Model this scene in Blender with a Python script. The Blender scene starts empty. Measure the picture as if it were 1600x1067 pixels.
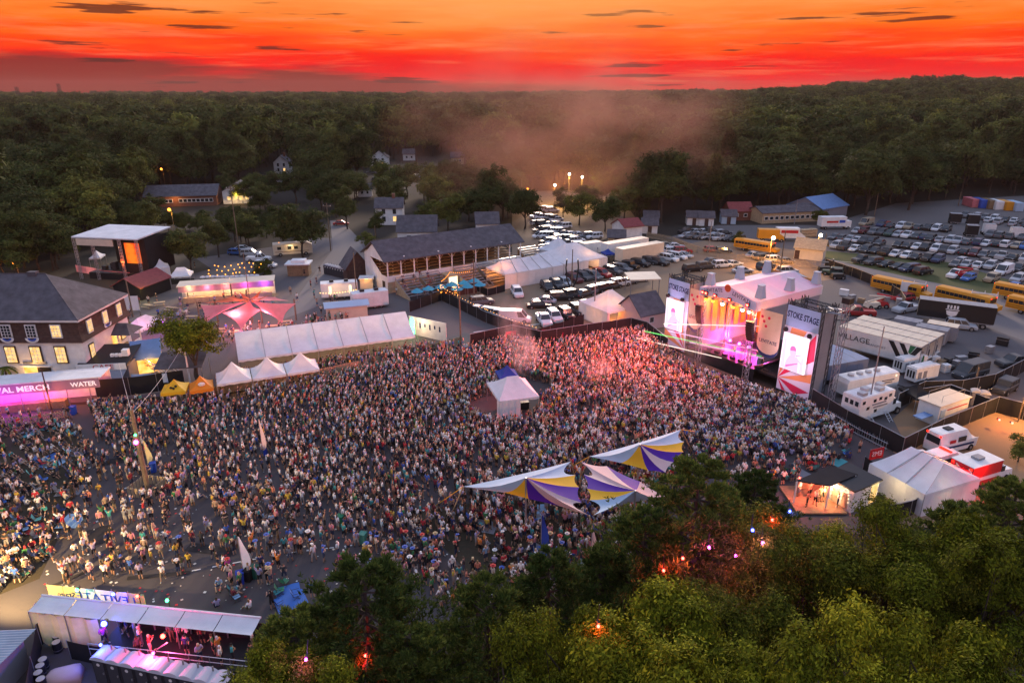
import bpy, math, random
import numpy as np
from mathutils import Vector, Matrix
from math import pi, sin, cos, atan2, radians, hypot
rnd = random.Random(7)
scene = bpy.context.scene
col = scene.collection
# ---------------------------------------------------------------- camera
CAM_H, FOC, HZ = 38.0, 1067.0, 142.0          # drone height, focal length in photo pixels, horizon row
PITCH = math.atan((533.5 - HZ) / FOC)
cam_d = bpy.data.cameras.new('camera'); cam = bpy.data.objects.new('camera', cam_d); col.objects.link(cam)
cam_d.sensor_width = 36.0; cam_d.lens = 36.0 * FOC / 1600.0
cam_d.clip_start = 0.5; cam_d.clip_end = 20000
cam.location = (0, 0, CAM_H); cam.rotation_euler = (pi / 2 - PITCH, 0, 0)
scene.camera = cam
def P(x, y, z=0.0):
    """where the line of sight through a photo pixel meets the height z"""
    dx = (x - 800) / FOC; dy = -(y - 533.5) / FOC
    d = (dx, cos(PITCH) + dy * sin(PITCH), -sin(PITCH) + dy * cos(PITCH))
    t = (z - CAM_H) / d[2]
    return Vector((d[0] * t, d[1] * t, z))
def zat(Y, y):
    dy = -(y - 533.5) / FOC
    return CAM_H + Y / (cos(PITCH) + dy * sin(PITCH)) * (-sin(PITCH) + dy * cos(PITCH))
def px(X, Y, Z=0.0):
    d = Y * cos(PITCH) + (CAM_H - Z) * sin(PITCH)
    u = Y * sin(PITCH) - (CAM_H - Z) * cos(PITCH)
    return (800 + FOC * X / d, 533.5 - FOC * u / d)
# ---------------------------------------------------------------- world: dusk sky
SUN_EL, SUN_AZ = radians(14.0), radians(4.0)     # sun low ahead of the camera
w = bpy.data.worlds.new('World'); scene.world = w; w.use_nodes = True
nt = w.node_tree; nt.nodes.clear()
def N(t, k, **kw):
    n = t.nodes.new(k)
    for a, b in kw.items(): setattr(n, a, b)
    return n
def ramp(t, stops, interp='LINEAR'):
    r = N(t, 'ShaderNodeValToRGB'); e = r.color_ramp; e.interpolation = interp
    while len(e.elements) > 1: e.elements.remove(e.elements[-1])
    e.elements[0].position = stops[0][0]; e.elements[0].color = (*stops[0][1], 1)
    for p, c in stops[1:]:
        k = e.elements.new(p); k.color = (*c, 1)
    return r
def math_n(t, op, a, b=None, c=None):
    m = N(t, 'ShaderNodeMath', operation=op)
    for i, v in enumerate((a, b, c)):
        if v is None: continue
        if isinstance(v, (int, float)): m.inputs[i].default_value = v
        else: t.links.new(v, m.inputs[i])
    return m.outputs[0]
def mix_c(t, f, a, b, mode='MIX'):
    m = N(t, 'ShaderNodeMix', data_type='RGBA', blend_type=mode)
    for k, v in ((0, f), (6, a), (7, b)):
        if isinstance(v, (int, float)): m.inputs[k].default_value = v
        elif isinstance(v, tuple): m.inputs[k].default_value = (*v, 1) if len(v) == 3 else v
        else: t.links.new(v, m.inputs[k])
    return m.outputs[2]
def s2l(r, g, b):
    f = lambda c: c / 12.92 if c <= .04045 else ((c + .055) / 1.055) ** 2.4
    return (f(r / 255), f(g / 255), f(b / 255))
tc = N(nt, 'ShaderNodeTexCoord'); sep = N(nt, 'ShaderNodeSeparateXYZ'); nt.links.new(tc.outputs['Generated'], sep.inputs[0])
X_, Y_, Z_ = sep.outputs
sky = N(nt, 'ShaderNodeTexSky', sky_type='NISHITA'); sky.sun_disc = False
sky.sun_elevation = SUN_EL; sky.sun_rotation = SUN_AZ; sky.altitude = 50; sky.dust_density = 2.0; sky.ozone_density = 3.0
# streaky cloud field in direction space (stretched sideways)
mp = N(nt, 'ShaderNodeMapping'); nt.links.new(tc.outputs['Generated'], mp.inputs[0]); mp.inputs['Scale'].default_value = (2.2, 2.2, 26)
n1 = N(nt, 'ShaderNodeTexNoise'); nt.links.new(mp.outputs[0], n1.inputs[0]); n1.inputs['Scale'].default_value = 2.0; n1.inputs['Detail'].default_value = 7; n1.inputs['Roughness'].default_value = .55
mp2 = N(nt, 'ShaderNodeMapping'); nt.links.new(tc.outputs['Generated'], mp2.inputs[0]); mp2.inputs['Scale'].default_value = (5, 5, 75); mp2.inputs['Location'].default_value = (3.1, .4, 1.7)
n2 = N(nt, 'ShaderNodeTexNoise'); nt.links.new(mp2.outputs[0], n2.inputs[0]); n2.inputs['Scale'].default_value = 1.6; n2.inputs['Detail'].default_value = 8; n2.inputs['Roughness'].default_value = .6
warp = math_n(nt, 'MULTIPLY', math_n(nt, 'SUBTRACT', n1.outputs[0], .5), .075)
el = math_n(nt, 'ADD', Z_, warp)
low = ramp(nt, [(0.0, s2l(206, 70, 58)), (.07, s2l(224, 44, 46)), (.12, s2l(236, 20, 30)), (.20, s2l(248, 28, 10)), (.31, s2l(255, 70, 6)),
                (.45, s2l(255, 124, 28)), (.62, s2l(255, 170, 92)), (.82, s2l(250, 190, 135)), (1.0, s2l(232, 190, 170))])
nt.links.new(math_n(nt, 'MULTIPLY', el, 1 / .18), low.inputs[0])
# pale veils and pink glints through the red band
veil = math_n(nt, 'MULTIPLY', math_n(nt, 'SUBTRACT', n2.outputs[0], .52), 3.2); veil.node.use_clamp = True
lowc = mix_c(nt, math_n(nt, 'MULTIPLY', veil, .55), low.outputs[0], s2l(255, 178, 130))
# brown-mauve bank on the horizon, higher to the left
bank = math_n(nt, 'SUBTRACT', math_n(nt, 'ADD', math_n(nt, 'MULTIPLY', X_, -.060), .012), el)
bank = math_n(nt, 'MULTIPLY', bank, 60); bank.node.use_clamp = True
lowc = mix_c(nt, math_n(nt, 'MULTIPLY', bank, .92), lowc, s2l(132, 50, 48))
# small dark cloud bars
mp3 = N(nt, 'ShaderNodeMapping'); nt.links.new(tc.outputs['Generated'], mp3.inputs[0]); mp3.inputs['Scale'].default_value = (6, 6, 95); mp3.inputs['Location'].default_value = (1.3, 2.2, .35)
n3 = N(nt, 'ShaderNodeTexNoise'); nt.links.new(mp3.outputs[0], n3.inputs[0]); n3.inputs['Scale'].default_value = 1.15; n3.inputs['Detail'].default_value = 6
dark = math_n(nt, 'MULTIPLY', math_n(nt, 'SUBTRACT', n3.outputs[0], .615), 26); dark.node.use_clamp = True
lowc = mix_c(nt, math_n(nt, 'MULTIPLY', dark, .85), lowc, s2l(86, 40, 38))
glow = math_n(nt, 'SUBTRACT', 1.0, math_n(nt, 'MULTIPLY', math_n(nt, 'ABSOLUTE', math_n(nt, 'SUBTRACT', X_, .06)), 2.4)); glow.node.use_clamp = True
glow = math_n(nt, 'MULTIPLY', glow, math_n(nt, 'MULTIPLY', math_n(nt, 'SUBTRACT', Z_, .045), 14)); glow.node.use_clamp = True
lowc = mix_c(nt, math_n(nt, 'MULTIPLY', glow, .5), lowc, s2l(255, 190, 120))
lowc = mix_c(nt, 1.0, lowc, (.64, .52, .42), 'MULTIPLY')
# overhead: the cool after-glow the photograph's white tents reflect
SKY_UP = 0.62
tint = mix_c(nt, 1.0, sky.outputs[0], (0.11, 0.11, 0.12), 'MULTIPLY')
up = ramp(nt, [(0.0, s2l(222, 182, 165)), (.15, s2l(188, 176, 186)), (.45, s2l(164, 174, 204)), (1.0, s2l(170, 186, 226))])
nt.links.new(Z_, up.inputs[0])
upc = mix_c(nt, .12, up.outputs[0], tint)
msk = math_n(nt, 'MULTIPLY', math_n(nt, 'SUBTRACT', Z_, .11), 1 / .16); msk.node.use_clamp = True
fin = mix_c(nt, msk, lowc, upc)
bg = N(nt, 'ShaderNodeBackground'); bg.inputs['Strength'].default_value = 1.0
out = N(nt, 'ShaderNodeOutputWorld'); nt.links.new(fin, bg.inputs[0]); nt.links.new(bg.outputs[0], out.inputs[0])
# ---------------------------------------------------------------- sun
sd = bpy.data.lights.new('sun', 'SUN'); sd.energy = 2.8; sd.angle = radians(12); sd.color = (1.0, .76, .60)
so = bpy.data.objects.new('sun', sd); col.objects.link(so)
so.rotation_euler = Vector((sin(SUN_AZ) * cos(SUN_EL), cos(SUN_AZ) * cos(SUN_EL), sin(SUN_EL))).to_track_quat('Z', 'Y').to_euler()
vs = scene.view_settings; vs.view_transform = 'Standard'; vs.look = 'None'; vs.exposure = 0.68; vs.gamma = 1.0; vs.use_curve_mapping = False
scene.cycles.use_denoising = True; scene.cycles.max_bounces = 5; scene.cycles.transparent_max_bounces = 12
scene.cycles.diffuse_bounces = 2; scene.cycles.glossy_bounces = 2; scene.cycles.transmission_bounces = 3; scene.cycles.volume_bounces = 0
scene.cycles.sample_clamp_indirect = 4.0
# ---------------------------------------------------------------- materials
M = {}
def mat(name, c, rough=.8, var=.0, vs_=1.0, metal=0.0, em=None, es=0.0, c2=None, bump=0.0, bs=20.0, transl=0.0, alpha=1.0, spec=.3, coord='Object'):
    m = bpy.data.materials.new(name); m.use_nodes = True; t = m.node_tree
    b = t.nodes['Principled BSDF']; o = t.nodes['Material Output']
    b.inputs['Base Color'].default_value = (*c, 1); b.inputs['Roughness'].default_value = rough; b.inputs['Metallic'].default_value = metal
    b.inputs['Specular IOR Level'].default_value = spec; b.inputs['Alpha'].default_value = alpha
    if var > 0 or c2 is not None:
        tcn = N(t, 'ShaderNodeTexCoord'); nz = N(t, 'ShaderNodeTexNoise'); t.links.new(tcn.outputs[coord], nz.inputs[0])
        nz.inputs['Scale'].default_value = vs_; nz.inputs['Detail'].default_value = 6; nz.inputs['Roughness'].default_value = .62
        k = c2 if c2 is not None else tuple(v * (1 - var) for v in c)
        kk = c if c2 is not None else tuple(min(1, v * (1 + var)) for v in c)
        r = ramp(t, [(.32, k), (.68, kk)])
        if c2 is not None:      # worn ground: broad patches, fine grit and faint streaks of wheel tracks
            n_b = N(t, 'ShaderNodeTexNoise'); t.links.new(tcn.outputs[coord], n_b.inputs[0]); n_b.inputs['Scale'].default_value = vs_*14; n_b.inputs['Detail'].default_value = 5
            mpp = N(t, 'ShaderNodeMapping'); t.links.new(tcn.outputs[coord], mpp.inputs[0]); mpp.inputs['Rotation'].default_value = (0, 0, .6); mpp.inputs['Scale'].default_value = (.05, 1.1, 1)
            n_c = N(t, 'ShaderNodeTexNoise'); t.links.new(mpp.outputs[0], n_c.inputs[0]); n_c.inputs['Scale'].default_value = 1.0; n_c.inputs['Detail'].default_value = 3
            t.links.new(math_n(t, 'ADD', math_n(t, 'MULTIPLY', nz.outputs[0], .55), math_n(t, 'ADD', math_n(t, 'MULTIPLY', n_b.outputs[0], .25), math_n(t, 'MULTIPLY', n_c.outputs[0], .2))), r.inputs[0]); r.color_ramp.elements[0].position = .40; r.color_ramp.elements[1].position = .60
        else: t.links.new(nz.outputs[0], r.inputs[0]); t.links.new(r.outputs[0], b.inputs['Base Color'])
    if bump > 0:
        tcn = N(t, 'ShaderNodeTexCoord'); nz = N(t, 'ShaderNodeTexNoise'); t.links.new(tcn.outputs['Object'], nz.inputs[0]); nz.inputs['Scale'].default_value = bs
        bp = N(t, 'ShaderNodeBump'); bp.inputs['Strength'].default_value = bump; bp.inputs['Distance'].default_value = .05
        t.links.new(nz.outputs[0], bp.inputs['Height']); t.links.new(bp.outputs[0], b.inputs['Normal'])
    if em is not None:
        b.inputs['Emission Color'].default_value = (*em, 1); b.inputs['Emission Strength'].default_value = es
    if transl > 0:
        tr = N(t, 'ShaderNodeBsdfTranslucent'); tr.inputs[0].default_value = (*c, 1)
        if b.inputs['Base Color'].links: t.links.new(b.inputs['Base Color'].links[0].from_socket, tr.inputs[0])
        mx = N(t, 'ShaderNodeMixShader'); mx.inputs[0].default_value = transl
        t.links.new(b.outputs[0], mx.inputs[1]); t.links.new(tr.outputs[0], mx.inputs[2]); t.links.new(mx.outputs[0], o.inputs[0])
    M[name] = m; return m
def emat(name, c, s, c2=None, sc=1.0):
    m = bpy.data.materials.new(name); m.use_nodes = True; t = m.node_tree; t.nodes.clear()
    e = N(t, 'ShaderNodeEmission'); e.inputs[0].default_value = (*c, 1); e.inputs[1].default_value = s
    if c2:
        tcn = N(t, 'ShaderNodeTexCoord'); nz = N(t, 'ShaderNodeTexNoise'); t.links.new(tcn.outputs['Object'], nz.inputs[0]); nz.inputs['Scale'].default_value = sc
        r = ramp(t, [(.38, c), (.62, c2)]); t.links.new(nz.outputs[0], r.inputs[0]); t.links.new(r.outputs[0], e.inputs[0])
    o = N(t, 'ShaderNodeOutputMaterial'); t.links.new(e.outputs[0], o.inputs[0]); M[name] = m; return m
def obj_color_mat(name, rough=.5, spec=.4, coat=0.0, var=.0):
    m = bpy.data.materials.new(name); m.use_nodes = True; t = m.node_tree; b = t.nodes['Principled BSDF']
    oi = N(t, 'ShaderNodeObjectInfo'); t.links.new(oi.outputs['Color'], b.inputs['Base Color'])
    b.inputs['Roughness'].default_value = rough; b.inputs['Specular IOR Level'].default_value = spec; b.inputs['Coat Weight'].default_value = coat
    M[name] = m; return m
# plain paints
mat('white_fabric', (.72, .72, .75), .75, .10, .5, transl=.2, bump=.5, bs=1.6)
mat('white_paint', (.70, .69, .68), .55, .13, .7)
mat('cream_paint', (.62, .52, .40), .6, .08, .8)
mat('grey_fabric', (.20, .21, .25), .8, .08, .5)
mat('black_fabric', (.012, .012, .014), .85, .2, 1.0)
mat('black_paint', (.015, .015, .017), .45, .15, 1.0)
mat('dark_metal', (.05, .05, .055), .5, .2, 2.0, metal=.3)
mat('alu', (.42, .42, .44), .4, .1, 2.0, metal=.75)
mat('steel', (.30, .30, .32), .45, .15, 2.0, metal=.6)
mat('wood', (.23, .15, .085), .8, .25, 2.5)
mat('pale_wood', (.42, .31, .19), .8, .2, 2.0)
mat('pole_wood', (.17, .125, .085), .9, .3, 3.0)
mat('shingle_roof', (.085, .078, .088), .9, .32, .8, bump=.4, bs=8)
mat('shingle_band', (.075, .042, .034), .9, .3, 2.0)
mat('red_roof', (.20, .045, .045), .8, .2, 1.5)
mat('blue_roof', (.12, .22, .42), .6, .1, 1.0)
mat('brick', (.18, .075, .05), .9, .25, 3.0)
mat('glass', (.02, .025, .03), .12, 0, spec=.6)
mat('tyre', (.012, .012, .012), .9)
mat('rim', (.30, .30, .31), .4, metal=.6)
mat('asphalt', (.068, .058, .060), .9, c2=(.024, .021, .024), vs_=.16, bump=.15, bs=6)
mat('yard_asphalt', (.10, .088, .09), .9, c2=(.052, .047, .052), vs_=.13)
mat('road', (.15, .135, .135), .9, c2=(.10, .092, .095), vs_=.15)
mat('dirt', (.225, .155, .10), .95, c2=(.135, .095, .066), vs_=.09, bump=.3, bs=3)
mat('sand', (.24, .15, .085), .95, c2=(.14, .085, .05), vs_=.2, bump=.3, bs=3)
mat('gravel', (.115, .105, .102), .95, c2=(.058, .054, .056), vs_=.14, bump=.3, bs=5)
mat('grass', (.050, .062, .018), .95, c2=(.075, .058, .028), vs_=.12, bump=.5, bs=4)
mat('lawn', (.045, .036, .022), .95, c2=(.022, .020, .013), vs_=.25, bump=.5, bs=4)
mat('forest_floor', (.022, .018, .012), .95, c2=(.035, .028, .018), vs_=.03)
mat('line_paint', (.6, .6, .58), .8, .1, 3)
mat('bus_yellow', (.62, .26, .015), .45, .08, .6)
mat('red_paint', (.45, .02, .025), .4, .08, 1)
mat('blue_paint', (.03, .09, .42), .45, .08, 1)
mat('teal_paint', (.05, .30, .38), .5, .08, 1)
mat('green_paint', (.03, .14, .06), .5, .08, 1)
mat('yellow_fabric', (.80, .46, .02), .7, .06, 1, transl=.25)
mat('orange_fabric', (.80, .26, .02), .7, .06, 1, transl=.25)
mat('blue_fabric', (.02, .05, .30), .7, .06, 1, transl=.2)
mat('aqua_fabric', (.06, .36, .50), .7, .06, 1, transl=.2)
mat('pink_fabric', (.78, .26, .28), .7, .12, .7, transl=.4)
mat('coral_fabric', (.70, .14, .05), .7, .1, .8, transl=.35)
mat('sail_blue', (.46, .60, .74), .7, .05, .5, transl=.25)
mat('sail_yellow', (.80, .42, .02), .7, .05, .5, transl=.12)
mat('sail_purple', (.075, .010, .27), .7, .05, .5, transl=.10)
mat('sail_pink', (.72, .50, .48), .7, .05, .5, transl=.25)
mat('curtain', (.55, .46, .32), .8, .12, 1.2, transl=.3)
mat('bark', (.06, .045, .035), .95, .35, 4, bump=.6, bs=12)
obj_color_mat('car_paint', .42, .35, .12)
obj_color_mat('tinted', .75, .3)
emat('bulb', (1.0, .48, .14), 4)
emat('warm_window', (.95, .50, .14), .8, (1.0, .68, .30), 1.6)
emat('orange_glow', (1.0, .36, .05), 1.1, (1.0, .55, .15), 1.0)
emat('warm_white', (1.0, .76, .46), 1.3)
emat('hot_white', (1.0, .88, .70), 12)
emat('lamp_red', (1.0, .03, .02), 22); emat('lamp_blue', (.04, .06, 1.0), 26); emat('lamp_green', (.05, 1.0, .25), 9); emat('lamp_magenta', (1.0, .05, .6), 16)
emat('lamp_amber', (1.0, .30, .03), 4); emat('tail', (1.0, .02, .01), 2.5); emat('head', (1.0, .9, .7), 3)
# ---------------------------------------------------------------- mesh builder
class MB:
    def __init__(s): s.v = []; s.f = []; s.m = []
    def quad(s, a, b, c, d, mi=0): n = len(s.v); s.v += [tuple(a), tuple(b), tuple(c), tuple(d)]; s.f.append((n, n+1, n+2, n+3)); s.m.append(mi); return s
    def tri(s, a, b, c, mi=0): n = len(s.v); s.v += [tuple(a), tuple(b), tuple(c)]; s.f.append((n, n+1, n+2)); s.m.append(mi); return s
    def poly(s, pts, mi=0): n = len(s.v); s.v += [tuple(p) for p in pts]; s.f.append(tuple(range(n, n+len(pts)))); s.m.append(mi); return s
    def box(s, x0, x1, y0, y1, z0, z1, mi=0):
        n = len(s.v); s.v += [(x0,y0,z0),(x1,y0,z0),(x1,y1,z0),(x0,y1,z0),(x0,y0,z1),(x1,y0,z1),(x1,y1,z1),(x0,y1,z1)]
        for f in ((0,3,2,1),(4,5,6,7),(0,1,5,4),(1,2,6,5),(2,3,7,6),(3,0,4,7)): s.f.append(tuple(n+i for i in f)); s.m.append(mi)
        return s
    def cbox(s, cx, cy, cz, sx, sy, sz, mi=0): return s.box(cx-sx/2, cx+sx/2, cy-sy/2, cy+sy/2, cz-sz/2, cz+sz/2, mi)
    def loft(s, rings, mi=0, cap=True):
        k = len(rings[0]); n = len(s.v)
        for r in rings: s.v += [tuple(p) for p in r]
        for i in range(len(rings)-1):
            for j in range(k):
                a = n+i*k+j; b = n+i*k+(j+1) % k
                s.f.append((a, b, b+k, a+k)); s.m.append(mi)
        if cap:
            s.f.append(tuple(n+j for j in reversed(range(k)))); s.m.append(mi)
            e = n+(len(rings)-1)*k; s.f.append(tuple(e+j for j in range(k))); s.m.append(mi)
        return s
    def tube(s, a, b, r0, r1=None, k=6, mi=0):
        a = Vector(a); b = Vector(b); d = b-a
        if d.length < 1e-6: return s
        r1 = r0 if r1 is None else r1
        q = d.to_track_quat('Z', 'Y'); ux = q @ Vector((1,0,0)); uy = q @ Vector((0,1,0))
        c = [(cos(2*pi*i/k), sin(2*pi*i/k)) for i in range(k)]
        return s.loft([[a+ux*x*r0+uy*y*r0 for x, y in c], [b+ux*x*r1+uy*y*r1 for x, y in c]], mi)
    def path(s, pts, r, k=4, mi=0):
        for a, b in zip(pts, pts[1:]): s.tube(a, b, r, k=k, mi=mi)
        return s
    def ball(s, c, r, sx=1, sy=1, sz=1, u=8, v=5, mi=0):
        rings = []
        for i in range(v+1):
            t = max(.05, min(pi-.05, pi*i/v))
            rings.append([(c[0]+r*sx*sin(t)*cos(2*pi*j/u), c[1]+r*sy*sin(t)*sin(2*pi*j/u), c[2]-r*sz*cos(t)) for j in range(u)])
        return s.loft(rings, mi)
    def mesh(s, name, mats=()):
        me = bpy.data.meshes.new(name); me.from_pydata(s.v, [], s.f)
        for x in mats: me.materials.append(M[x] if isinstance(x, str) else x)
        if any(s.m): me.polygons.foreach_set('material_index', s.m)
        me.update(); return me
    def build(s, name, mats, parent=None, loc=None, smooth=False, label=None, color=None):
        mats = mats if isinstance(mats, (list, tuple)) else [mats]
        me = s.mesh(name, mats)
        if smooth: me.polygons.foreach_set('use_smooth', [True]*len(me.polygons))
        return link(name, me, parent, loc, label, color)
def link(name, me, parent=None, loc=None, label=None, color=None, rz=0.0):
    o = bpy.data.objects.new(name, me); col.objects.link(o)
    if parent is not None: o.parent = parent
    if loc is not None: o.location = loc
    if rz: o.rotation_euler[2] = rz
    if label: o['label'] = label
    if color is not None: o.color = (*color, 1)
    return o
def tag(o, label=None, cat=None, group=None, kind=None):
    for k, v in (('label', label), ('category', cat), ('group', group), ('kind', kind)):
        if v is not None: o[k] = v
    return o
def thing(name, label, cat, loc=(0,0,0), rz=0.0, group=None):
    o = bpy.data.objects.new(name, None); col.objects.link(o); o.location = loc; o.rotation_euler[2] = rz; o.empty_display_size = .2
    return tag(o, label, cat, group)
def frame(a, b): return Vector((a[0], a[1], 0)), atan2(b[1]-a[1], b[0]-a[0]), hypot(b[0]-a[0], b[1]-a[1])
ORD = ('first second third fourth fifth sixth seventh eighth ninth tenth eleventh twelfth thirteenth fourteenth fifteenth sixteenth seventeenth eighteenth nineteenth twentieth').split()
def ordn(i):
    if i < 20: return ORD[i]
    k = i+1; return '%d%s' % (k, 'th' if 10 <= k % 100 <= 20 else {1:'st',2:'nd',3:'rd'}.get(k % 10, 'th'))
def text_part(txt, size, m, parent, loc, rot=(pi/2,0,0), mirror=False, extrude=.01, name='lettering', xs=1.0, align='CENTER', bold=0.0):
    cu = bpy.data.curves.new('t', 'FONT'); cu.body = txt; cu.size = size; cu.extrude = extrude; cu.align_x = align; cu.align_y = 'CENTER'; cu.resolution_u = 2; cu.offset = bold
    to = bpy.data.objects.new('t', cu); col.objects.link(to)
    me = bpy.data.meshes.new_from_object(to.evaluated_get(bpy.context.evaluated_depsgraph_get()))
    bpy.data.objects.remove(to); bpy.data.curves.remove(cu)
    me.transform(Matrix.Diagonal((-xs if mirror else xs, 1, 1, 1)))
    me.materials.clear(); me.materials.append(M[m] if isinstance(m, str) else m)
    o = link(name, me, parent, loc); o.rotation_euler = rot; return o
def point_light(parent, loc, color, power, r=.15, spot=None, target=None, name='lamp_light', blend=.5):
    d = bpy.data.lights.new(name, 'SPOT' if spot else 'POINT'); d.energy = power; d.color = color; d.shadow_soft_size = r
    if spot: d.spot_size = radians(spot); d.spot_blend = blend
    o = bpy.data.objects.new(name, d); col.objects.link(o); o.parent = parent; o.location = loc
    if target is not None: o.rotation_euler = (Vector(target)-Vector(loc)).to_track_quat('-Z', 'Y').to_euler()
    return o
def inpoly(x, y, p):
    r = False; j = len(p)-1
    for i in range(len(p)):
        if (p[i][1] > y) != (p[j][1] > y) and x < (p[j][0]-p[i][0])*(y-p[i][1])/(p[j][1]-p[i][1])+p[i][0]: r = not r
        j = i
    return r
# ================================================================ terrain and paved sheets
def smooth(a, b, x): t = max(0, min(1, (x-a)/(b-a))); return t*t*(3-2*t)
def hill(X, Y):
    if Y < 262: return 0.0
    az = X/Y
    A = 2 + 6*smooth(-.1, .30, az) + 24*smooth(.28, .62, az)
    return A*smooth(262, 1350, Y) + 2.0*sin(X*.013)*sin(Y*.011)*smooth(300, 700, Y)
g = MB()
xs = [-6000,-3500] + [-2400+100*i for i in range(49)] + [3500,6000]
ys = [-300, 20, 140, 262] + [300+60*i for i in range(30)] + [2300+400*i for i in range(8)] + [7000]
for y in ys:
    for x in xs: g.v.append((x, y, hill(x, y) if y < 6000 else 9))
nx = len(xs)
for j in range(len(ys)-1):
    for i in range(nx-1): g.f.append((j*nx+i, j*nx+i+1, (j+1)*nx+i+1, (j+1)*nx+i)); g.m.append(0)
tag(g.build('ground', 'forest_floor', smooth=True), 'dark wooded ground rolling away to the horizon', kind='structure')
SHEET = [0]
def sheet(name, pts, m, label):
    SHEET[0] += 1
    z = .006*SHEET[0]
    b = MB(); b.poly([(*P(x, y)[:2], z) for x, y in pts][::-1])
    o = b.build(name, m)
    if o.data.polygons[0].normal.z < 0: o.data.flip_normals()
    return tag(o, label, kind='structure')
sheet('yard', [(-40,470),(120,415),(300,405),(430,385),(480,372),(575,372),(620,430),(700,470),(760,500),(700,560),(380,610),(-40,640)], 'yard_asphalt', 'grey asphalt yard between the vendors and the grandstand')
sheet('field', [(-60,480),(-60,425),(120,402),(300,400),(330,420),(230,448),(120,475)], 'lawn', 'dim brown lawn in front of the small stage')
sheet('road', [(516,345),(534,345),(560,372),(575,402),(520,470),(440,500),(478,445),(520,390)], 'road', 'pale road running down from the trees towards the yard')
sheet('gravel_lot', [(1040,372),(1120,352),(1290,352),(1400,318),(1700,300),(1900,480),(1500,452),(1300,405),(1150,400)], 'gravel', 'grey gravel car park below the woods')
sheet('dirt_lot', [(640,480),(760,445),(880,430),(1010,395),(1120,372),(1310,402),(1300,440),(1250,470),(1060,540),(800,545),(700,520)], 'dirt', 'tan dirt car park behind the arena fence')
sheet('track', [(560,480),(700,455),(850,520),(800,560),(640,560),(580,520)], 'yard_asphalt', 'dark paved track strip behind the long tent')
sheet('centre_lot', [(800,300),(960,296),(1000,350),(920,385),(800,400)], 'dirt', 'pale lot of parked cars among the trees')
sheet('grass_verge', [(1288,392),(1480,410),(1620,450),(1760,520),(1600,470),(1430,442),(1290,408)], 'grass', 'strip of green grass below the gravel car park')
sheet('service_road', [(1255,405),(1300,406),(1430,436),(1600,470),(1900,560),(1900,640),(1600,560),(1440,475),(1290,425)], 'road', 'pale service road past the school buses')
sheet('backstage_yard', [(1280,440),(1340,430),(1440,474),(1700,570),(1700,680),(1400,700),(1260,640),(1200,560)], 'yard_asphalt', 'grey asphalt backstage yard round the trailers')
sheet('sand_patch', [(1360,722),(1545,640),(1800,690),(1800,860),(1400,820)], 'sand', 'orange brown bare earth beside the ambulances')
sheet('compound_ground', [(1395,655),(1440,615),(1540,640),(1480,690),(1420,705)], 'sand', 'brown earth inside the fenced compound')
sheet('arena_ground', [(-200,650),(150,632),(320,625),(500,590),(735,545),(805,520),(840,532),(1000,520),(1045,545),(1270,640),(1420,720),(1350,800),(1300,1200),(-400,1200)], 'asphalt', 'dark asphalt arena floor under the crowd')
sheet('seating_lawn', [(-200,668),(110,662),(135,705),(118,770),(88,850),(62,905),(-200,1010)], 'lawn', 'worn dark lawn where people sit in camp chairs')
sheet('shade_lawn', [(640,800),(860,770),(1010,800),(1000,905),(740,905)], 'lawn', 'worn ground below the striped sails')
sheet('wood_floor', [(640,985),(960,930),(1120,880),(1240,835),(1420,835),(1700,800),(1900,1300),(300,1300),(420,1080)], 'forest_floor', 'dark leaf-littered ground under the foreground trees')  # dark sheet stands in for brown shadow between the crowns
b = MB()     # dashed line across the arena
for pts in ([(300,893),(450,865),(560,852)], [(640,872),(690,905),(712,950)], [(300,690),(420,640),(520,612)]):
    for (x0,y0),(x1,y1) in zip(pts, pts[1:]):
        A = P(x0,y0); B = P(x1,y1); L = (B-A).length; d = (B-A)/L; n = Vector((-d.y,d.x,0))*.07; k = 0.0
        while k < L-.8:
            q = A+d*k; r = A+d*(k+.7); z = Vector((0,0,.11)); b.quad(q-n+z, r-n+z, r+n+z, q+n+z); k += 1.6
tag(b.build('road_marking', 'line_paint'), 'white dashed line painted across the arena asphalt', kind='structure')
b = MB()
for (x0,y0,x1,y1,wd) in ((740,520,860,505,.15),(690,552,740,540,.15),(1300,408,1420,420,.12)):
    A = P(x0,y0); B = P(x1,y1); d = (B-A).normalized(); n = Vector((-d.y,d.x,0))*wd; z = Vector((0,0,.12)); b.quad(A-n+z,B-n+z,B+n+z,A+n+z)
tag(b.build('lane_line', 'line_paint'), 'pale painted edge lines on the track', kind='structure')
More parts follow.
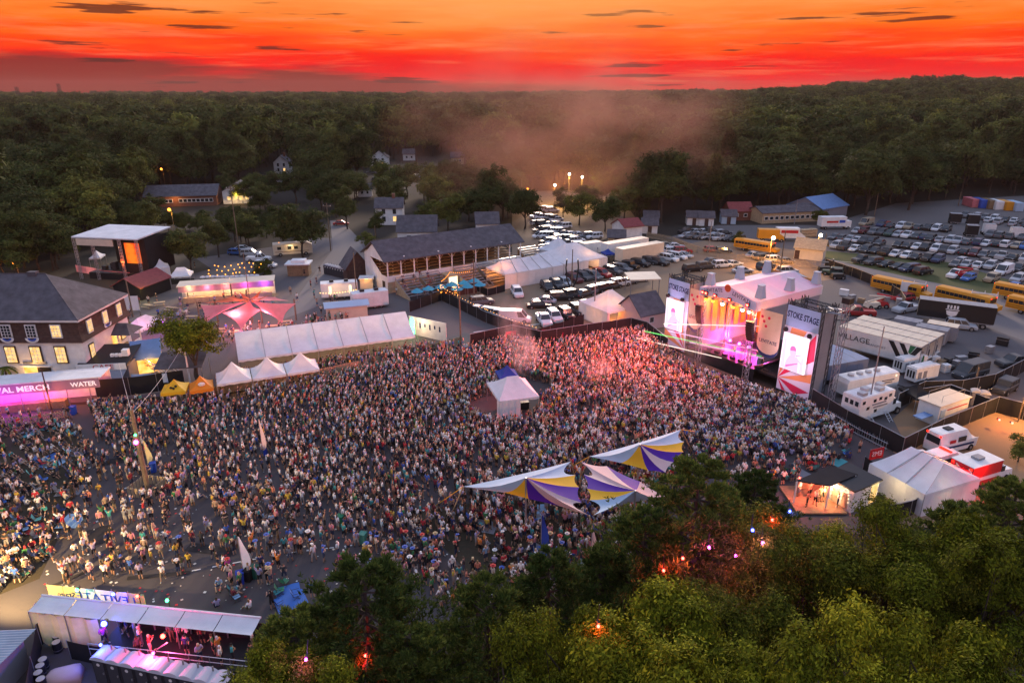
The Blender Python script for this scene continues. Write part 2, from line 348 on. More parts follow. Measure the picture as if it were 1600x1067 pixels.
# ================================================================ generic builders
def fence(label, pts, h=2.0, m='black_fabric', z=0.0, cat='fence', name='fence', step=3.0, rail=None, group=None, slats=False):
    """screened fence: posts, cloth panels between them, top rail"""
    Q = [P(*p) if len(p) == 2 else Vector(p) for p in pts]
    root = thing(name, label, cat, (Q[0].x, Q[0].y, z), 0, group)
    o = Vector((Q[0].x, Q[0].y, 0))
    for A, B in zip(Q, Q[1:]):
        A = A-o; B = B-o; A.z = B.z = 0; L = (B-A).length; n = max(1, round(L/step)); d = (B-A)/n; nn = d.normalized(); pn = Vector((-nn.y, nn.x, 0))*.02
        for i in range(n):
            a = A+d*i; c = A+d*(i+1); sag = rnd.uniform(-.05, .03)
            b = MB()
            if slats:
                k = max(3, int(d.length/.28))
                for j in range(k):
                    e = a+(c-a)*((j+.5)/k); b.tube(e+Vector((0,0,.05)), e+Vector((0,0,h)), .045, k=4)
                b.tube(a+Vector((0,0,h*.8)), c+Vector((0,0,h*.8)), .05, k=4); b.tube(a+Vector((0,0,h*.25)), c+Vector((0,0,h*.25)), .05, k=4)
            else:
                mid = (a+c)/2+pn*rnd.uniform(-3, 3)
                b.quad(a+Vector((0,0,.06)), mid+Vector((0,0,.06)), mid+Vector((0,0,h+sag)), a+Vector((0,0,h)))
                b.quad(mid+Vector((0,0,.06)), c+Vector((0,0,.06)), c+Vector((0,0,h)), mid+Vector((0,0,h+sag)))
            b.build('panel', m, root)
            MB().tube(a, a+Vector((0,0,h+.08)), .035, k=5).build('post', rail or 'steel', root)
        if rail: MB().tube(A+Vector((0,0,h+.05)), B+Vector((0,0,h+.05)), .04, k=5).build('rail', rail, root)
    return root
def hip_tent(label, A, B, depth, eave=2.6, peak=5.0, m='white_fabric', ridge=0.0, group=None, walls=(), wall_m=None, name='tent', val=.35, legs=True, cat='tent', z0=0, bays=1):
    """A,B: ground points of the front edge, left to right; ridge: length of the top edge along x"""
    o, rz, L = frame(A, B); o.z = z0
    root = thing(name, label, cat, o, rz, group)
    cx = L/2; cy = depth/2; r0 = cx-ridge/2; r1 = cx+ridge/2
    a, b_, c, d = (0,0,eave), (L,0,eave), (L,depth,eave), (0,depth,eave); p0, p1 = (r0,cy,peak), (r1,cy,peak)
    def panel(pts, n=6):
        # fabric panel: pulled in between the corners, sagging a little
        q = MB(); pts = [Vector(x) for x in pts]
        if len(pts) == 3: pts = [pts[0], pts[1], pts[2], pts[2]]
        g_ = [[None]*(n+1) for _ in range(n+1)]
        for i in range(n+1):
            for j in range(n+1):
                u = i/n; v = j/n
                x = (pts[0]*(1-u)+pts[1]*u)*(1-v)+(pts[3]*(1-u)+pts[2]*u)*v
                x.z -= .18*(peak-eave)*sin(pi*v)*(1.0 if ridge == 0 else .5) + .05*sin(pi*u)*(1-v)
                g_[i][j] = len(q.v); q.v.append(tuple(x))
        for i in range(n):
            for j in range(n): q.f.append((g_[i][j], g_[i+1][j], g_[i+1][j+1], g_[i][j+1])); q.m.append(0)
        return q.build('roof_panel', m, root, smooth=True)
    if bays > 1:
        for i in range(bays):
            f0 = L*i/bays; f1 = L*(i+1)/bays; t0 = r0+(r1-r0)*i/bays; t1 = r0+(r1-r0)*(i+1)/bays
            panel([(f0+.02,0,eave),(f1-.02,0,eave),(t1-.02,cy,peak),(t0+.02,cy,peak)]); panel([(f1-.02,depth,eave),(f0+.02,depth,eave),(t0+.02,cy,peak),(t1-.02,cy,peak)])
            if i: MB().path([(f0,-.02,eave+.03),(t0,cy,peak+.05),(f0,depth+.02,eave+.03)], .06, k=5).build('seam', 'alu' if m == 'white_fabric' else m, root)
    else:
        panel([a,b_,p1,p0]); panel([c,d,p0,p1])
    if ridge < L-.3:
        panel([b_,c,p1]); panel([d,a,p0])
    v = MB()
    for s0, s1 in ((a,b_),(b_,c),(c,d),(d,a)):
        s0 = Vector(s0); s1 = Vector(s1); k = max(3, int((s1-s0).length/1.2))
        for i in range(k):
            x = s0+(s1-s0)*i/k; y = s0+(s1-s0)*(i+1)/k; mdd = (x+y)/2
            v.poly([x, y, y-Vector((0,0,val*.8)), mdd-Vector((0,0,val)), x-Vector((0,0,val*.8))])
    v.build('valance', m, root)
    if legs:
        nb = max(1, bays)
        for i in range(nb+1):
            for y in (0.04, depth-.04):
                MB().tube((min(max(L*i/nb,.04),L-.04), y, 0), (min(max(L*i/nb,.04),L-.04), y, eave), .05, k=5).build('leg', 'alu', root)
    for wl in walls:     # (side, from, to)
        side, f, t = wl; q = MB(); n = 10
        for i in range(n):
            u0 = f+(t-f)*i/n; u1 = f+(t-f)*(i+1)/n; e0 = .06*sin(i*2.1); e1 = .06*sin((i+1)*2.1)
            def W(u, e, z):
                return {'f': (L*u, -.03-e, z), 'b': (L*u, depth+.03+e, z), 'l': (-.03-e, depth*u, z), 'r': (L+.03+e, depth*u, z)}[side]
            q.quad(W(u0,e0,.03), W(u1,e1,.03), W(u1,e1,eave-.1), W(u0,e0,eave-.1))
        q.build('side_wall', wall_m or m, root)
    return root
def gable_house(label, A, B, depth, eave, ridge, wall='white_paint', roof='shingle_roof', name='house', win=((.25,.5),(.75,.5)), lit=(), cat='house', group=None, over=.4, ridge_x=True, chimney=False, door=None):
    o, rz, L = frame(A, B); root = thing(name, label, cat, o, rz, group)
    w_ = MB()
    if ridge_x:
        w_.quad((0,0,0),(L,0,0),(L,0,eave),(0,0,eave)).quad((L,depth,0),(0,depth,0),(0,depth,eave),(L,depth,eave))
        w_.poly([(0,depth,0),(0,0,0),(0,0,eave),(0,depth/2,ridge),(0,depth,eave)]).poly([(L,0,0),(L,depth,0),(L,depth,eave),(L,depth/2,ridge),(L,0,eave)])
    else:
        w_.quad((0,depth,0),(0,0,0),(0,0,eave),(0,depth,eave)).quad((L,0,0),(L,depth,0),(L,depth,eave),(L,0,eave))
        w_.poly([(0,0,0),(L,0,0),(L,0,eave),(L/2,0,ridge),(0,0,eave)]).poly([(L,depth,0),(0,depth,0),(0,depth,eave),(L/2,depth,ridge),(L,depth,eave)])
    w_.build('wall', wall, root)
    r = MB(); t = .18
    if ridge_x: S = [((-over,-over),(L+over,-over),(L+over,depth/2),(-over,depth/2)), ((L+over,depth+over),(-over,depth+over),(-over,depth/2),(L+over,depth/2))]; k = (ridge-eave)/(depth/2)*over
    else: S = [((-over,depth+over),(-over,-over),(L/2,-over),(L/2,depth+over)), ((L+over,-over),(L+over,depth+over),(L/2,depth+over),(L/2,-over))]; k = (ridge-eave)/(L/2)*over
    for s in S:
        lo = eave-k; hi = ridge
        q = [(s[0][0],s[0][1],lo),(s[1][0],s[1][1],lo),(s[2][0],s[2][1],hi),(s[3][0],s[3][1],hi)]
        r.loft([[Vector(x)+Vector((0,0,.02)) for x in q], [Vector(x)+Vector((0,0,t)) for x in q]])
    rf = r.build('roof', roof, root)
    if chimney: MB().box(L*.6,L*.6+.9,depth*.5-.4,depth*.5+.4,ridge-.5,ridge+1.3).build('chimney', 'brick', rf)
    for i, (u, v) in enumerate(win):
        wz = eave*v; ww, wh = min(1.1, L*.09+.3), min(1.5, eave*.28)
        f = MB().cbox(L*u, -.05, wz, ww+.25, .08, wh+.25).build('window', 'white_paint', root)
        MB().cbox(0, 0, 0, ww, .06, wh).build('pane', 'warm_window' if i in lit else 'glass', f, loc=(L*u,-.08,wz))
    if door is not None: MB().cbox(L*door,-.05,1.05,1.1,.1,2.1).build('door', 'shingle_band', root)
    return root
def utility_pole(label, x, y, top_y, m='pole_wood', r=.16, arm=True, name='utility_pole', box=False, group='poles'):
    b = P(x, y); h = max(3.0, zat(b.y, top_y)); root = thing(name, label, 'pole', b, rnd.uniform(-.3, .3), group)
    MB().tube((0,0,0), (0,0,h), r, r*.62, k=8).build('shaft', m, root)
    if arm:
        MB().box(-1.1,1.1,-.06,.06,h-.75,h-.6).build('crossarm', m, root)
        for k in (-.95,0,.95): MB().tube((k,0,h-.6),(k,0,h-.38),.06,.04,k=5).build('insulator', 'white_paint', root)
    if box: MB().tube((.35,0,h-2.0),(.35,0,h-1.1),.26,k=8).build('transformer', 'alu', root)
    return root, h
def cable(label, pts, sag=.6, r=.03, m='black_paint', bulbs=0, name='cable', cat='cable', bulb_m='bulb', bulb_r=.09, group=None):
    root = thing(name, label, cat, pts[0], 0, group); o = Vector(pts[0]); L_ = []
    for a, b in zip(pts, pts[1:]):
        a = Vector(a)-o; b = Vector(b)-o
        L_ += [a+(b-a)*t/8-Vector((0,0,sag*4*(t/8)*(1-t/8))) for t in range(9)]
    MB().path(L_, r, k=4).build('wire', m, root)
    if bulbs:
        tot = len(L_)-1
        for i in range(bulbs):
            t = (i+.5)/bulbs*tot; k = int(t); p = L_[k].lerp(L_[k+1], t-k)-Vector((0,0,.12))
            MB().ball(p, bulb_r, u=6, v=4).build('bulb', bulb_m, root)
    return root
def flood(label, loc, m, color, power, r=.16, name='stage_lamp', target=None, spot=None, group=None, stem=None, cat='lamp'):
    root = thing(name, label, cat, loc, 0, group)
    MB().tube((0,.05,0),(0,.35,0),r*1.15,r*.8,k=8).build('housing','black_paint',root)
    MB().ball((0,0,0), r, u=8, v=5).build('lens', m, root)
    if stem: MB().tube((0,.2,-stem),(0,.2,0),.04,k=5).build('stem','dark_metal',root)
    point_light(root, (0,-.3,.12), color, power, .2, spot, target)
    return root
def porta_potty(label, A, rz, m='tinted', group='portable toilets', color=(.03,.035,.05), roof_c=(.45,.45,.5)):
    root = thing('portable_toilet', label, 'toilet', A, rz, group)
    MB().box(-.55,.55,-.55,.55,.08,2.05).build('cabin','tinted',root,color=color)
    d = MB().box(-.42,.42,-.60,-.552,.15,1.95).build('door','tinted',root,color=tuple(min(1,c*1.5+.01) for c in color))
    MB().box(.28,.36,-.66,-.602,1.0,1.15).build('handle','alu',d)
    r = MB(); n = 6; rings = []
    for i in range(n+1):
        t = -1+2*i/n; rings.append([(t*.6,-.62,2.05),(t*.6,.62,2.05),(t*.6,.55,2.12+.2*(1-t*t)),(t*.6,-.55,2.12+.2*(1-t*t))])
    r.loft(rings).build('roof','tinted',root,color=roof_c)
    MB().tube((.35,.35,2.0),(.35,.35,2.6),.06,k=6).build('vent_pipe','tinted',root,color=(.2,.2,.2))
    MB().tube((0,-.57,1.72),(0,-.615,1.72),.13,k=8).build('sign','white_paint',root)
    return root
def truss(q, a, b, w=.35, r=.035, mi=0):
    """square lattice truss between a and b added to builder q"""
    a = Vector(a); b = Vector(b); d = b-a; L = d.length; Q = d.to_track_quat('Z','Y'); ux = Q @ Vector((1,0,0))*w/2; uy = Q @ Vector((0,1,0))*w/2
    C = [ux+uy, uy-ux, -ux-uy, ux-uy]
    for c in C: q.tube(a+c, b+c, r, k=4, mi=mi)
    n = max(2, int(L/(w*1.6)))
    for i in range(n):
        s = a+d*i/n; e = a+d*(i+1)/n
        for k in range(4): q.tube(s+C[k], e+C[(k+1) % 4], r*.7, k=3, mi=mi)
    return q
def sail(name, label, apex, ring, mats, group=None, cat='canopy', masts=True, rows=5, label_parts=None):
    """tensile fabric: coloured wedges from a raised point to the points of its rim; ring = [(point, wedge material)...]; each wedge is its own part"""
    root = thing(name, label, cat, (apex[0], apex[1], 0), 0, group); o = Vector((apex[0], apex[1], 0)); ap = Vector(apex)-o
    n = len(ring)
    for i in range(n):
        a = Vector(ring[i][0])-o; b = Vector(ring[(i+1) % n][0])-o; m = ring[i][1]
        if m is None: continue
        q = MB(); cols = 6; idx = []
        cen = (a+b)/2; inn = (Vector((0,0,0))-Vector((cen.x,cen.y,0)))*ring[i][2] if len(ring[i]) > 2 else Vector((0,0,0))
        for j in range(rows+1):
            v = j/rows; row = []
            for k in range(cols+1):
                u = k/cols; e = a.lerp(b, u)+inn*4*u*(1-u)
                x = ap.lerp(e, v); x.z -= (ap.z-e.z)*.42*sin(pi*v)*.5+.0
                row.append(len(q.v)); q.v.append(tuple(x))
            idx.append(row)
        for j in range(rows):
            for k in range(cols): q.f.append((idx[j][k], idx[j+1][k], idx[j+1][k+1], idx[j][k+1])); q.m.append(0)
        q.build('panel', m, root, smooth=True)
    return root
# ================================================================ vehicles
VM = {}
def ring8(x, w, z0, zb): return [(x,-w*.9,z0),(x,-w,z0+.16),(x,-w,zb-.13),(x,-w*.86,zb),(x,w*.86,zb),(x,w,zb-.13),(x,w,z0+.16),(x,w*.9,z0)]
def vehicle_proto(kind):
    # x forward
    S = dict(sedan=(4.7,1.82,1.44), hatch=(4.2,1.8,1.52), suv=(4.8,1.95,1.78), pickup=(5.7,2.0,1.85), van=(5.6,2.05,2.25), jeep=(4.3,1.9,1.85), minivan=(5.1,2.0,1.78))[kind]
    L, W, H = S; w = W/2; z0 = .28
    belt = {'sedan':.92,'hatch':.95,'suv':1.08,'pickup':1.12,'van':1.15,'jeep':1.12,'minivan':1.05}[kind]
    st = {'sedan':[(-.5,.72,.55),(-.46,.95,.86),(-.26,1,.96),(.16,1,.95),(.32,1,.86),(.46,.94,.76),(.5,.74,.55)],
          'hatch':[(-.5,.78,.6),(-.47,.96,.95),(-.2,1,1),(.22,1,.98),(.36,1,.86),(.47,.93,.74),(.5,.74,.55)],
          'suv':[(-.5,.84,.62),(-.48,.98,.98),(-.2,1,1),(.2,1,1),(.32,1,.95),(.46,.95,.86),(.5,.8,.6)],
          'pickup':[(-.5,.9,.62),(-.49,.98,.94),(-.2,1,.94),(-.06,1,1),(.2,1,1),(.32,1,.96),(.47,.95,.88),(.5,.82,.6)],
          'van':[(-.5,.92,.6),(-.495,1,1),(-.2,1,1),(.25,1,1),(.36,1,.95),(.47,.93,.78),(.5,.8,.5)],
          'jeep':[(-.5,.9,.62),(-.49,.96,1),(-.2,.98,1),(.12,.98,1),(.16,.9,.98),(.48,.8,.92),(.5,.76,.6)],
          'minivan':[(-.5,.86,.6),(-.48,.98,.96),(-.2,1,1),(.2,1,.98),(.36,1,.86),(.47,.93,.74),(.5,.74,.52)]}[kind]
    body = MB().loft([ring8(L*x, w*ww, z0, belt*zz if zz > .7 else z0+belt*zz*.75) for x, ww, zz in st])
    # cabin: bottom x range, top x range
    cb = {'sedan':(-.36,.24,-.22,.06),'hatch':(-.46,.26,-.38,.08),'suv':(-.475,.25,-.42,.10),'pickup':(-.10,.24,-.06,.12),'van':(-.485,.36,-.47,.2),'jeep':(-.47,.14,-.44,.09),'minivan':(-.47,.34,-.40,.12)}[kind]
    wt = w*.74 if kind not in ('van','jeep') else w*.88
    zb = belt*.965; zt = H-.05
    gl = MB().loft([[(L*cb[0],-w*.9,zb),(L*cb[1],-w*.88,zb),(L*cb[1],w*.88,zb),(L*cb[0],w*.9,zb)], [(L*cb[2],-wt,zt),(L*cb[3],-wt*.97,zt),(L*cb[3],wt*.97,zt),(L*cb[2],wt,zt)]])
    body.loft([[(L*cb[2]-.02,-wt-.03,zt-.02),(L*cb[3]+.05,-wt-.01,zt-.02),(L*cb[3]+.05,wt+.01,zt-.02),(L*cb[2]-.02,wt+.03,zt-.02)], [(L*cb[2]+.1,-wt*.9,zt+.05),(L*cb[3]-.12,-wt*.9,zt+.05),(L*cb[3]-.12,wt*.9,zt+.05),(L*cb[2]+.1,wt*.9,zt+.05)]])
    pil = [0, 1] + ([.36] if kind == 'pickup' else [.40] if kind in ('sedan','hatch') else [.34,.66])
    for s in (-1, 1):
        for t in pil:
            xb = L*(cb[0]+(cb[1]-cb[0])*t); xt = L*(cb[2]+(cb[3]-cb[2])*t); body.tube((xb,s*w*.905,zb), (xt,s*(wt+.01),zt), .055, k=4)
    if kind == 'van':    # panel sides
        for s in (-1, 1): body.quad((L*-.48,s*w*.925,zb),(L*.12,s*w*.92,zb),(L*.06,s*(wt+.03),zt),(L*-.465,s*(wt+.03),zt))
    if kind == 'pickup':
        body.box(-L*.47,-L*.12,-w*.97,-w*.85,belt*.9,belt*1.04).box(-L*.47,-L*.12,w*.85,w*.97,belt*.9,belt*1.04).box(-L*.49,-L*.465,-w*.95,w*.95,belt*.9,belt*1.03)
    wr = .33 if kind in ('sedan','hatch') else .39
    wheels = [(L*.31,-w*.93),(L*.31,w*.93),(-L*.31,-w*.93),(-L*.31,w*.93)]
    wm = MB().tube((0,-.11,0),(0,.11,0),wr,k=10).tube((0,-.125,0),(0,.125,0),wr*.58,k=8,mi=1)
    hl = MB().cbox(0,0,0,.08,.34,.13); tl = MB().cbox(0,0,0,.06,.22,.2)
    parts = [('body', body.mesh('body',['car_paint']), (0,0,0), 1), ('windows', gl.mesh('windows',['glass']), (0,0,0), 0)]
    wme = wm.mesh('wheel',['tyre','rim'])
    for x, y in wheels: parts.append(('wheel', wme, (x,y,wr), 0))
    hme = hl.mesh('headlight',['white_paint']); tme = tl.mesh('taillight',['red_paint'])
    for s in (-1,1): parts.append(('headlight', hme, (L*.485,s*w*.66,z0+belt*.40), 0)); parts.append(('taillight', tme, (-L*.492,s*w*.78,z0+belt*.44), 0))
    return parts
CARC = {'white':(.62,.62,.63),'silver':(.36,.37,.39),'black':(.012,.012,.014),'grey':(.11,.115,.125),'dark blue':(.02,.035,.09),'blue':(.04,.13,.38),'red':(.32,.02,.02),'tan':(.32,.26,.18),'dark green':(.02,.05,.035),'charcoal':(.045,.047,.052),'maroon':(.11,.02,.025)}
CARW = ['white']*7+['silver']*5+['black']*5+['grey']*4+['charcoal']*3+['dark blue']*2+['blue','red','tan','dark green','maroon']
KINDW = ['suv']*6+['sedan']*5+['hatch']*3+['pickup']*2+['minivan','jeep']
KN = {'suv':'SUV','sedan':'sedan','hatch':'hatchback','pickup':'pickup truck','van':'van','jeep':'boxy off-roader','minivan':'minivan'}
NCAR = [0]
def car(loc, rz, kind, c, label, group, lights=False):
    if kind not in VM: VM[kind] = vehicle_proto(kind)
    NCAR[0] += 1
    root = thing({'suv':'parked_suv','pickup':'pickup_truck','van':'van','jeep':'off_roader','minivan':'minivan','hatch':'hatchback','sedan':'sedan_car'}[kind], label, 'truck' if kind == 'pickup' else 'van' if 'van' in kind else 'car', loc, rz, group)
    for nm, me, l, p in VM[kind]:
        o = link(nm, me, root, l)
        if p: o.color = (*CARC[c], 1)
    return root
def car_row(desc, p0, p1, n, head, group, jit=.35, kinds=KINDW, cols=CARW, skip=0.0, end='near'):
    A = P(*p0); B = P(*p1); i_ = 0
    for i in range(n):
        if rnd.random() < skip: continue
        t = i/max(1, n-1); q = A.lerp(B, t)+Vector((rnd.uniform(-jit,jit), rnd.uniform(-jit,jit), 0)); q.z = .1
        if q.y > 262: q.z = hill(q.x, q.y)+.1
        k = rnd.choice(kinds); c = rnd.choice(cols)
        flip = pi if rnd.random() < .25 else 0
        car(q, radians(head)+flip+rnd.uniform(-.05,.05), k, c, '%s %s, %s from the left in %s' % (c, KN[k], ordn(i_), desc), group); i_ += 1
def box_truck_body(root, L, W, z0, z1, m, name='cargo_box'): return MB().box(-L/2,L/2,-W/2,W/2,z0,z1).build(name, m, root)
WHEEL_ME = {}
def wheels(root, pos, r=.48, wd=.3):
    if r not in WHEEL_ME: WHEEL_ME[r] = MB().tube((0,-wd/2,0),(0,wd/2,0),r,k=12).tube((0,-wd/2-.02,0),(0,wd/2+.02,0),r*.5,k=8,mi=1).mesh('wheel',['tyre','rim'])
    for x, y in pos: link('wheel', WHEEL_ME[r], root, (x,y,r))
def bus(label, a, b, group='yellow school buses', front='b'):
    o, rz, L = frame(a, b); L = 11.0
    root = thing('school_bus', label, 'bus', (Vector((a[0],a[1],0))+Vector((b[0],b[1],0)))/2, rz, group)
    w = 1.22; rings = []
    for x, z1 in ((-L/2,2.85),(-L/2+.15,3.0),(L/2-1.6,3.0),(L/2-1.3,2.9)):
        rings.append([(x,-w,.75),(x,-w,2.45),(x,-w*.86,z1-.1),(x,-w*.5,z1),(x,w*.5,z1),(x,w*.86,z1-.1),(x,w,2.45),(x,w,.75)])
    MB().loft(rings).build('body','bus_yellow',root)
    MB().loft([[(L/2-1.32,-w*.92,.75),(L/2-1.32,-w*.92,1.75),(L/2-1.32,w*.92,1.75),(L/2-1.32,w*.92,.75)],[(L/2,-w*.8,.75),(L/2,-w*.8,1.5),(L/2,w*.8,1.5),(L/2,w*.8,.75)]]).build('hood','bus_yellow',root)
    MB().box(L/2-1.31,L/2-1.26,-w*.85,w*.85,1.8,2.6).build('windscreen','glass',root)
    wme = MB().cbox(0,0,0,.72,.03,.62).mesh('window',['glass'])
    for s in (-1,1):
        for i in range(11): link('window', wme, root, (-L/2+.75+i*.78, s*(w+.004), 2.08))
        for z in (1.05,1.42): MB().cbox(-.7,s*(w+.012),z,L-1.6,.03,.07).build('stripe','black_paint',root)
        for k in (-L/2,): MB().cbox(k-.02,s*.9,2.7,.06,.18,.18).build('warning_light','tail',root)
        MB().cbox(L/2-1.25,s*.95,2.75,.06,.2,.18).build('warning_light','tail',root)
    MB().box(-L/2-.03,-L/2-.005,-.5,.5,.9,2.5).build('rear_door','glass',root)
    wheels(root, [(L/2-1.0,-1.0),(L/2-1.0,1.0),(-L/2+2.6,-1.0),(-L/2+2.6,1.0)])
    return root
def trailer(label, a, b, z0=1.15, h=2.85, W=2.55, m='white_paint', roof='cream_paint', open_end=False, group=None, side_back=1, name='semi_trailer', center=None):
    """a,b: ground points of the near long side, left to right"""
    o, rz, L = frame(a, b); root = thing(name, label, 'trailer', o, rz, group)
    if open_end:
        q = MB(); t = .06
        q.box(0,L,0,t,z0,z0+h).box(0,L,W-t,W,z0,z0+h).box(0,t,t,W-t,z0,z0+h).box(t,L,t,W-t,z0,z0+.12); q.build('cargo_box', m, root)
        fr = MB(); fr.box(L,L+.08,0,.12,z0,z0+h).box(L,L+.08,W-.12,W,z0,z0+h).box(L,L+.08,.12,W-.12,z0+h-.18,z0+h).build('door_frame','steel',root)
        MB().box(t,L-.3,W*.3,W*.7,z0+.13,z0+1.2).build('cargo','black_fabric',root)
    else:
        MB().box(0,L,0,W,z0,z0+h).build('cargo_box', m, root)
        MB().box(L+.003,L+.05,.05,W/2-.02,z0+.08,z0+h-.1).build('rear_door','steel' if m != 'black_paint' else m,root)
        MB().box(L+.003,L+.05,W/2+.02,W-.05,z0+.08,z0+h-.1).build('rear_door','steel' if m != 'black_paint' else m,root)
    rm = MB(); n = max(3, int(L/1.4))
    MB().box(-.02,L+.02,-.02,W+.02,z0+h+.003,z0+h+.05).build('roof', roof, root)
    for i in range(1, n): rm.box(L*i/n-.03,L*i/n+.03,.02,W-.02,z0+h+.052,z0+h+.075)
    rm.build('roof_ribs', roof, root)
    MB().box(.6,L-.4,W*.3,W*.7,z0-.3,z0-.01).build('chassis','black_paint',root)
    MB().box(.4,L-.2,.02,.08,z0-.16,z0-.01).build('side_skirt','steel',root)
    wheels(root, [(L-1.4,.25),(L-1.4,W-.25),(L-2.6,.25),(L-2.6,W-.25)], .5)
    for y in (.35,W-.35): MB().box(2.2,2.4,y-.1,y+.1,.0,z0-.01).build('landing_leg','steel',root)
    return root, L
# ================================================================ vegetation
def leaf_mat(name, c1, c2, c3):
    m = bpy.data.materials.new(name); m.use_nodes = True; t = m.node_tree; b = t.nodes['Principled BSDF']; o = t.nodes['Material Output']
    ge = N(t,'ShaderNodeNewGeometry'); oi = N(t,'ShaderNodeObjectInfo')
    r = ramp(t, [(0,c1),(.55,c2),(1,c3)])
    f = math_n(t,'ADD', math_n(t,'MULTIPLY', ge.outputs['Random Per Island'], .58), math_n(t,'MULTIPLY', oi.outputs['Random'], .42)); t.links.new(f, r.inputs[0])
    t.links.new(r.outputs[0], b.inputs['Base Color']); b.inputs['Roughness'].default_value = .85; b.inputs['Specular IOR Level'].default_value = .06
    tr = N(t,'ShaderNodeBsdfTranslucent'); t.links.new(r.outputs[0], tr.inputs[0]); mx = N(t,'ShaderNodeMixShader'); mx.inputs[0].default_value = .2
    t.links.new(b.outputs[0], mx.inputs[1]); t.links.new(tr.outputs[0], mx.inputs[2]); t.links.new(mx.outputs[0], o.inputs[0]); M[name] = m
leaf_mat('oak_leaf', (.014,.018,.003), (.085,.094,.010), (.36,.32,.025))  # random tones carry dark crown interiors and bright leaf tips as colour
leaf_mat('bright_leaf', (.020,.026,.004), (.14,.155,.010), (.54,.48,.03))  # yellow light on the crown tops is put into this leaf colour
leaf_mat('pine_needle', (.018,.036,.010), (.07,.10,.022), (.24,.25,.04))
leaf_mat('far_leaf', (.024,.036,.009), (.085,.100,.022), (.19,.19,.036))
leaf_mat('far_leaf_dark', (.016,.026,.008), (.050,.066,.018), (.12,.125,.03))
def quads_mesh(name, C, U, V, m):
    """leaf cards: centres C, half-axes U,V (n,3)"""
    n = len(C); v = np.empty((n,4,3)); v[:,0] = C-U; v[:,1] = C-V; v[:,2] = C+U; v[:,3] = C+V     # diamond shape, like a leaf
    me = bpy.data.meshes.new(name); me.vertices.add(n*4); me.vertices.foreach_set('co', v.reshape(-1))
    me.loops.add(n*4); me.loops.foreach_set('vertex_index', np.arange(n*4, dtype=np.int32))
    me.polygons.add(n); me.polygons.foreach_set('loop_start', np.arange(0,n*4,4,dtype=np.int32)); me.polygons.foreach_set('loop_total', np.full(n,4,dtype=np.int32))
    me.materials.append(M[m]); me.update(calc_edges=True); return me
def crown_mesh(name, rs, R, Hc, base, ncl, per, leaf, m, spread=.9, squash=1.0, lobes=7):
    """broadleaf crown: clumps on a lumpy shell of several lobes"""
    k_ = 1.0 if lobes < 10 else .72
    lob = [(rs.uniform(-.6,.6)*R/k_**.8, rs.uniform(-.6,.6)*R/k_**.8, base+Hc*rs.uniform(.25,.9), R*rs.uniform(.36,.60)*k_) for _ in range(lobes)]
    lob.append((0,0,base+Hc*.55,R*.7*k_))
    C = []; tips = []; NN = []
    for _ in range(ncl):
        l = lob[rs.randint(len(lob))]; d = rs.normal(size=3); d /= np.linalg.norm(d)
        if d[2] < -.35: d[2] *= -.6
        p = np.array(l[:3])+d*l[3]*rs.uniform(.62,1.06)*np.array([1,1,squash])
        if p[2] < base: p[2] = base+rs.uniform(0,.6)
        tips.append(p); NN.append(np.repeat(d[None],per,0)); C.append(p+rs.normal(size=(per,3))*spread*np.array([.42,.42,.26]))
    C = np.concatenate(C); n = len(C)
    nn = np.concatenate(NN)+rs.normal(size=(n,3))*.38; nn[:,2] += .25; nn /= np.linalg.norm(nn,axis=1)[:,None]; a = np.cross(nn,rs.normal(size=(n,3))); a /= np.linalg.norm(a,axis=1)[:,None]; b = np.cross(nn,a)
    s = leaf*rs.uniform(.6,1.25,size=(n,1))
    return quads_mesh(name, C, a*s, b*s*.42, m), tips
def trunk_mesh(name, rs, h, r, tips, top, nb=16):
    q = MB(); pts = [Vector((0,0,0))]
    for i in range(1,5): pts.append(Vector((rs.uniform(-.25,.25), rs.uniform(-.25,.25), h*i/4)))
    for i in range(4): q.tube(pts[i], pts[i+1], r*(1-.18*i), r*(1-.18*(i+1)), k=7)
    for i in range(min(nb, len(tips))):
        t = Vector(tips[rs.randint(len(tips))]); s = pts[rs.randint(2,5)]; mid = s.lerp(t,.5)+Vector((0,0,.6))
        q.tube(s, mid, r*.34, r*.2, k=5); q.tube(mid, t, r*.2, r*.06, k=4)
    return q.mesh(name, ['bark'])
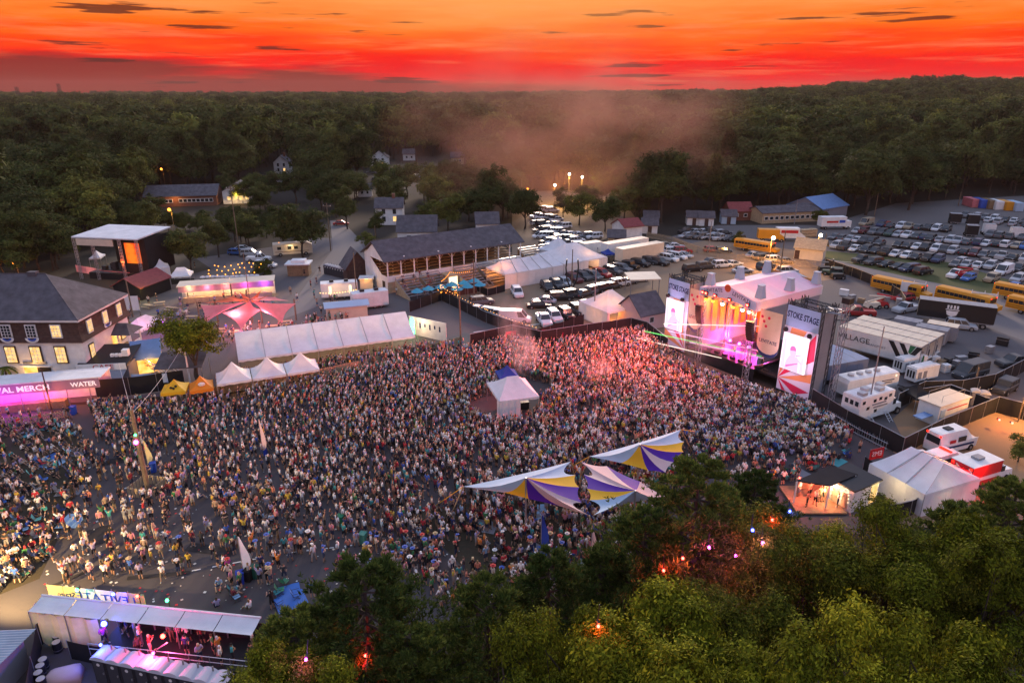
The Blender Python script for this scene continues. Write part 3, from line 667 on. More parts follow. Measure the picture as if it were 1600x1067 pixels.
def pine_meshes(name, rs, H, R, ntuft, m, needle=.30, base=.25):
    q = MB(); q.tube((0,0,0),(.2,.1,H*.55),.34,.2,k=8).tube((.2,.1,H*.55),(.1,.2,H*.98),.2,.04,k=6)
    C = []; D = []
    lv = 20
    for i in range(lv):
        t = base+(1-base)*(i+.5)/lv; z = H*t; rad = R*(1.0-((t-base)/(1-base))**2.2)*rs.uniform(.62,1.12)+.6; nb = 6
        for j in range(nb):
            a = 2*pi*j/nb+rs.uniform(-.5,.5)+i; rr = rad*rs.uniform(.7,1.15); up = rr*rs.uniform(.05,.30)
            e = np.array([cos(a)*rr, sin(a)*rr, z+up]); s = np.array([.15,.1,z])
            q.tube(s, e, .09, .02, k=4)
            k = max(4, int(ntuft/(lv*nb)))
            for _ in range(k):
                f = rs.uniform(.3,1.05)**.7; p = s+(e-s)*f+rs.normal(size=3)*np.array([.34,.34,.13])*(.5+.5*f)*rr*.28
                C.append(p); d = np.array([cos(a)*.5,sin(a)*.5,.75])+rs.normal(size=3)*.25; D.append(d/np.linalg.norm(d))
    C = np.array(C); D = np.array(D); per = 9; n = len(C)
    d = np.repeat(D,per,0)+rs.normal(size=(n*per,3))*.55; d /= np.linalg.norm(d,axis=1)[:,None]
    s = needle*rs.uniform(.5,1.2,size=(n*per,1)); c = np.repeat(C,per,0)+d*s*.5
    v = np.cross(d, rs.normal(size=(n*per,3))); v /= np.linalg.norm(v,axis=1)[:,None]
    return quads_mesh(name, c, d*s*.5, v*s*.10, m), q.mesh(name+'_trunk', ['bark'])
# ================================================================ trees
rs = np.random.RandomState(5)
TREE = {}
def tree_proto(key, kind, **k):
    if kind == 'oak':
        c, tips = crown_mesh('crown', rs, k['R'], k['Hc'], k['base'], k['ncl'], k['per'], k['leaf'], k['m'], k.get('spread',.9), k.get('sq',1.0), k.get('lobes',7))
        TREE[key] = (c, trunk_mesh('trunk', rs, k['base']+k['Hc']*.5, k.get('r',.3), tips, 0, k.get('nb',16)))
    else:
        TREE[key] = pine_meshes('crown', rs, k['H'], k['R'], k['n'], k['m'], k.get('needle',.3), k.get('base',.25))
def tree(key, name, label, loc, rz=0.0, sc=1.0, group=None, cat='tree', szz=None):
    c, t = TREE[key]; root = thing(name, label, cat, loc, rz, group); root.scale = (sc, sc, szz or sc)
    link('trunk', t, root); link('crown', c, root); return root
# foreground trees, just below the drone
tree_proto('near_oak_a','oak',R=4.4,Hc=10,base=9,ncl=430,per=125,leaf=.105,m='oak_leaf',spread=.72,nb=60,lobes=12)
tree_proto('near_oak_b','oak',R=4.0,Hc=9,base=9.5,ncl=400,per=125,leaf=.105,m='bright_leaf',spread=.66,nb=60,lobes=12)
tree_proto('near_pine_a','pine',H=19,R=5.6,n=7800,m='pine_needle',needle=.36,base=.25)
tree_proto('near_pine_b','pine',H=17,R=5.0,n=6600,m='pine_needle',needle=.36,base=.25)
NEAR = [ # key, px x,y of the crown top, height, scale, rz, name, label
 ('near_pine_a',1095,722,19.0,.95,.3,'pine_tree','tall dark pine overlapping the right end of the striped sails'),
 ('near_pine_b',1188,742,16.0,.8,1.9,'pine_tree','slim dark pine between the striped sails and the red-lit bar'),
 ('near_pine_b',1015,800,16.5,.85,2.4,'pine_tree','dark pine spreading below the near corner of the striped sails'),
 ('near_pine_b',860,868,15.0,.85,.9,'pine_tree','dark pine standing in front of the blue banner flag'),
 ('near_pine_a',760,905,15.5,.80,4.1,'pine_tree','loose pine at the bottom middle beside the footpath'),
 ('near_pine_a',560,880,17.0,.95,5.2,'pine_tree','broad pine hiding the right end of the viewing platform'),
 ('near_pine_b',455,962,15.5,.85,.2,'pine_tree','small pine leaning over the viewing platform rail'),
 ('near_pine_a',640,985,14.5,.8,3.0,'pine_tree','dark pine above the red light at the bottom edge'),
 ('near_oak_a',1268,808,17.5,.86,.5,'oak_tree','dark round oak below the red-lit bar'),
 ('near_oak_b',1420,826,17.5,.84,2.2,'oak_tree','bright yellow-green oak in front of the white EMS tent'),
 ('near_oak_b',1580,840,18.5,.80,4.0,'oak_tree','olive oak at the right edge below the ambulances'),
 ('near_pine_b',1500,790,15.0,.85,5.0,'pine_tree','shaded pine between the EMS tent and the bare earth'),
 ('near_pine_b',1590,752,15.5,.85,5.5,'pine_tree','dark pine at the right edge beside the red ambulance'),
 ('near_pine_b',1128,768,16.0,.95,4.4,'pine_tree','bushy pine filling the gap below the tall dark pine'),
 ('near_pine_b',945,858,13.5,.75,3.7,'pine_tree','low pine beside the cream flag'),
 ('near_oak_a',1345,842,16.5,.72,3.6,'oak_tree','dark oak in front of the white container bar'),
 ('near_oak_a',1500,850,16.5,.74,.9,'oak_tree','dark oak between the bright yellow oak and the right edge'),
 ('near_oak_a',1150,900,16.5,.76,1.2,'oak_tree','dark oak in the lower right below the magenta lights'),
 ('near_oak_b',900,985,19.0,.62,3.3,'oak_tree','narrow oak crown at the bottom middle'),
 ('near_oak_b',1030,975,20.0,.78,5.4,'oak_tree','broad oak crown at the bottom edge right of the middle'),
 ('near_oak_b',1180,985,20.0,.74,.1,'oak_tree','yellow-green oak at the bottom edge below the magenta lights'),
 ('near_oak_b',1345,1015,20.5,.72,1.7,'oak_tree','yellow-green oak at the bottom edge, second from the right corner'),
 ('near_oak_b',1500,1012,20.5,.72,2.9,'oak_tree','yellow-green oak at the bottom edge, nearest the right corner'),
 ('near_oak_b',430,1045,17.0,.62,4.4,'oak_tree','pale-leaved oak at the bottom edge right of the toilets'),
 ('near_oak_b',800,1035,19.0,.60,2.0,'oak_tree','small oak at the bottom edge left of the narrow crown'),
]
for key, x, y, h, sc, rz, nm, lb in NEAR:
    top = P(x, y, h); hh = {'near_oak_a':19,'near_oak_b':18,'near_pine_a':19,'near_pine_b':17}[key]
    tree(key, nm, lb, (top.x, top.y, 0), rz, sc, 'trees below the camera', szz=h/hh)
# yard trees and forest
tree_proto('mid_a','oak',R=5.4,Hc=10,base=1.0,ncl=190,per=42,leaf=.34,m='far_leaf',spread=1.3,nb=12)
tree_proto('mid_b','oak',R=6.0,Hc=11,base=1.0,ncl=200,per=42,leaf=.36,m='far_leaf_dark',spread=1.4,nb=12)
tree_proto('mid_c','oak',R=4.8,Hc=14,base=1.0,ncl=200,per=42,leaf=.34,m='far_leaf_dark',spread=1.3,lobes=9,nb=12)
tree_proto('mid_d','oak',R=3.6,Hc=7.5,base=.8,ncl=210,per=60,leaf=.17,m='bright_leaf',spread=.8,nb=20)
tree_proto('far_a','oak',R=5.6,Hc=11,base=2,ncl=80,per=34,leaf=.62,m='far_leaf',spread=1.9,nb=4)
tree_proto('far_b','oak',R=6.2,Hc=10,base=2.5,ncl=80,per=34,leaf=.66,m='far_leaf_dark',spread=2.0,nb=4)
tree_proto('far_c','oak',R=4.8,Hc=14,base=2,ncl=80,per=34,leaf=.62,m='far_leaf_dark',spread=1.8,nb=4)
tree_proto('far_p','pine',H=19,R=3.8,n=320,m='far_leaf_dark',needle=1.5,base=.25)
YT = [ # key, base px, scale, label
 ('mid_d',312,600,1.2,'small leafy tree with browning leaves beside the long white tent'),
 ('mid_b',300,425,.78,'dark tree standing beside the small stage'),
 ('mid_c',342,402,.72,'dark tree between the small stage and the motorhome'),
 ('mid_b',474,404,1.05,'very dark round tree behind the motorhome'),
 ('mid_a',445,392,.7,'green tree left of the very dark round tree'),
 ('mid_c',543,358,.80,'dark tree at the top of the road'),
 ('mid_b',612,335,.98,'round tree behind the white house by the road'),
 ('mid_a',508,330,.85,'olive tree on the far side of the road'),
 ('mid_a',700,362,.9,'tree rising behind the grandstand roof'),
 ('mid_b',752,356,.95,'tree behind the right half of the grandstand roof'),
 ('mid_a',668,352,.62,'small tree beside the grey gabled house'),
 ('mid_c',588,372,.5,'bushy tree in front of the white house'),
 ('mid_a',574,395,.42,'dark bush by the grandstand entrance'),
 ('mid_a',408,336,.75,'tree beside the lit school entrance'),
 ('mid_a',380,318,.7,'tree between the school and the car field'),
 ('mid_a',410,442,.42,'round bush behind the vendor trailers'),
 ('mid_d',195,530,.35,'small shrub beside the hall porch'),
 ('mid_a',905,352,.85,'tree lit from behind by the bright lamp in the car lot'),
 ('mid_b',945,362,.8,'tree at the right side of the bright car lot'),
 ('mid_c',880,340,.62,'thin tree beside the bright lamp'),
 ('mid_a',975,345,.9,'olive tree above the white sheds'),
 ('mid_c',1150,388,.30,'small conical shrub by the far school bus'),
 ('mid_a',1278,352,.40,'bush beside the blue roofed barn'),
 ('mid_b',820,358,.95,'tree left of the bright car lot'),
 ('mid_b',785,345,1.0,'dark tree behind the far end of the grandstand'),
 ('mid_a',1590,722,.28,'leafy bush at the right edge of the bare earth'),
]
for key, x, y, sc, lb in YT:
    tree(key, 'bush' if sc < .45 else 'tree', lb, P(x, y), rnd.uniform(0,6), sc, 'yard trees', cat='bush' if sc < .45 else 'tree')
k_ = 0
for poly,n_,lo,hi,lb in (([(228,356),(300,352),(420,345),(425,362),(330,368),(240,372)],14,.36,.5,'below the school'),([(345,300),(420,292),(425,330),(360,322)],7,.6,.9,'between the school and the car field'),([(476,292),(560,296),(560,335),(500,345),(450,335)],11,.7,1.05,'left of the road'),([(560,300),(640,296),(800,300),(820,345),(760,350),(650,345),(570,338)],26,.75,1.15,'behind the grandstand'),([(905,318),(985,315),(1005,345),(950,358),(912,350)],9,.6,.9,'beside the smoky middle lot'),([(0,395),(130,385),(140,425),(0,440)],12,.75,1.05,'in the dark belt left of the small stage'),([(345,372),(430,365),(430,385),(360,395)],7,.5,.75,'behind the lantern bar'),([(150,352),(225,345),(262,362),(230,385),(160,388)],9,.6,.85,'behind the small stage')):
    sp_ = []
    while len(sp_) < n_:
        x = rnd.uniform(min(p[0] for p in poly),max(p[0] for p in poly)); y = rnd.uniform(min(p[1] for p in poly),max(p[1] for p in poly))
        if inpoly(x,y,poly): sp_.append((x,y))
    for i,(x,y) in enumerate(sorted(sp_)): tree(rnd.choice(['mid_a','mid_b','mid_b','mid_c']),'tree','leafy tree %s, %s from the left' % (lb,ordn(i)),P(x,y),rnd.uniform(0,6),rnd.uniform(lo,hi),'yard trees')
# forest: individual trees at its front, one mass behind
def forest_base(x):
    T = [(-400,420),(-60,415),(60,408),(130,392),(215,378),(222,352),(228,304),(404,298),(408,262),(475,260),(480,300),(560,300),(575,262),(740,262),(750,318),(800,300),(830,298),(960,296),(980,322),(1010,352),(1050,352),(1110,338),(1190,332),(1330,327),(1345,338),(1440,326),(1480,314),(1600,306),(2000,300)]
    for (a,b),(c,d) in zip(T, T[1:]):
        if a <= x <= c: return b+(d-b)*(x-a)/(c-a)
    return 320
pts = []
Y = 120.0
while Y < 2700:
    sp = 11.5+max(0,Y-300)*.0085
    X = -Y*.95-40
    while X < Y*.95+40:
        x = X+rnd.uniform(-.42,.42)*sp; y = Y+rnd.uniform(-.42,.42)*sp
        u, v = px(x, y)
        if v < forest_base(u) and not (y > 1500 and x/y > .42):
            if not (410 < u < 475 and 268 < v < 305) and not (560 < u < 735 and 244 < v < 300 and rnd.random() < .75): pts.append((x, y))
        X += sp
    Y += sp*.88
pts.sort(key=lambda p: p[1])
vis = [p for p in pts if -20 < px(*p)[0] < 1620]
front = set(); NI = 240
colmin = {}
for p in vis:
    if len(front) >= NI: break
    front.add(p)
fl = sorted(front, key=lambda p: px(*p)[0])
KEYS = ['far_a','far_b','far_c','far_p']
KNAME = {'mid_a':'olive broadleaf','mid_b':'dark spreading broadleaf','mid_c':'tall dark broadleaf','far_p':'dark pine'}
for i, p in enumerate(fl):
    k = rnd.choice(['mid_a','mid_b','mid_b','mid_c','far_p'])
    s = rnd.uniform(1.1,1.75)
    if k == 'far_p': s *= .75
    tree(k, 'pine_tree' if k == 'far_p' else 'oak_tree', '%s tree, %s from the left at the front of the woods' % (KNAME[k], ordn(i)), (p[0],p[1],hill(*p)-.2), rnd.uniform(0,6.28), s, 'trees along the front of the woods')
def gn_instances(name, pts, rots, scales, idx, protos, label, kind='stuff', cat=None):
    cl = bpy.data.collections.new(name+'_set')
    for i, (me) in enumerate(protos):
        o = bpy.data.objects.new('%s_proto_%02d' % (name, i), me); cl.objects.link(o)
    me = bpy.data.meshes.new(name); n = len(pts); me.vertices.add(n); me.vertices.foreach_set('co', np.array(pts, dtype=np.float32).reshape(-1))
    a = me.attributes.new('rot','FLOAT','POINT'); a.data.foreach_set('value', np.array(rots,dtype=np.float32))
    a = me.attributes.new('sc','FLOAT','POINT'); a.data.foreach_set('value', np.array(scales,dtype=np.float32))
    a = me.attributes.new('idx','INT','POINT'); a.data.foreach_set('value', np.array(idx,dtype=np.int32))
    o = link(name, me); tag(o, label, cat, kind=kind)
    g = bpy.data.node_groups.new(name,'GeometryNodeTree'); g.interface.new_socket('Geometry', in_out='INPUT', socket_type='NodeSocketGeometry'); g.interface.new_socket('Geometry', in_out='OUTPUT', socket_type='NodeSocketGeometry')
    gi = g.nodes.new('NodeGroupInput'); go = g.nodes.new('NodeGroupOutput'); ip = g.nodes.new('GeometryNodeInstanceOnPoints'); ci = g.nodes.new('GeometryNodeCollectionInfo')
    ci.inputs['Collection'].default_value = cl; ci.inputs['Separate Children'].default_value = True; ci.inputs['Reset Children'].default_value = True
    def at(nm, t):
        x = g.nodes.new('GeometryNodeInputNamedAttribute'); x.data_type = t; x.inputs['Name'].default_value = nm; return x.outputs['Attribute']
    cb = g.nodes.new('ShaderNodeCombineXYZ'); g.links.new(at('rot','FLOAT'), cb.inputs[2])
    g.links.new(gi.outputs[0], ip.inputs['Points']); g.links.new(ci.outputs[0], ip.inputs['Instance']); ip.inputs['Pick Instance'].default_value = True
    g.links.new(at('idx','INT'), ip.inputs['Instance Index']); g.links.new(cb.outputs[0], ip.inputs['Rotation']); g.links.new(at('sc','FLOAT'), ip.inputs['Scale'])
    g.links.new(ip.outputs[0], go.inputs[0])
    md = o.modifiers.new('instances','NODES'); md.node_group = g
    return o
def joined(c, t):
    import bmesh
    b = bmesh.new(); b.from_mesh(c); nf = len(b.faces); b.from_mesh(t)
    b.faces.ensure_lookup_table()
    for f in b.faces[nf:]: f.material_index = 1
    me = bpy.data.meshes.new('far_tree'); b.to_mesh(me); b.free(); me.materials.append(c.materials[0]); me.materials.append(t.materials[0]); return me
rest = [p for p in pts if p not in front]
fp, fr_, fs, fi = [], [], [], []
for p in rest:
    k = rnd.choices([0,1,2,3],[.3,.3,.2,.2])[0]
    fp.append((p[0],p[1],hill(*p)-.3)); fr_.append(rnd.uniform(0,6.28)); fi.append(k)
    fs.append(rnd.uniform(1.0,2.0)*(.68 if k == 3 else 1)*(1+max(0,p[1]-300)*.00008))
gn_instances('forest', fp, fr_, fs, fi, [joined(*TREE[k]) for k in KEYS], 'dark woods stretching back to the horizon')
for i, (x, y0) in enumerate(((75,136),(137,131))):     # masts on the skyline
    d = 1500.0; X = (x-800)/FOC*d/cos(PITCH)*.94; root = thing('lattice_mast', ('left' if i == 0 else 'right')+' of the two thin masts on the skyline', 'mast', (X,d,8), 0, 'skyline masts')
    truss(MB(), (0,0,0), (0,0,zat(d,y0)-8), 4.5, .4).build('lattice','black_paint',root)
# ================================================================ the hall at the left
root = thing('hall', 'large white hall with brown shingled upper storey and grey hipped roof', 'building', (-90.8,86.6,0), 0)
L, D, Z1, Z2, ZR = 32.6, 11.6, 6.2, 9.2, 14.1
MB().quad((0,0,0),(L,0,0),(L,0,Z1),(0,0,Z1)).quad((L,0,0),(L,D,0),(L,D,Z1),(L,0,Z1)).quad((L,D,0),(0,D,0),(0,D,Z1),(L,D,Z1)).quad((0,D,0),(0,0,0),(0,0,Z1),(0,D,Z1)).build('wall','white_paint',root)
def ringz(o, z): return [(-o,-o,z),(L+o,-o,z),(L+o,D+o,z),(-o,D+o,z)]
MB().loft([ringz(.42,Z1-.05),ringz(.12,Z1+.9),ringz(.06,Z2)],cap=False).build('shingle_storey','shingle_band',root)
for z in np.arange(Z1+.15, Z2, .34): MB().loft([ringz(.44-.1*(z-Z1)/.9 if z < Z1+.9 else .14,z),ringz(.47-.1*(z-Z1)/.9 if z < Z1+.9 else .16,z-.03)],cap=False).build('shingle_course','shingle_band',root)
MB().loft([ringz(.5,Z2-.12),ringz(.55,Z2+.18)]).build('eave_board','white_paint',root)
r = MB(); e = .6; q0,q1 = (-7.0+e, D/2), (L-6.7, D/2); z = Z2+.19
r.quad((-9,-e,z),(L+e,-e,z),(q1[0],q1[1],ZR),(-9,D/2,ZR)).tri((L+e,-e,z),(L+e,D+e,z),(q1[0],q1[1],ZR)).quad((L+e,D+e,z),(-9,D+e,z),(-9,D/2,ZR),(q1[0],q1[1],ZR))
rf = r.build('roof','shingle_roof',root)
MB().tube((q1[0],q1[1],ZR),(L+e,-e,z),.09,k=5).tube((-9,D/2,ZR),(q1[0],q1[1],ZR),.1,k=5).build('ridge_cap','shingle_roof',rf)
MB().tube((L-13.5,3.6,12.3),(L-13.5,3.6,13.0),.35,.2,k=10).build('roof_vent','white_paint',rf)
MB().box(L-9.0,L-7.8,D/2-.4,D/2+.4,ZR-.4,ZR+.35).build('roof_hatch','shingle_roof',rf)
def hall_window(x, z, wd, h, lit, front=True, swag=False):
    f = MB().cbox(0,0,0,wd+.3,.14,h+.3).build('window','white_paint' if z > Z1 else 'shingle_band',root,loc=(x,-.12 if z < Z1 else -.24,z) if front else (L+(.05 if z < Z1 else .18),x,z))
    if not front: f.rotation_euler[2] = pi/2
    p = MB().cbox(0,-.06,0,wd,.08,h).build('pane','warm_window' if lit else 'glass',f)
    g_ = MB()
    for k in (-.17,.17): g_.cbox(wd*k,-.115,0,.05,.03,h)
    for k in (-.25,0,.25): g_.cbox(0,-.118,h*k,wd,.03,.05)
    g_.build('muntin','white_paint',f)
    if swag:
        s = MB(); n = 8
        for i in range(n):
            a = pi+pi*i/n; b = pi+pi*(i+1)/n
            for r0, r1, mi in ((.62,.95,0),(.3,.6,1)): s.quad((cos(a)*r0,-.2,sin(a)*r0*.75-h/2-.1),(cos(a)*r1,-.2,sin(a)*r1*.75-h/2-.1),(cos(b)*r1,-.2,sin(b)*r1*.75-h/2-.1),(cos(b)*r0,-.2,sin(b)*r0*.75-h/2-.1),mi)
        s.build('bunting',['white_paint','blue_paint'],f)
for i, xx in enumerate((11,50,89)):
    X = P(xx,515,7.8).x*86.6/P(xx,515,7.8).y+90.8; hall_window(X,7.75,1.15,1.6,i == 2,swag=i < 2)
    X = P(xx+7,551,4.4).x*86.6/P(xx+7,551,4.4).y+90.8; hall_window(X,4.35,1.3,2.2,True)
for xx in (-28,-66):
    X = P(xx,515,7.8).x*86.6/P(xx,515,7.8).y+90.8; hall_window(X,7.75,1.15,1.6,False,swag=True); hall_window(X+.3,4.35,1.3,2.2,True)
for yy in (2.2,6.0,9.6): hall_window(yy,7.7,.9,1.6,True,False,swag=yy == 6.0)
for yy in (1.8,9.6): hall_window(yy,4.2,.9,1.9,True,False)
X = P(48,590,1.2).x+90.8
MB().box(X-1.0,X+.75,-.1,-.01,0.05,2.5).build('door','orange_glow',root); MB().box(X+.8,X+2.6,-.1,-.01,.05,2.5).build('door','black_paint',root)
MB().box(X-1.25,X+2.8,-.35,-.01,2.6,2.8).build('door_canopy','white_paint',root); MB().box(X-.9,X+2.3,-.2,-.01,3.0,3.35).build('sign_board','steel',root)
point_light(root,(X,-1.2,2.3),(1,.5,.12),120)
# porch on the side
pr = thing('porch','small gabled porch with orange light on the side of the hall','porch',(-59.0,93.5,0),0)
MB().box(0,3.2,0,3.4,2.3,2.5).build('floor','wood',pr)
MB().loft([[(-.2,-.3,4.7),(3.6,-.3,4.7),(3.6,3.7,4.7),(-.2,3.7,4.7)],[(-.2,1.5,5.9),(2.4,1.5,5.9),(2.4,1.9,5.9),(-.2,1.9,5.9)]]).build('roof','shingle_roof',pr)
for x,y in ((3.1,.1),(3.1,3.3),(1.6,.1)): MB().tube((x,y,0),(x,y,4.7),.1,k=6).build('post','white_paint',pr)
MB().box(.3,1.4,-.02,.06,2.5,4.5).build('door','orange_glow',pr); MB().box(3.15,3.2,.4,3.0,2.5,3.3).build('railing','white_paint',pr)
point_light(pr,(1.8,1.0,4.3),(1,.45,.1),90)
rp = thing('ramp','long wooden access ramp with rails leading down from the hall porch','ramp',(-56,92.5,0),-.55)
for k in range(9): MB().box(k*1.1,k*1.1+1.0,0,1.5,2.3-k*.24-.1,2.3-k*.24).build('plank','pale_wood',rp)
for y in (0,1.5): MB().tube((0,y,3.3),(9.9,y,1.2),.05,k=5).tube((0,y,2.9),(9.9,y,.8),.04,k=5).build('handrail','white_paint',rp)
# palm by the door
pm = thing('potted_palm','palm with drooping fronds standing before the hall door','palm',P(14,603),0)
MB().tube((0,0,0),(0,0,.8),.5,.6,k=10).build('pot','steel',pm); MB().tube((0,0,.7),(.1,0,2.6),.16,.11,k=7).build('trunk','bark',pm)
for k in range(11):
    a = 2*pi*k/11; f = MB(); pts_ = [Vector((cos(a)*t*1.7,sin(a)*t*1.7,2.6+.8*t-1.5*t*t)) for t in (0,.25,.5,.75,1)]
    for p0,p1 in zip(pts_,pts_[1:]):
        s = Vector((-sin(a),cos(a),0))*.2; f.quad(p0-s,p1-s*.6,p1,p0).quad(p0,p1,p1+s*.6,p0+s)
    f.build('frond','pine_needle',pm)
# cafe
A, B = P(133,600), P(205,597); o, rz, L = frame(A,B)
cf = thing('cafe_stand','low black-roofed cafe with a red CAFE sign beside the hall','cafe',o,rz)
MB().box(0,L,0,4.5,0,2.6).build('wall','grey_fabric',cf)
MB().loft([[(-.3,-.9,2.75),(L+.3,-.9,2.75),(L+.3,4.8,3.9),(-.3,4.8,3.9)],[(-.3,-.9,2.9),(L+.3,-.9,2.9),(L+.3,4.8,4.05),(-.3,4.8,4.05)]]).build('roof','black_paint',cf)
MB().box(-.2,L+.2,-1.0,-.92,2.3,3.25).build('sign_board','white_paint',cf)
text_part('CAFE',.95,'red_paint',cf,(L*.55,-1.02,2.78),extrude=.02,xs=1.25)
MB().loft([[(-.2,-1.1,2.25),(L+.2,-1.1,2.25),(L+.2,-2.7,1.7),(-.2,-2.7,1.7)],[(-.2,-1.1,2.3),(L+.2,-1.1,2.3),(L+.2,-2.7,1.75),(-.2,-2.7,1.75)]]).build('awning','grey_fabric',cf)
for k in range(3): MB().cbox(L*.62+k*.55,1.2,3.65,.4,.4,.4).build('roof_vent','white_paint',cf)
MB().cbox(L*.9,1.5,3.9,.8,.8,.9).build('air_unit','white_paint',cf)
# merch booth
A, B = P(-60,652), P(118,636); o, rz, L = frame(A,B)
mb_ = thing('merch_booth','long merchandise booth glowing purple and orange with FESTIVAL MERCH lettering','booth',o,rz)
MB().box(-1,L+3.6,3.4,3.5,0,3.8).build('back_wall','white_paint',mb_)
mat('sign_white',(.92,.90,.90),.5,em=(1,.9,.95),es=.25); mag = mat('booth_sign',(.34,.22,.30),.6,.05,1)
MB().box(-1,L+3.4,-.25,-.12,2.55,3.8).build('sign_band','booth_sign',mb_)
MB().loft([[(-1,-.22,3.82),(L+3.7,-.22,3.82),(L+3.7,3.8,3.6),(-1,3.8,3.6)],[(-1,-.22,3.95),(L+3.7,-.22,3.95),(L+3.7,3.8,3.73),(-1,3.8,3.73)]]).build('roof','white_paint',mb_)
text_part('FESTIVAL MERCH',1.0,'sign_white',mb_,(L*.49,-.27,3.15),extrude=.03,xs=1.12,bold=.015); text_part('WATER',.85,'sign_white',mb_,(L+1.6,-.27,3.15),extrude=.03,bold=.015)
MB().box(-1,L-1,-.1,.9,0,1.05).build('counter','wood',mb_)
for x in np.arange(-.8,L+3.5,2.6): MB().tube((x,-.1,0),(x,-.1,3.3),.06,k=5).build('post','alu',mb_)
shc = [(.25,.1,.5),(.6,.2,.2),(.7,.6,.5),(.1,.1,.4),(.65,.3,.1),(.8,.75,.7)]
for i in range(16): MB().box(-.4,.4,-.03,.03,-.45,.45).box(-.62,-.4,-.03,.03,.1,.42).box(.4,.62,-.03,.03,.1,.42).build('shirt','tinted',mb_,loc=(.4+i*L/16,3.3,1.6+.25*(i%2)),color=shc[i%6])
for x, c, pw in ((1.5,(.8,.05,1),500),(L*.35,(.85,.04,1),600),(L*.6,(.9,.08,.7),450),(L*.82,(1,.22,.06),520),(L+1.8,(1,.3,.1),160)): point_light(mb_,(x,-1.6,2.2),c,pw*.22,.2); point_light(mb_,(x,1.2,2.6),c,pw*.6,.2)
fence('wooden picket fence in front of the merchandise booth',[(-20,668),(60,661),(112,652)],1.1,'pale_wood',slats=True,name='picket_fence',step=2.6)
ub,h = utility_pole('thin rusty pole standing against the merchandise booth',82,645,575,'shingle_band',.11,arm=False)
# grey scaffold screen and dark walls round the cafe yard
fence('black cloth wall behind the CAFE yard',[(152,622),(205,618),(290,606)],2.6)
fence('tan rail along the front of the long tent',[(335,618),(500,590),(620,563),(722,537)],1.2,'pale_wood',slats=False,name='rail_fence',step=4,rail='pale_wood')
for o_ in bpy.data.objects:
    pass
# grey lean-to roofs between cafe and tree
q = thing('lean_to','brown-grey flat canopy left of the white peaked tents','canopy',P(245,606),.15)
MB().loft([[(0,0,2.6),(6.2,0,2.6),(6.2,4,3.6),(0,4,3.6)],[(0,0,2.7),(6.2,0,2.7),(6.2,4,3.7),(0,4,3.7)]]).build('roof','shingle_roof',q)
for x,y in ((.1,.1),(6.1,.1),(.1,3.9),(6.1,3.9)): MB().tube((x,y,0),(x,y,2.6),.06,k=5).build('post','steel',q)
q = thing('sign_panel','pale blue banner board on posts left of the yellow canopy','sign',P(210,612),.08)
MB().box(0,4.6,0,.08,1.2,2.5).build('board','sail_blue',q)
for x in (.1,2.3,4.5): MB().tube((x,.12,0),(x,.12,2.6),.05,k=5).build('post','steel',q)
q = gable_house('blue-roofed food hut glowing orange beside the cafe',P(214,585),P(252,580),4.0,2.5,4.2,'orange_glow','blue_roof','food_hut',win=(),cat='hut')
point_light(q,(2,-1.2,2.2),(1,.35,.06),160)
q = hip_tent('pink-lit white canopy between the hall and the pink star canopy',P(222,540),P(262,520),3.5,2.4,3.8,ridge=2.0)
point_light(q,(2,1.5,2.0),(1,.2,.5),180); point_light(q,(5.2,0,2.2),(.7,.1,1),120)
# ================================================================ tents in the arena
A = P(372,563,3.0); B = P(649,525,3.0)
q = hip_tent('long white frame tent in seven bays beside the crowd',A,B,10.5,3.0,5.4,ridge=(B-A).length-.02,bays=7,walls=[('b',0,1)],wall_m='curtain',name='long_tent')
LT = (B-A).length
for i in range(7): point_light(q,(LT*(i+.5)/7,5.2,3.4),(1,.62,.25),150)
for i in range(7): MB().ball((LT*(i+.5)/7,5.2,3.6),.14,u=6,v=4).build('lamp','bulb',q)
for i, lb in enumerate(('nearest the orange canopy','in the middle of the three','nearest the long tent')):
    A = P(338,601,2.5); B = P(500,576.5,2.5); a = A.lerp(B,i/3+.004); b = A.lerp(B,(i+1)/3-.004)
    q = hip_tent('white peaked tent '+lb,a,b,(b-a).length*.98,2.5,4.6,group='three white peaked tents',walls=[('b',0,1)]+([('l',0,1)] if i == 0 else []),wall_m='curtain')
    point_light(q,(2.8,2.8,2.6),(1,.45,.12),110); MB().ball((2.8,2.8,2.8),.12,u=6,v=4).build('lamp','bulb',q)
q = hip_tent('yellow pop-up canopy with dark markings in front of the dark wall',P(250,615,2.2),P(290,611,2.2),3.0,2.2,3.4,m='yellow_fabric',name='pop_up_canopy',val=.45,cat='canopy')
for x,y,z in ((1.3,-.04,2.75),(1.8,.35,2.75),(1.55,.15,2.55)): MB().ball((x,y+.25,z),.18,1,.3,1,u=6,v=4).build('print','black_paint',q)
q = hip_tent('orange pop-up canopy with a white badge beside the peaked tents',P(296,612,2.2),P(334,606,2.2),3.0,2.2,3.6,m='orange_fabric',name='pop_up_canopy',val=.45,cat='canopy',walls=[('l',0,1)])
MB().ball((1.5,.5,2.75),.34,1.3,.35,.8,u=10,v=5).build('badge','white_paint',q)
# FOH tent and blue canopy
A = P(780,627,2.7); B = P(843,619,2.7)
q = hip_tent('white mix-desk tent standing alone in the middle of the crowd',A,B,6.0,2.7,4.5,ridge=1.4,walls=[('f',.0,.52),('l',.0,.12)],name='mix_tent')
MB().box(1.5,4.5,2,3.2,0,1.1).build('mixing_desk','black_paint',q)
hip_tent('dark blue pop-up canopy just behind the white mix-desk tent',P(781,592,2.3),P(812,589,2.3),3.0,2.3,3.6,m='blue_fabric',name='pop_up_canopy',cat='canopy')
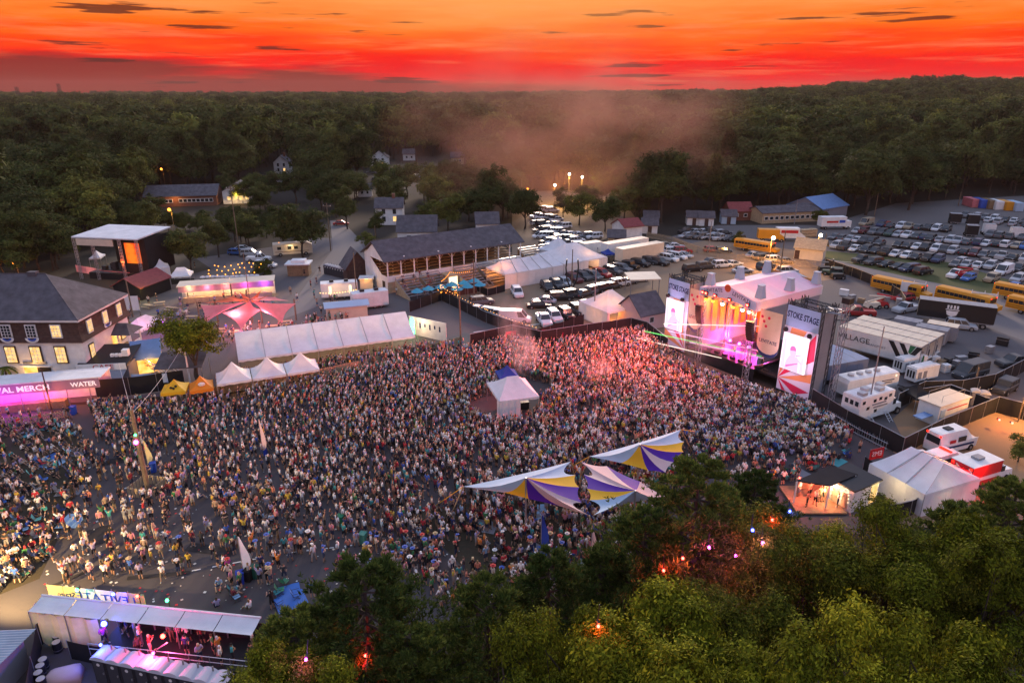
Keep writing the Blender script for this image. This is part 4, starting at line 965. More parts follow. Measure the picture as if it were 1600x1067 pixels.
# white tents behind the dirt lot
A = P(789,452); B = P(880,436)
q = hip_tent('long white walled tent with an orange-lit open end by the bleachers',A,B,7.5,3.1,5.0,ridge=(B-A).length-2.5,bays=5,walls=[('f',0,1),('b',0,1)])
point_light(q,(1.5,3.5,2.4),(1,.30,.04),700)
fence('black cloth fence across the orange-lit end of the white tent',[(745,455),(762,463),(789,456)],1.5)
A = P(881,436); B = P(948,424)
q = hip_tent('white tent with a tall peak beside the white semi trailers',A,B,11,3.3,6.2,ridge=3.0,walls=[('f',0,.55),('r',0,1),('f',.8,1)])
point_light(q,((B-A).length*.7,3,2.6),(1,.45,.15),420)
A = P(881,420); B = P(905,412)
hip_tent('smaller white peaked tent behind the tall-peaked tent',A,B,8,3.6,6.4,ridge=0,walls=[('l',0,1)])
A = P(914,509); B = P(997,505)
A = P(948,514); B = P(999,503)
q = hip_tent('white tent glowing orange inside beside the gate of the arena',A,B,8.0,2.9,5.4,ridge=1.0,walls=[('l',0,1),('f',.55,.8),('f',0,.06)])
point_light(q,(3,3,2.3),(1,.36,.06),600)
# grey-roofed house and beige canopy by the stage
gable_house('white house with sloping grey roof behind the left video tower',P(1000,519),P(1037,511),6,3.0,5.6,'sail_pink','shingle_roof','house',win=((.45,.6),))
q = thing('carport','beige flat-roofed carport beside the grey-roofed house','canopy',P(985,462),.12)
MB().loft([[(-.3,-.3,3.1),(6,-.3,3.1),(6,4.2,3.5),(-.3,4.2,3.5)],[(-.3,-.3,3.3),(6,-.3,3.3),(6,4.2,3.7),(-.3,4.2,3.7)]]).build('roof','cream_paint',q)
for x,y in ((0,0),(5.7,0),(0,3.9),(5.7,3.9)): MB().tube((x,y,0),(x,y,3.1),.09,k=5).build('post','steel',q)
# ================================================================ grandstand
A = P(604,409,6.5); B = P(815,378,6.5); o, rz, L = frame(A,B)
gs = thing('grandstand','long old grandstand with dark shingle roof on white posts','grandstand',o,rz)
r = MB()
for s in ([(-.8,-.5,6.4),(L+.5,-.5,6.4),(L+.5,5.2,9.6),(-.8,5.2,9.6)], [(L+.5,11,6.4),(-.8,11,6.4),(-.8,5.2,9.6),(L+.5,5.2,9.6)]):
    r.loft([[Vector(p) for p in s],[Vector(p)+Vector((0,0,.2)) for p in s]])
rf = r.build('roof','shingle_roof',gs)
for k in range(4): MB().cbox(L*(.12+.24*k),.3,6.98,.3,.3,.3).build('roof_lamp','white_paint',rf)
MB().tri((-.3,.2,6.3),(-.3,5.2,9.4),(-.3,10.2,6.3)).build('gable','white_paint',gs)
nb = 11
for i in range(nb+1):
    x = .2+(L-.4)*i/nb
    p = MB().tube((x,.2,3.4),(x,.2,6.35),.15,k=6).build('post','white_paint',gs)
    MB().tube((x,.2,5.3),(x-.9,.2,6.3),.08,k=4).tube((x,.2,5.3),(x+.9,.2,6.3),.08,k=4).build('brace','pale_wood',p)
    MB().tube((x,10.4,0),(x,10.4,6.35),.15,k=6).build('post','white_paint',gs)
MB().box(0,L,.1,.3,2.2,3.4).build('front_wall','white_paint',gs); MB().box(0,L,.3,.9,2.1,2.3).build('walkway','wood',gs)
MB().quad((0,10.6,0),(L,10.6,0),(L,10.6,6.2),(0,10.6,6.2)).build('back_wall','shingle_band',gs)
MB().poly([(-.05,0,0),(-.05,10.6,0),(-.05,10.6,7.2),(-.05,9.6,7.2),(-.05,2.5,3.4),(-.05,0,3.4)]).build('end_wall','white_paint',gs)
MB().quad((0,.05,0),(L,.05,0),(L,.05,2.2),(0,.05,2.2)).build('lower_wall','pale_wood',gs)
for k in range(9): MB().box(.4,L-.4,1.2+k,1.9+k,2.5+k*.42,2.6+k*.42).build('bench','wood',gs)
for k in range(9): MB().quad((.3,1.05+k,2.1+k*.42),(L-.3,1.05+k,2.1+k*.42),(L-.3,2.05+k,2.1+k*.42),(.3,2.05+k,2.1+k*.42)).build('tread','wood',gs)
for k in (0,1,2,4): point_light(gs,(3+L*k/5.5,2.2,5.7),(1,.42,.12),60 if k else 130)
MB().box(-.1,-.02,1.2,2.4,.1,2.2).build('door','black_paint',gs)
def bleacher(label, x0, x1, rows, z1, y0, aisles, lit=False):
    q = thing('bleacher',label,'bleacher',o,rz,'open bleachers before the grandstand')
    segs = []; xs_ = [x0]+[v for a in aisles for v in (a-.5,a+.5)]+[x1]
    for r_ in range(rows):
        z = z1-r_*.36; y = y0-r_*.78
        for k in range(0,len(xs_),2):
            MB().box(xs_[k],xs_[k+1],y-.18,y+.18,z,z+.07).build('plank','alu',q); MB().box(xs_[k],xs_[k+1],y-.50,y-.22,z-.40,z-.34).build('footboard','dark_metal',q)
    for x in xs_: MB().tube((x,y0,z1-.1),(x,y0-rows*.78,z1-rows*.36),.06,k=4).tube((x,y0,0),(x,y0,z1),.05,k=4).build('stringer','steel',q)
    for x in (x0-.1,x1+.1): MB().poly([(x,y0,.02),(x,y0-rows*.78,.02),(x,y0-rows*.78,z1-rows*.36+.1),(x,y0,z1-.2)]).build('side_screen','pale_wood',q)
    return q
bl = bleacher('silver bleacher with seated people at the left of the grandstand',1.2,11.0,8,3.2,-1.0,(6,))
bleacher('wide empty silver bleacher in the middle of the grandstand front',14.5,30.5,9,3.6,-.8,(19.5,25))
bleacher('far bleacher beyond the right end of the grandstand',L+1.5,L+13,10,4.2,3.5,(L+7,))
MB().box(0,0,0,0,0,0)
q = thing('stair_hut','lit yellow doorway hut between the two bleachers','hut',o+Matrix.Rotation(rz,3,'Z') @ Vector((11.6,-3.5,0)),rz)
MB().box(0,2.6,0,3,0,2.6).build('wall','pale_wood',q); MB().box(.3,2.3,-.05,-.01,.1,2.3).build('doorway','warm_white',q)
for i in range(9):
    p = o+Matrix.Rotation(rz,3,'Z') @ Vector((1.6+2.6*i-(8.5 if i > 5 else 0)+.4,-8.6-(2.9 if i > 5 else 0)+.3*(i%2),0))
    u = thing('parasol','aqua umbrella, %s from the left in the cluster below the bleacher' % ordn(i),'umbrella',p,0,'aqua umbrellas')
    MB().tube((0,0,0),(0,0,2.7),.04,k=5).build('pole','alu',u)
    k = 8; c = MB()
    for j in range(k): c.tri((cos(2*pi*j/k)*1.25,sin(2*pi*j/k)*1.25,2.1),(cos(2*pi*(j+1)/k)*1.25,sin(2*pi*(j+1)/k)*1.25,2.1),(0,0,2.85))
    c.build('canopy','aqua_fabric',u)
# barn front, vendor trailers, toilets
gable_house('brown gambrel barn front beside the grandstand',P(543,442),P(578,438),5,3.2,6.4,'shingle_band','shingle_roof','barn',win=(),ridge_x=False,cat='barn')
q = thing('kiosk','brightly lit food kiosk in front of the barn','kiosk',P(563,452),.1)
MB().box(0,2.6,0,2,0,2.2).build('wall','cream_paint',q); MB().box(-.2,2.8,-.6,2.2,2.22,2.35).build('roof','white_paint',q); point_light(q,(1.3,-1.5,2),(1,.5,.15),90)
for i, (a,b,lb) in enumerate((((503,470),(560,466),'white vendor trailer with bright serving windows'),((553,487),(608,480),'lower white vendor trailer beside the black fence'))):
    t, L_ = trailer(lb,P(*a),P(*b),.6,2.6,2.4,'white_paint','white_paint',group='vendor trailers',name='vendor_trailer')
    for k in range(2): MB().cbox(L_*(.3+.4*k),1.2,3.5,.8,.7,.35).build('roof_unit','black_paint',t)
    if i == 0:
        for k in (.25,.8): MB().cbox(L_*k,-.05,1.9,.5,.06,1.7).build('serving_window','warm_white',t)
        point_light(t,(3,-1.6,2.2),(1,.6,.25),70)
for i in range(9):
    a = P(512,428).lerp(P(544,436),i/8); porta_potty('black portable toilet, %s from the left in the row by the barn' % ordn(i),a,radians(-28),group='toilets by the barn',color=(.015,.016,.02),roof_c=(.3,.3,.33))
q = thing('ticket_kiosk','little brown ticket kiosk with white top by the motorhome','kiosk',P(450,432),.08)
MB().box(0,4.5,0,3,0,2.5).build('wall','wood',q); MB().box(-.4,4.9,-.5,3.4,2.52,2.8).build('roof','white_paint',q); MB().box(.8,3.8,.4,2.6,2.82,3.4).build('roof_unit','white_paint',q)
# wrap-around food court (red/purple) and pink star canopy
A, B = P(282,475), P(430,464); o2, rz2, L2 = frame(A,B)
fc = thing('bar_pavilion','long bar pavilion lit pink and purple behind the star canopy','bar',o2,rz2)
MB().box(0,L2,3,3.1,0,3).build('back_wall','white_paint',fc); MB().box(0,L2,-.1,0,2.2,3.3).build('sign_band','booth_sign',fc); MB().box(-.2,L2+.2,-.3,4,3.32,3.45).build('roof','cream_paint',fc)
MB().box(.5,L2-.5,-.1,.7,0,1.05).build('counter','pale_wood',fc)
for x,c in ((2,(1,.5,.2)),(L2*.3,(1,.25,.3)),(L2*.5,(1,.3,.2)),(L2*.7,(.9,.1,.6)),(L2*.9,(.4,.1,1))): point_light(fc,(x,-.8,2.9),c,110); point_light(fc,(x,1.5,2.5),(1,.6,.25),200)
st = thing('star_canopy','pink and coral star-shaped shade canopy on masts','canopy',P(391,508),0)
def patch(root, pts, m, sag=.0, inn=.18, n=8, name='petal'):
    q = MB(); A,B,C,D_ = [Vector(p) for p in pts]; cen = (A+B+C+D_)/4; g_ = []
    for i in range(n+1):
        for j in range(n+1):
            u=i/n; v=j/n; x=(A*(1-u)+B*u)*(1-v)+(D_*(1-u)+C*u)*v
            e=(4*u*(1-u)*((1-v)**3+v**3)+4*v*(1-v)*((1-u)**3+u**3))*inn
            x=x.lerp(cen,min(.9,e)); x.z-=sag*16*u*(1-u)*v*(1-v); q.v.append(tuple(x))
    for i in range(n):
        for j in range(n): a=i*(n+1)+j; q.f.append((a,a+n+1,a+n+2,a+1)); q.m.append(0)
    return q.build(name, m, root, smooth=True)
O = P(391,508)
def LP(x,y,z): return P(x,y,z)-O
hub = LP(391,470,5.2)
for a,b,c,m in (((347,489,3.8),(377,515,2.0),(408,484,3.9),'pink_fabric'),((313,477,3.6),(316,509,1.3),(345,488,3.6),'pink_fabric'),((408,486,3.8),(441,505,1.4),(463,474,3.6),'pink_fabric'),((318,474,3.7),(345,468,4.0),(365,462,4.2),'coral_fabric'),((398,462,4.2),(430,464,4.0),(452,470,3.7),'pink_fabric')):
    patch(st,[hub,LP(*a),LP(*b),LP(*c)],m,.25,.20)
for k in range(6):
    a = 2*pi*k/6+.3; patch(st,[hub+Vector((0,0,.3)),hub+Vector((cos(a-.3)*1.6,sin(a-.3)*1.6,.1)),hub+Vector((cos(a)*3.6,sin(a)*3.6,.9)),hub+Vector((cos(a+.3)*1.6,sin(a+.3)*1.6,.1))],'coral_fabric',.1,.12,name='star_ray')
for p in ((341,505,3.8),(410,505,3.9),(313,505,3.6),(463,500,3.6),(391,500,5.2),(365,480,4.2)): v = LP(p[0],p[1],0); MB().tube(v,v+Vector((0,0,p[2]+.3)),.14,k=6).build('mast','pole_wood',st)
point_light(st,hub+Vector((-2,-2,-2.2)),(1,.30,.35),900); point_light(st,hub+Vector((2.5,-1,-2.2)),(1,.26,.38),700); point_light(st,LP(377,512,.6),(1,.1,.5),120)
# food huts left of the star canopy
q = gable_house('red-roofed food shed behind the hall',P(222,470),P(268,452),6,2.6,4.2,'black_paint','red_roof','food_shed',win=(),cat='shed')
point_light(q,(-1,-1.4,2.6),(1,.85,.1),140)
q = thing('banner_wall','white fabric banner wall on a frame behind the hall','sign',P(180,488),.06)
MB().box(0,4.4,0,.1,.3,3.0).build('fabric','white_fabric',q)
for x in (0,2.2,4.4): MB().tube((x,.15,0),(x,.15,3.1),.05,k=5).build('post','steel',q)
q = thing('lantern_bar','dark round bar hung with orange lanterns under the trees','bar',P(318,455),.12)
MB().box(0,11,0,6,0,2.4).build('wall','black_paint',q); MB().box(-.3,11.3,-.3,6.3,2.42,2.6).build('roof','black_paint',q)
for k in range(12): MB().ball((.4+k*.95,-.5+.25*sin(k*.8),3.0),.55,1,.7,.5,u=8,v=4).build('awning_puff','white_fabric',q)
for r_ in range(3):
    for k in range(9): MB().ball((.8+k*1.15+.3*r_+rnd.uniform(-.4,.4),1+r_*1.8+rnd.uniform(-.5,.5),3.2+.5*r_-.3*sin(k*.75)),.11,u=6,v=4).build('lantern','lamp_amber',q)
point_light(q,(5,2,4.2),(1,.38,.06),260)
q = hip_tent('small dark-fronted food canopy with pale roof left of the lantern bar',P(268,452),P(300,450),4,2.6,4.0,ridge=1.5); MB().box(.2,4.6,.0,.1,1.0,2.0).build('sign_board','black_paint',q); point_light(q,(2,3,3.2),(1,.5,.15),220)
# ================================================================ second stage
A, B = P(150,437), P(224,441); A = P(183,420); B = P(218,428); 
s2 = thing('small_stage','small dark stage with pale flat roof and glowing red screen','stage',(-91,143,0),-.18)
MB().box(0,13,0,9,0,1.4).build('deck','black_paint',s2); MB().loft([[(-1.5,-1,9.0),(14,-1,9.0),(14,10,9.6),(-1.5,10,9.6)],[(-1.5,-1,9.25),(14,-1,9.25),(14,10,9.85),(-1.5,10,9.85)]]).build('roof','white_fabric',s2)
MB().box(-.5,8.2,-1.1,-1.02,7.5,8.9).build('valance','cream_paint',s2)
for x in (-1.3,3,9.5,13.5): q = truss(MB(),(x,-.8,0),(x,-.8,9),.4,.05); q.build('column','alu',s2)
MB().box(8.3,14,1,9.5,1.4,8.9).build('wing','black_fabric',s2); MB().box(0,8.3,8.8,9,1.4,8.9).build('backdrop','black_fabric',s2)
emat('red_screen',(1,.02,.01),.75,(1,.22,.02),.45)
MB().box(9.2,12.6,.8,.98,3.6,7.9).build('screen','red_screen',s2); 
for k in range(5): MB().box(1.2+k*1.3,2.1+k*1.3,2.5+k%2,3.4+k%2,1.4,2.2+.5*(k%3)).build('equipment','dark_metal',s2)
point_light(s2,(4,3,6),(1,.55,.2),300); point_light(s2,(10.5,-2,4),(1,.15,.02),250)
fence('pink printed fence in front of the small stage',[(120,425),(150,430),(165,434),(205,437)],1.6,'pink_fabric',step=3.5)
hip_tent('white pop-up canopy beside the small stage',P(243,437),P(268,434),4,2.4,4,walls=[('f',.3,1)],group='canopies by the small stage')
hip_tent('lavender pop-up canopy left of the small stage',P(142,420),P(160,419),4,2.4,3.8,group='canopies by the small stage')
# ================================================================ far houses
q = gable_house('long low brick school with a row of white windows',(-127,238),(-104,243),13,3.6,6.6,'brick','shingle_roof','school',win=[(.06+.06*i,.55) for i in range(6)]+[(.5+.06*i,.55) for i in range(8)],cat='school')
point_light(q,(10,-2,3),(1,.5,.15),260)
q = gable_house('bright white gabled entrance hall of the school',(-103,246),(-93,248),9,4.4,7.2,'white_paint','shingle_roof','entrance_hall',win=((.2,.45),(.4,.45),(.6,.45),(.8,.45)),lit=(0,1,2,3),ridge_x=False,cat='school')
point_light(q,(5,-3,3.5),(1,.62,.2),900)
for (x,y,wd,dp,e,r_,rx,lb,wl) in ((429,272,7,8,5.5,8.5,False,'white two-storey gabled house above the car field','white_paint'),(480,256,10,7,3,5,True,'low white house half hidden in the woods','white_paint'),(580,260,9,8,4.5,8,False,'white house with steep gable in the woods','white_paint'),(630,252,7,6,4,6.5,True,'small pale house behind the steep white house','white_paint'),(705,258,7,6,4,6.5,True,'dim house at the right edge of the clearing','pale_wood'),(588,352,8,7,5.2,7.6,True,'white two-storey house beside the road','white_paint'),(622,383,10,8,3.6,7.0,True,'grey gabled house with white end behind the grandstand','white_paint'),(560,308,5,5,3,4.6,True,'small shed at the top of the road','white_paint'),(745,372,6,6,4,6.5,True,'white gable peeking over the grandstand roof','white_paint'),(1140,345,7,6,3,5.2,True,'little red-roofed house at the edge of the woods','brick')):
    a = P(x,y)
    gable_house(lb,a,(a.x+wd,a.y+.6),dp,e,r_,wl,'red_roof' if 'red-roofed' in lb else 'shingle_roof','house',win=((.3,.35),(.7,.35),(.3,.78),(.7,.78)) if e > 4 else ((.3,.55),(.7,.55)),ridge_x=rx,chimney=e > 4,lit=(1,) if x in (429,580,588) else ())
gable_house('long low grey stable building at the edge of the woods',P(1190,350),P(1290,345),8,3.2,4.6,'pale_wood','shingle_roof','stable',win=[(.08*i+.06,.5) for i in range(11)],cat='stable')
gable_house('barn with a bright blue roof by the gravel car park',P(1282,345),P(1322,338),12,3.6,6.4,'grey_fabric','blue_roof','barn',win=(),cat='barn')
gable_house('lit cream garage with a tan roof beside the grass verge',P(1240,404),P(1284,409),5.5,2.8,4.6,'cream_paint','pale_wood','garage',win=(),cat='garage',door=.1)
for (x,y,lb,m) in ((1073,352,'white shed, leftmost of the row by the woods','white_paint'),(1092,353,'white shed, second in the row by the woods','white_paint'),(1127,350,'pale blue shed in the row by the woods','sail_blue'),(1003,365,'grey gabled shed by the curved fence','white_paint'),(950,385,'brown barn-roofed shed left of the semi trailers','pale_wood'),(1006,352,'white shed beside the curved fence','white_paint')):
    a = P(x,y); gable_house(lb,a,(a.x+4.2,a.y-.5),4,2.5,4.0,m,'shingle_roof','shed',win=(),cat='shed',door=.5)
gable_house('white box shed with rusty roof left of the grey gabled shed',P(975,372),P(1003,369),6,3,4.6,'white_paint','red_roof','shed',win=(),cat='shed')
# ================================================================ main stage
SA = P(1037,540); SB = P(1262,628); SO, SR, SL = frame(SA,SB)
SM = Matrix.Translation(SO) @ Matrix.Rotation(SR,4,'Z')
def SW(x,y,z=0): return SM @ Vector((x,y,z))
emat('led_screen',(1.0,.62,.92),1.15,(1.0,.86,.98),.5); emat('led_shade',(.80,.18,.52),.8); emat('led_glow',(1.0,.52,.86),1.05); emat('led_figure',(1.0,.48,.80),.98)
mat('sign_blue',(.36,.52,.72),.7,.06,.5,transl=.15); mat('ink_blue',(.015,.03,.10),.8); mat('stage_cloth',(.50,.24,.08),.8,.3,.5); mat('banner_cream',(.66,.52,.34),.75,.08,.6,transl=.3)
mat('burst_red',(.62,.02,.07),.7); mat('burst_pink',(.70,.40,.50),.7); mat('burst_orange',(.70,.26,.10),.7); mat('burst_white',(.66,.60,.66),.7)
RX0, RX1, RD, EZ, RZ_ = 7.7, 16.2, 13.5, 11.5, 12.7
ms = thing('main_stage','big festival stage with white fabric roof lit orange and magenta','stage',SO,SR)
MB().box(RX0-1,RX1+1,-.6,RD,1.7,1.95).build('deck','black_paint',ms); MB().box(RX0-1,RX1+1,-.55,-.5,0,1.7).build('deck_skirt','black_fabric',ms)
MB().box(RX0-5.5,RX0-1,.2,6,1.4,1.65).build('wing_deck','black_paint',ms); MB().box(RX1+1,RX1+6,.2,6,1.4,1.65).build('wing_deck','black_paint',ms)
cx = (RX0+RX1)/2
mat('stage_roof',(.50,.52,.58),.7,.04,.4,transl=.15)
for s,x0 in ((1,RX0-.6),(-1,RX1+.6)):
    q = MB(); n = 6
    for i in range(n):
        for j in range(4):
            def rp_(i,j): u=i/n; v=j/4; x=x0+(cx-x0)*v; return (x,-1.2+(RD+1.6)*u,EZ+(RZ_-EZ)*v-.18*sin(pi*v)*sin(pi*(u*3%1)))
            q.quad(rp_(i,j),rp_(i+1,j),rp_(i+1,j+1),rp_(i,j+1))
    q.build('roof_panel','stage_roof',ms,smooth=True)
    MB().quad((x0,-1.2,EZ),(x0,RD+.4,EZ),(x0,RD+.4,EZ-1.3),(x0,-1.2,EZ-1.3)).build('valance','stage_roof',ms)
    MB().quad((x0+s*.05,.5,EZ-1.2),(x0+s*.05,RD,EZ-1.2),(x0+s*.05,RD,2),(x0+s*.05,.5,2)).build('side_wall','grey_fabric',ms)
MB().poly([(RX0-.6,-1.25,EZ-1.2),(cx,-1.25,EZ-.6),(RX1+.6,-1.25,EZ-1.2),(RX1+.6,-1.25,EZ),(cx,-1.25,RZ_),(RX0-.6,-1.25,EZ)]).build('gable_sign','sign_blue',ms)
for s in (-1,1): text_part('LEVITATE',.8,'ink_blue',ms,(cx+s*2.4,-1.28,EZ+.05),rot=(pi/2,s*.22,0),xs=.95)
MB().ball((cx,-1.28,EZ+.9),.55,1,.1,1,u=10,v=6).build('emblem','coral_fabric',ms)
MB().quad((RX0,RD-.2,2),(RX1,RD-.2,2),(RX1,RD-.2,EZ+.8),(RX0,RD-.2,EZ+.8)).build('backdrop','stage_cloth',ms)
MB().quad((RX0,RD+.3,.1),(RX1+.4,RD+.3,.1),(RX1+.4,RD+.3,EZ),(RX0,RD+.3,EZ)).build('rear_wall','grey_fabric',ms)
for k in range(6): MB().box(RX0+.3+k*1.4,RX0+1.0+k*1.4,RD-1.4,RD-1.2,2.2,10).build('drape','orange_fabric',ms)
for k in range(7): MB().box(RX0+.1,RX0+.22,1.2+k*1.7,2.2+k*1.7,4.5,10.2).build('drape','orange_fabric',ms)
for k in range(3): point_light(ms,(RX0+2+k*2.5,6,7.0),((1,.16,.03),(1,.10,.20),(1,.18,.02))[k],1500,.3)  # unseen fill lights without fixtures, added to turn the interior orange
for x,y in ((RX0,-.9),(RX1,-.9),(RX0,5),(RX1,5),(RX0,RD),(RX1,RD)): truss(MB(),(x,y,0),(x,y,EZ-.2),.6,.055).build('column','alu',ms)
for y in (-.9,5,9): truss(MB(),(RX0,y,EZ-.9),(RX1,y,EZ-.9),.5,.05).build('roof_truss','alu',ms)
for x,y in ((RX0+.2,0),(RX0+.2,6.5),(RX0+.2,RD-.6),(RX1-.2,0.5),(RX1-.2,7),(RX1-.2,RD-.2)):
    z = EZ+.2; MB().loft([[(x-.55,y-.55,z),(x+.55,y-.55,z),(x+.55,y+.55,z),(x-.55,y+.55,z)],[(x-.34,y-.34,z+1.6),(x+.34,y-.34,z+1.6),(x+.34,y+.34,z+1.6),(x-.34,y+.34,z+1.6)],[(x-.42,y-.42,z+1.8),(x+.42,y-.42,z+1.8),(x+.42,y+.42,z+1.8),(x-.42,y+.42,z+1.8)]]).build('hoist_cover','stage_roof',ms)
for k in range(3): MB().box(RX0+2+k*2.8,RX0+3.9+k*2.8,6.5,8.2,1.96,2.6+.25*k).build('riser','black_paint',ms)
for k in range(8): MB().box(RX0+.8+k*1.4,RX0+1.5+k*1.4,-.1,.35,1.96,2.3).build('monitor','black_paint',ms)
# stage lamps hung on the truss
LAMP = [(.06,(1,.45,.05),'lamp_amber'),(.2,(1,.5,.1),'lamp_amber'),(.4,(1,.6,.2),'hot_white'),(.62,(1,.45,.08),'lamp_amber'),(.80,(1,.75,.4),'hot_white'),(.93,(1,.7,.3),'hot_white')]
for i,(t,c,m) in enumerate(LAMP):
    f = thing('stage_lamp','moving stage lamp, %s from the left on the front truss' % ordn(i),'lamp',SW(RX0+(RX1-RX0)*t,-.9,EZ-1.35),SR,'stage lamps on the front truss')
    MB().tube((0,0,.25),(0,0,-.2),.2,.26,k=8).build('housing','black_paint',f); MB().ball((0,-.05,-.25),.26,u=8,v=5).build('lens',m,f)
    point_light(f,(0,.9,-.9),(1,c[1]*.45,c[2]*.35),650,.25)
for i,(t,c) in enumerate(((.1,(1,.05,.55)),(.3,(.9,.03,.8)),(.5,(1,.04,.6)),(.72,(.75,.05,1)),(.9,(1,.1,.5)))):
    f = thing('floor_lamp','magenta floor lamp, %s from the left at the back of the stage' % ordn(i),'lamp',SW(RX0+(RX1-RX0)*t,5.2,1.96),SR,'magenta floor lamps')
    MB().box(-.2,.2,-.2,.2,0,.3).build('housing','black_paint',f); MB().ball((0,-.1,.42),.22,u=8,v=5).build('lens','lamp_magenta',f); point_light(f,(0,-.6,.9),c,560,.2)
# crowd wash: spots on the truss aimed at the audience
for i,(x,tg,c,pw) in enumerate(((8.4,(-6,-26,0),(1,.11,.10),24000),(10,(4,-24,0),(1,.16,.10),27000),(12.5,(10,-26,0),(1,.12,.13),24000),(15.5,(18,-22,0),(1,.15,.12),14000),(7.8,(-14,-14,0),(1,.12,.11),19000))):
    f = thing('wash_light','red crowd wash light, %s along the front truss' % ordn(i),'lamp',SW(x,-1.3,EZ-.6),SR,'crowd wash lights')
    MB().box(-.3,.3,-.15,.3,-.25,.25).build('housing','black_paint',f); MB().box(-.16,.16,-.19,-.155,-.12,.12).build('lens','lamp_red',f)
    point_light(f,(0,-.4,0),c,pw,.3,75,Vector(tg)-Vector((x,-1.3,EZ-.6)))
def tower(label, x0, x1, H, right):
    t = thing('video_tower',label,'tower',SW(x0,0),SR,'video towers beside the stage'); W = x1-x0
    for x in (.25,W-.25):
        for y in (.3,3.2): truss(MB(),(x,y,0),(x,y,H+.6),.55,.06).build('column','dark_metal',t)
    for z in (H,H*.5):
        q = MB(); truss(q,(.25,.3,z),(W-.25,.3,z),.4,.04); truss(q,(.25,3.2,z),(W-.25,3.2,z),.4,.04); truss(q,(.25,.3,z),(.25,3.2,z),.4,.04); truss(q,(W-.25,.3,z),(W-.25,3.2,z),.4,.04); q.build('frame','dark_metal',t)
    MB().box(0,W,-.05,.0,.3,H-2.9).build('wrap','burst_white',t); MB().box(.02,.06,0,3.4,.3,H-.3).build('side_cloth','grey_fabric',t); MB().box(W-.06,W-.02,0,3.4,.3,H-.3).build('side_cloth','grey_fabric',t)
    MB().box(.1,W-.1,-.08,-.03,H-2.85,H-.1).build('sign','sign_blue',t)
    text_part('STOKE STAGE',1.15,'ink_blue',t,(W*.5,-.1,H-1.35),rot=(pi/2,.03,0),xs=.60*W/4.7,bold=.025)
    sx0, sx1, z0, z1 = (.25,W-1.0,3.5,8.4) if right else (.15,W-.8,3.3,8.0)
    sc = MB().box(sx0,sx1,-.35,-.12,z0,z1).build('screen','led_screen',t)
    fg = MB(); cxx = (sx0+sx1)/2; y = -.357
    fg.poly([(cxx+.62*cos(a)*.8-.1,y,z0+2.6+.75*sin(a)) for a in np.linspace(0,2*pi,14)[:-1]])
    fg.poly([(cxx-1.1,y-.001,z0+.05),(cxx+.9,y-.001,z0+.05),(cxx+.8,y-.001,z0+1.5),(cxx+.2,y-.001,z0+2.2),(cxx-.6,y-.001,z0+2.0),(cxx-1.0,y-.001,z0+1.2)])
    fg.poly([(cxx+.3,y-.002,z0+1.9),(cxx+1.2,y-.002,z0+1.2),(cxx+1.25,y-.002,z0+1.45),(cxx+.4,y-.002,z0+2.2)])
    fg.build('picture','led_figure',sc)
    f2 = MB(); f2.poly([(cxx+.55*cos(a)*.8-.16,y-.004,z0+2.95+.5*sin(a)) for a in np.linspace(-.2,pi+.5,10)]); f2.quad((cxx+.35,y-.005,z0+2.15),(cxx+1.05,y-.005,z0+2.35),(cxx+1.05,y-.005,z0+2.45),(cxx+.35,y-.005,z0+2.28)); f2.quad((cxx-.9,y-.006,z0+.3),(cxx+.75,y-.006,z0+1.2),(cxx+.7,y-.006,z0+1.32),(cxx-.95,y-.006,z0+.6)); f2.build('picture','led_shade',sc)
    f3 = MB(); f3.quad((sx0+.1,y+.002,z0+.1),(sx0+.7,y+.002,z0+.1),(sx0+.5,y+.002,z1-.6),(sx0+.2,y+.002,z1-.9)); f3.build('picture','led_glow',sc); f3 = MB(); f3.quad((sx1-.7,y+.002,z0+.1),(sx1-.2,y+.002,z0+.1),(sx1-.3,y+.002,z0+2.4),(sx1-.6,y+.002,z0+2.0)); f3.build('picture','led_glow',sc)
    # sunburst print below and beside the screen
    c0 = (.0,-.06,z0*.55) if right else (W,-.06,.6); ang = [(-62,-48,'burst_red'),(-30,-8,'burst_red'),(8,22,'burst_orange'),(38,58,'burst_red'),(66,82,'burst_orange')] if right else [(185,198,'burst_red'),(150,166,'burst_orange'),(120,134,'burst_red'),(100,112,'burst_orange'),(80,90,'burst_red')]
    for a0,a1,m in ang:
        R = 9
        def clip(a):
            dx,dz = cos(radians(a)),sin(radians(a)); tt = R
            if dx > 0: tt = min(tt,(W-.03-c0[0])/dx)
            if dx < 0: tt = min(tt,(.03-c0[0])/dx)
            if dz > 0: tt = min(tt,(H-3.0-c0[2])/dz)
            if dz < 0: tt = min(tt,(.35-c0[2])/dz)
            return (c0[0]+dx*tt,-.062,c0[2]+dz*tt)
        MB().tri((c0[0],-.062,c0[2]),clip(a0),clip(a1)).build('printed_ray',m,t)
    for xx in (.5,W-.9):
        MB().ball((xx,-.5,z1+.5),.36,1,.8,1,u=8,v=5).build('speaker','black_paint',t)
    point_light(t,((sx0+sx1)/2,-2.0,(z0+z1)/2),(1,.55,.85),700,1.0)
    return t
tower('left video tower with pale pink screen and STOKE STAGE sign',0,4.3,11.2,False)
tr_ = tower('right video tower with pale pink screen and STOKE STAGE sign',20.6,25.4,12.2,True)
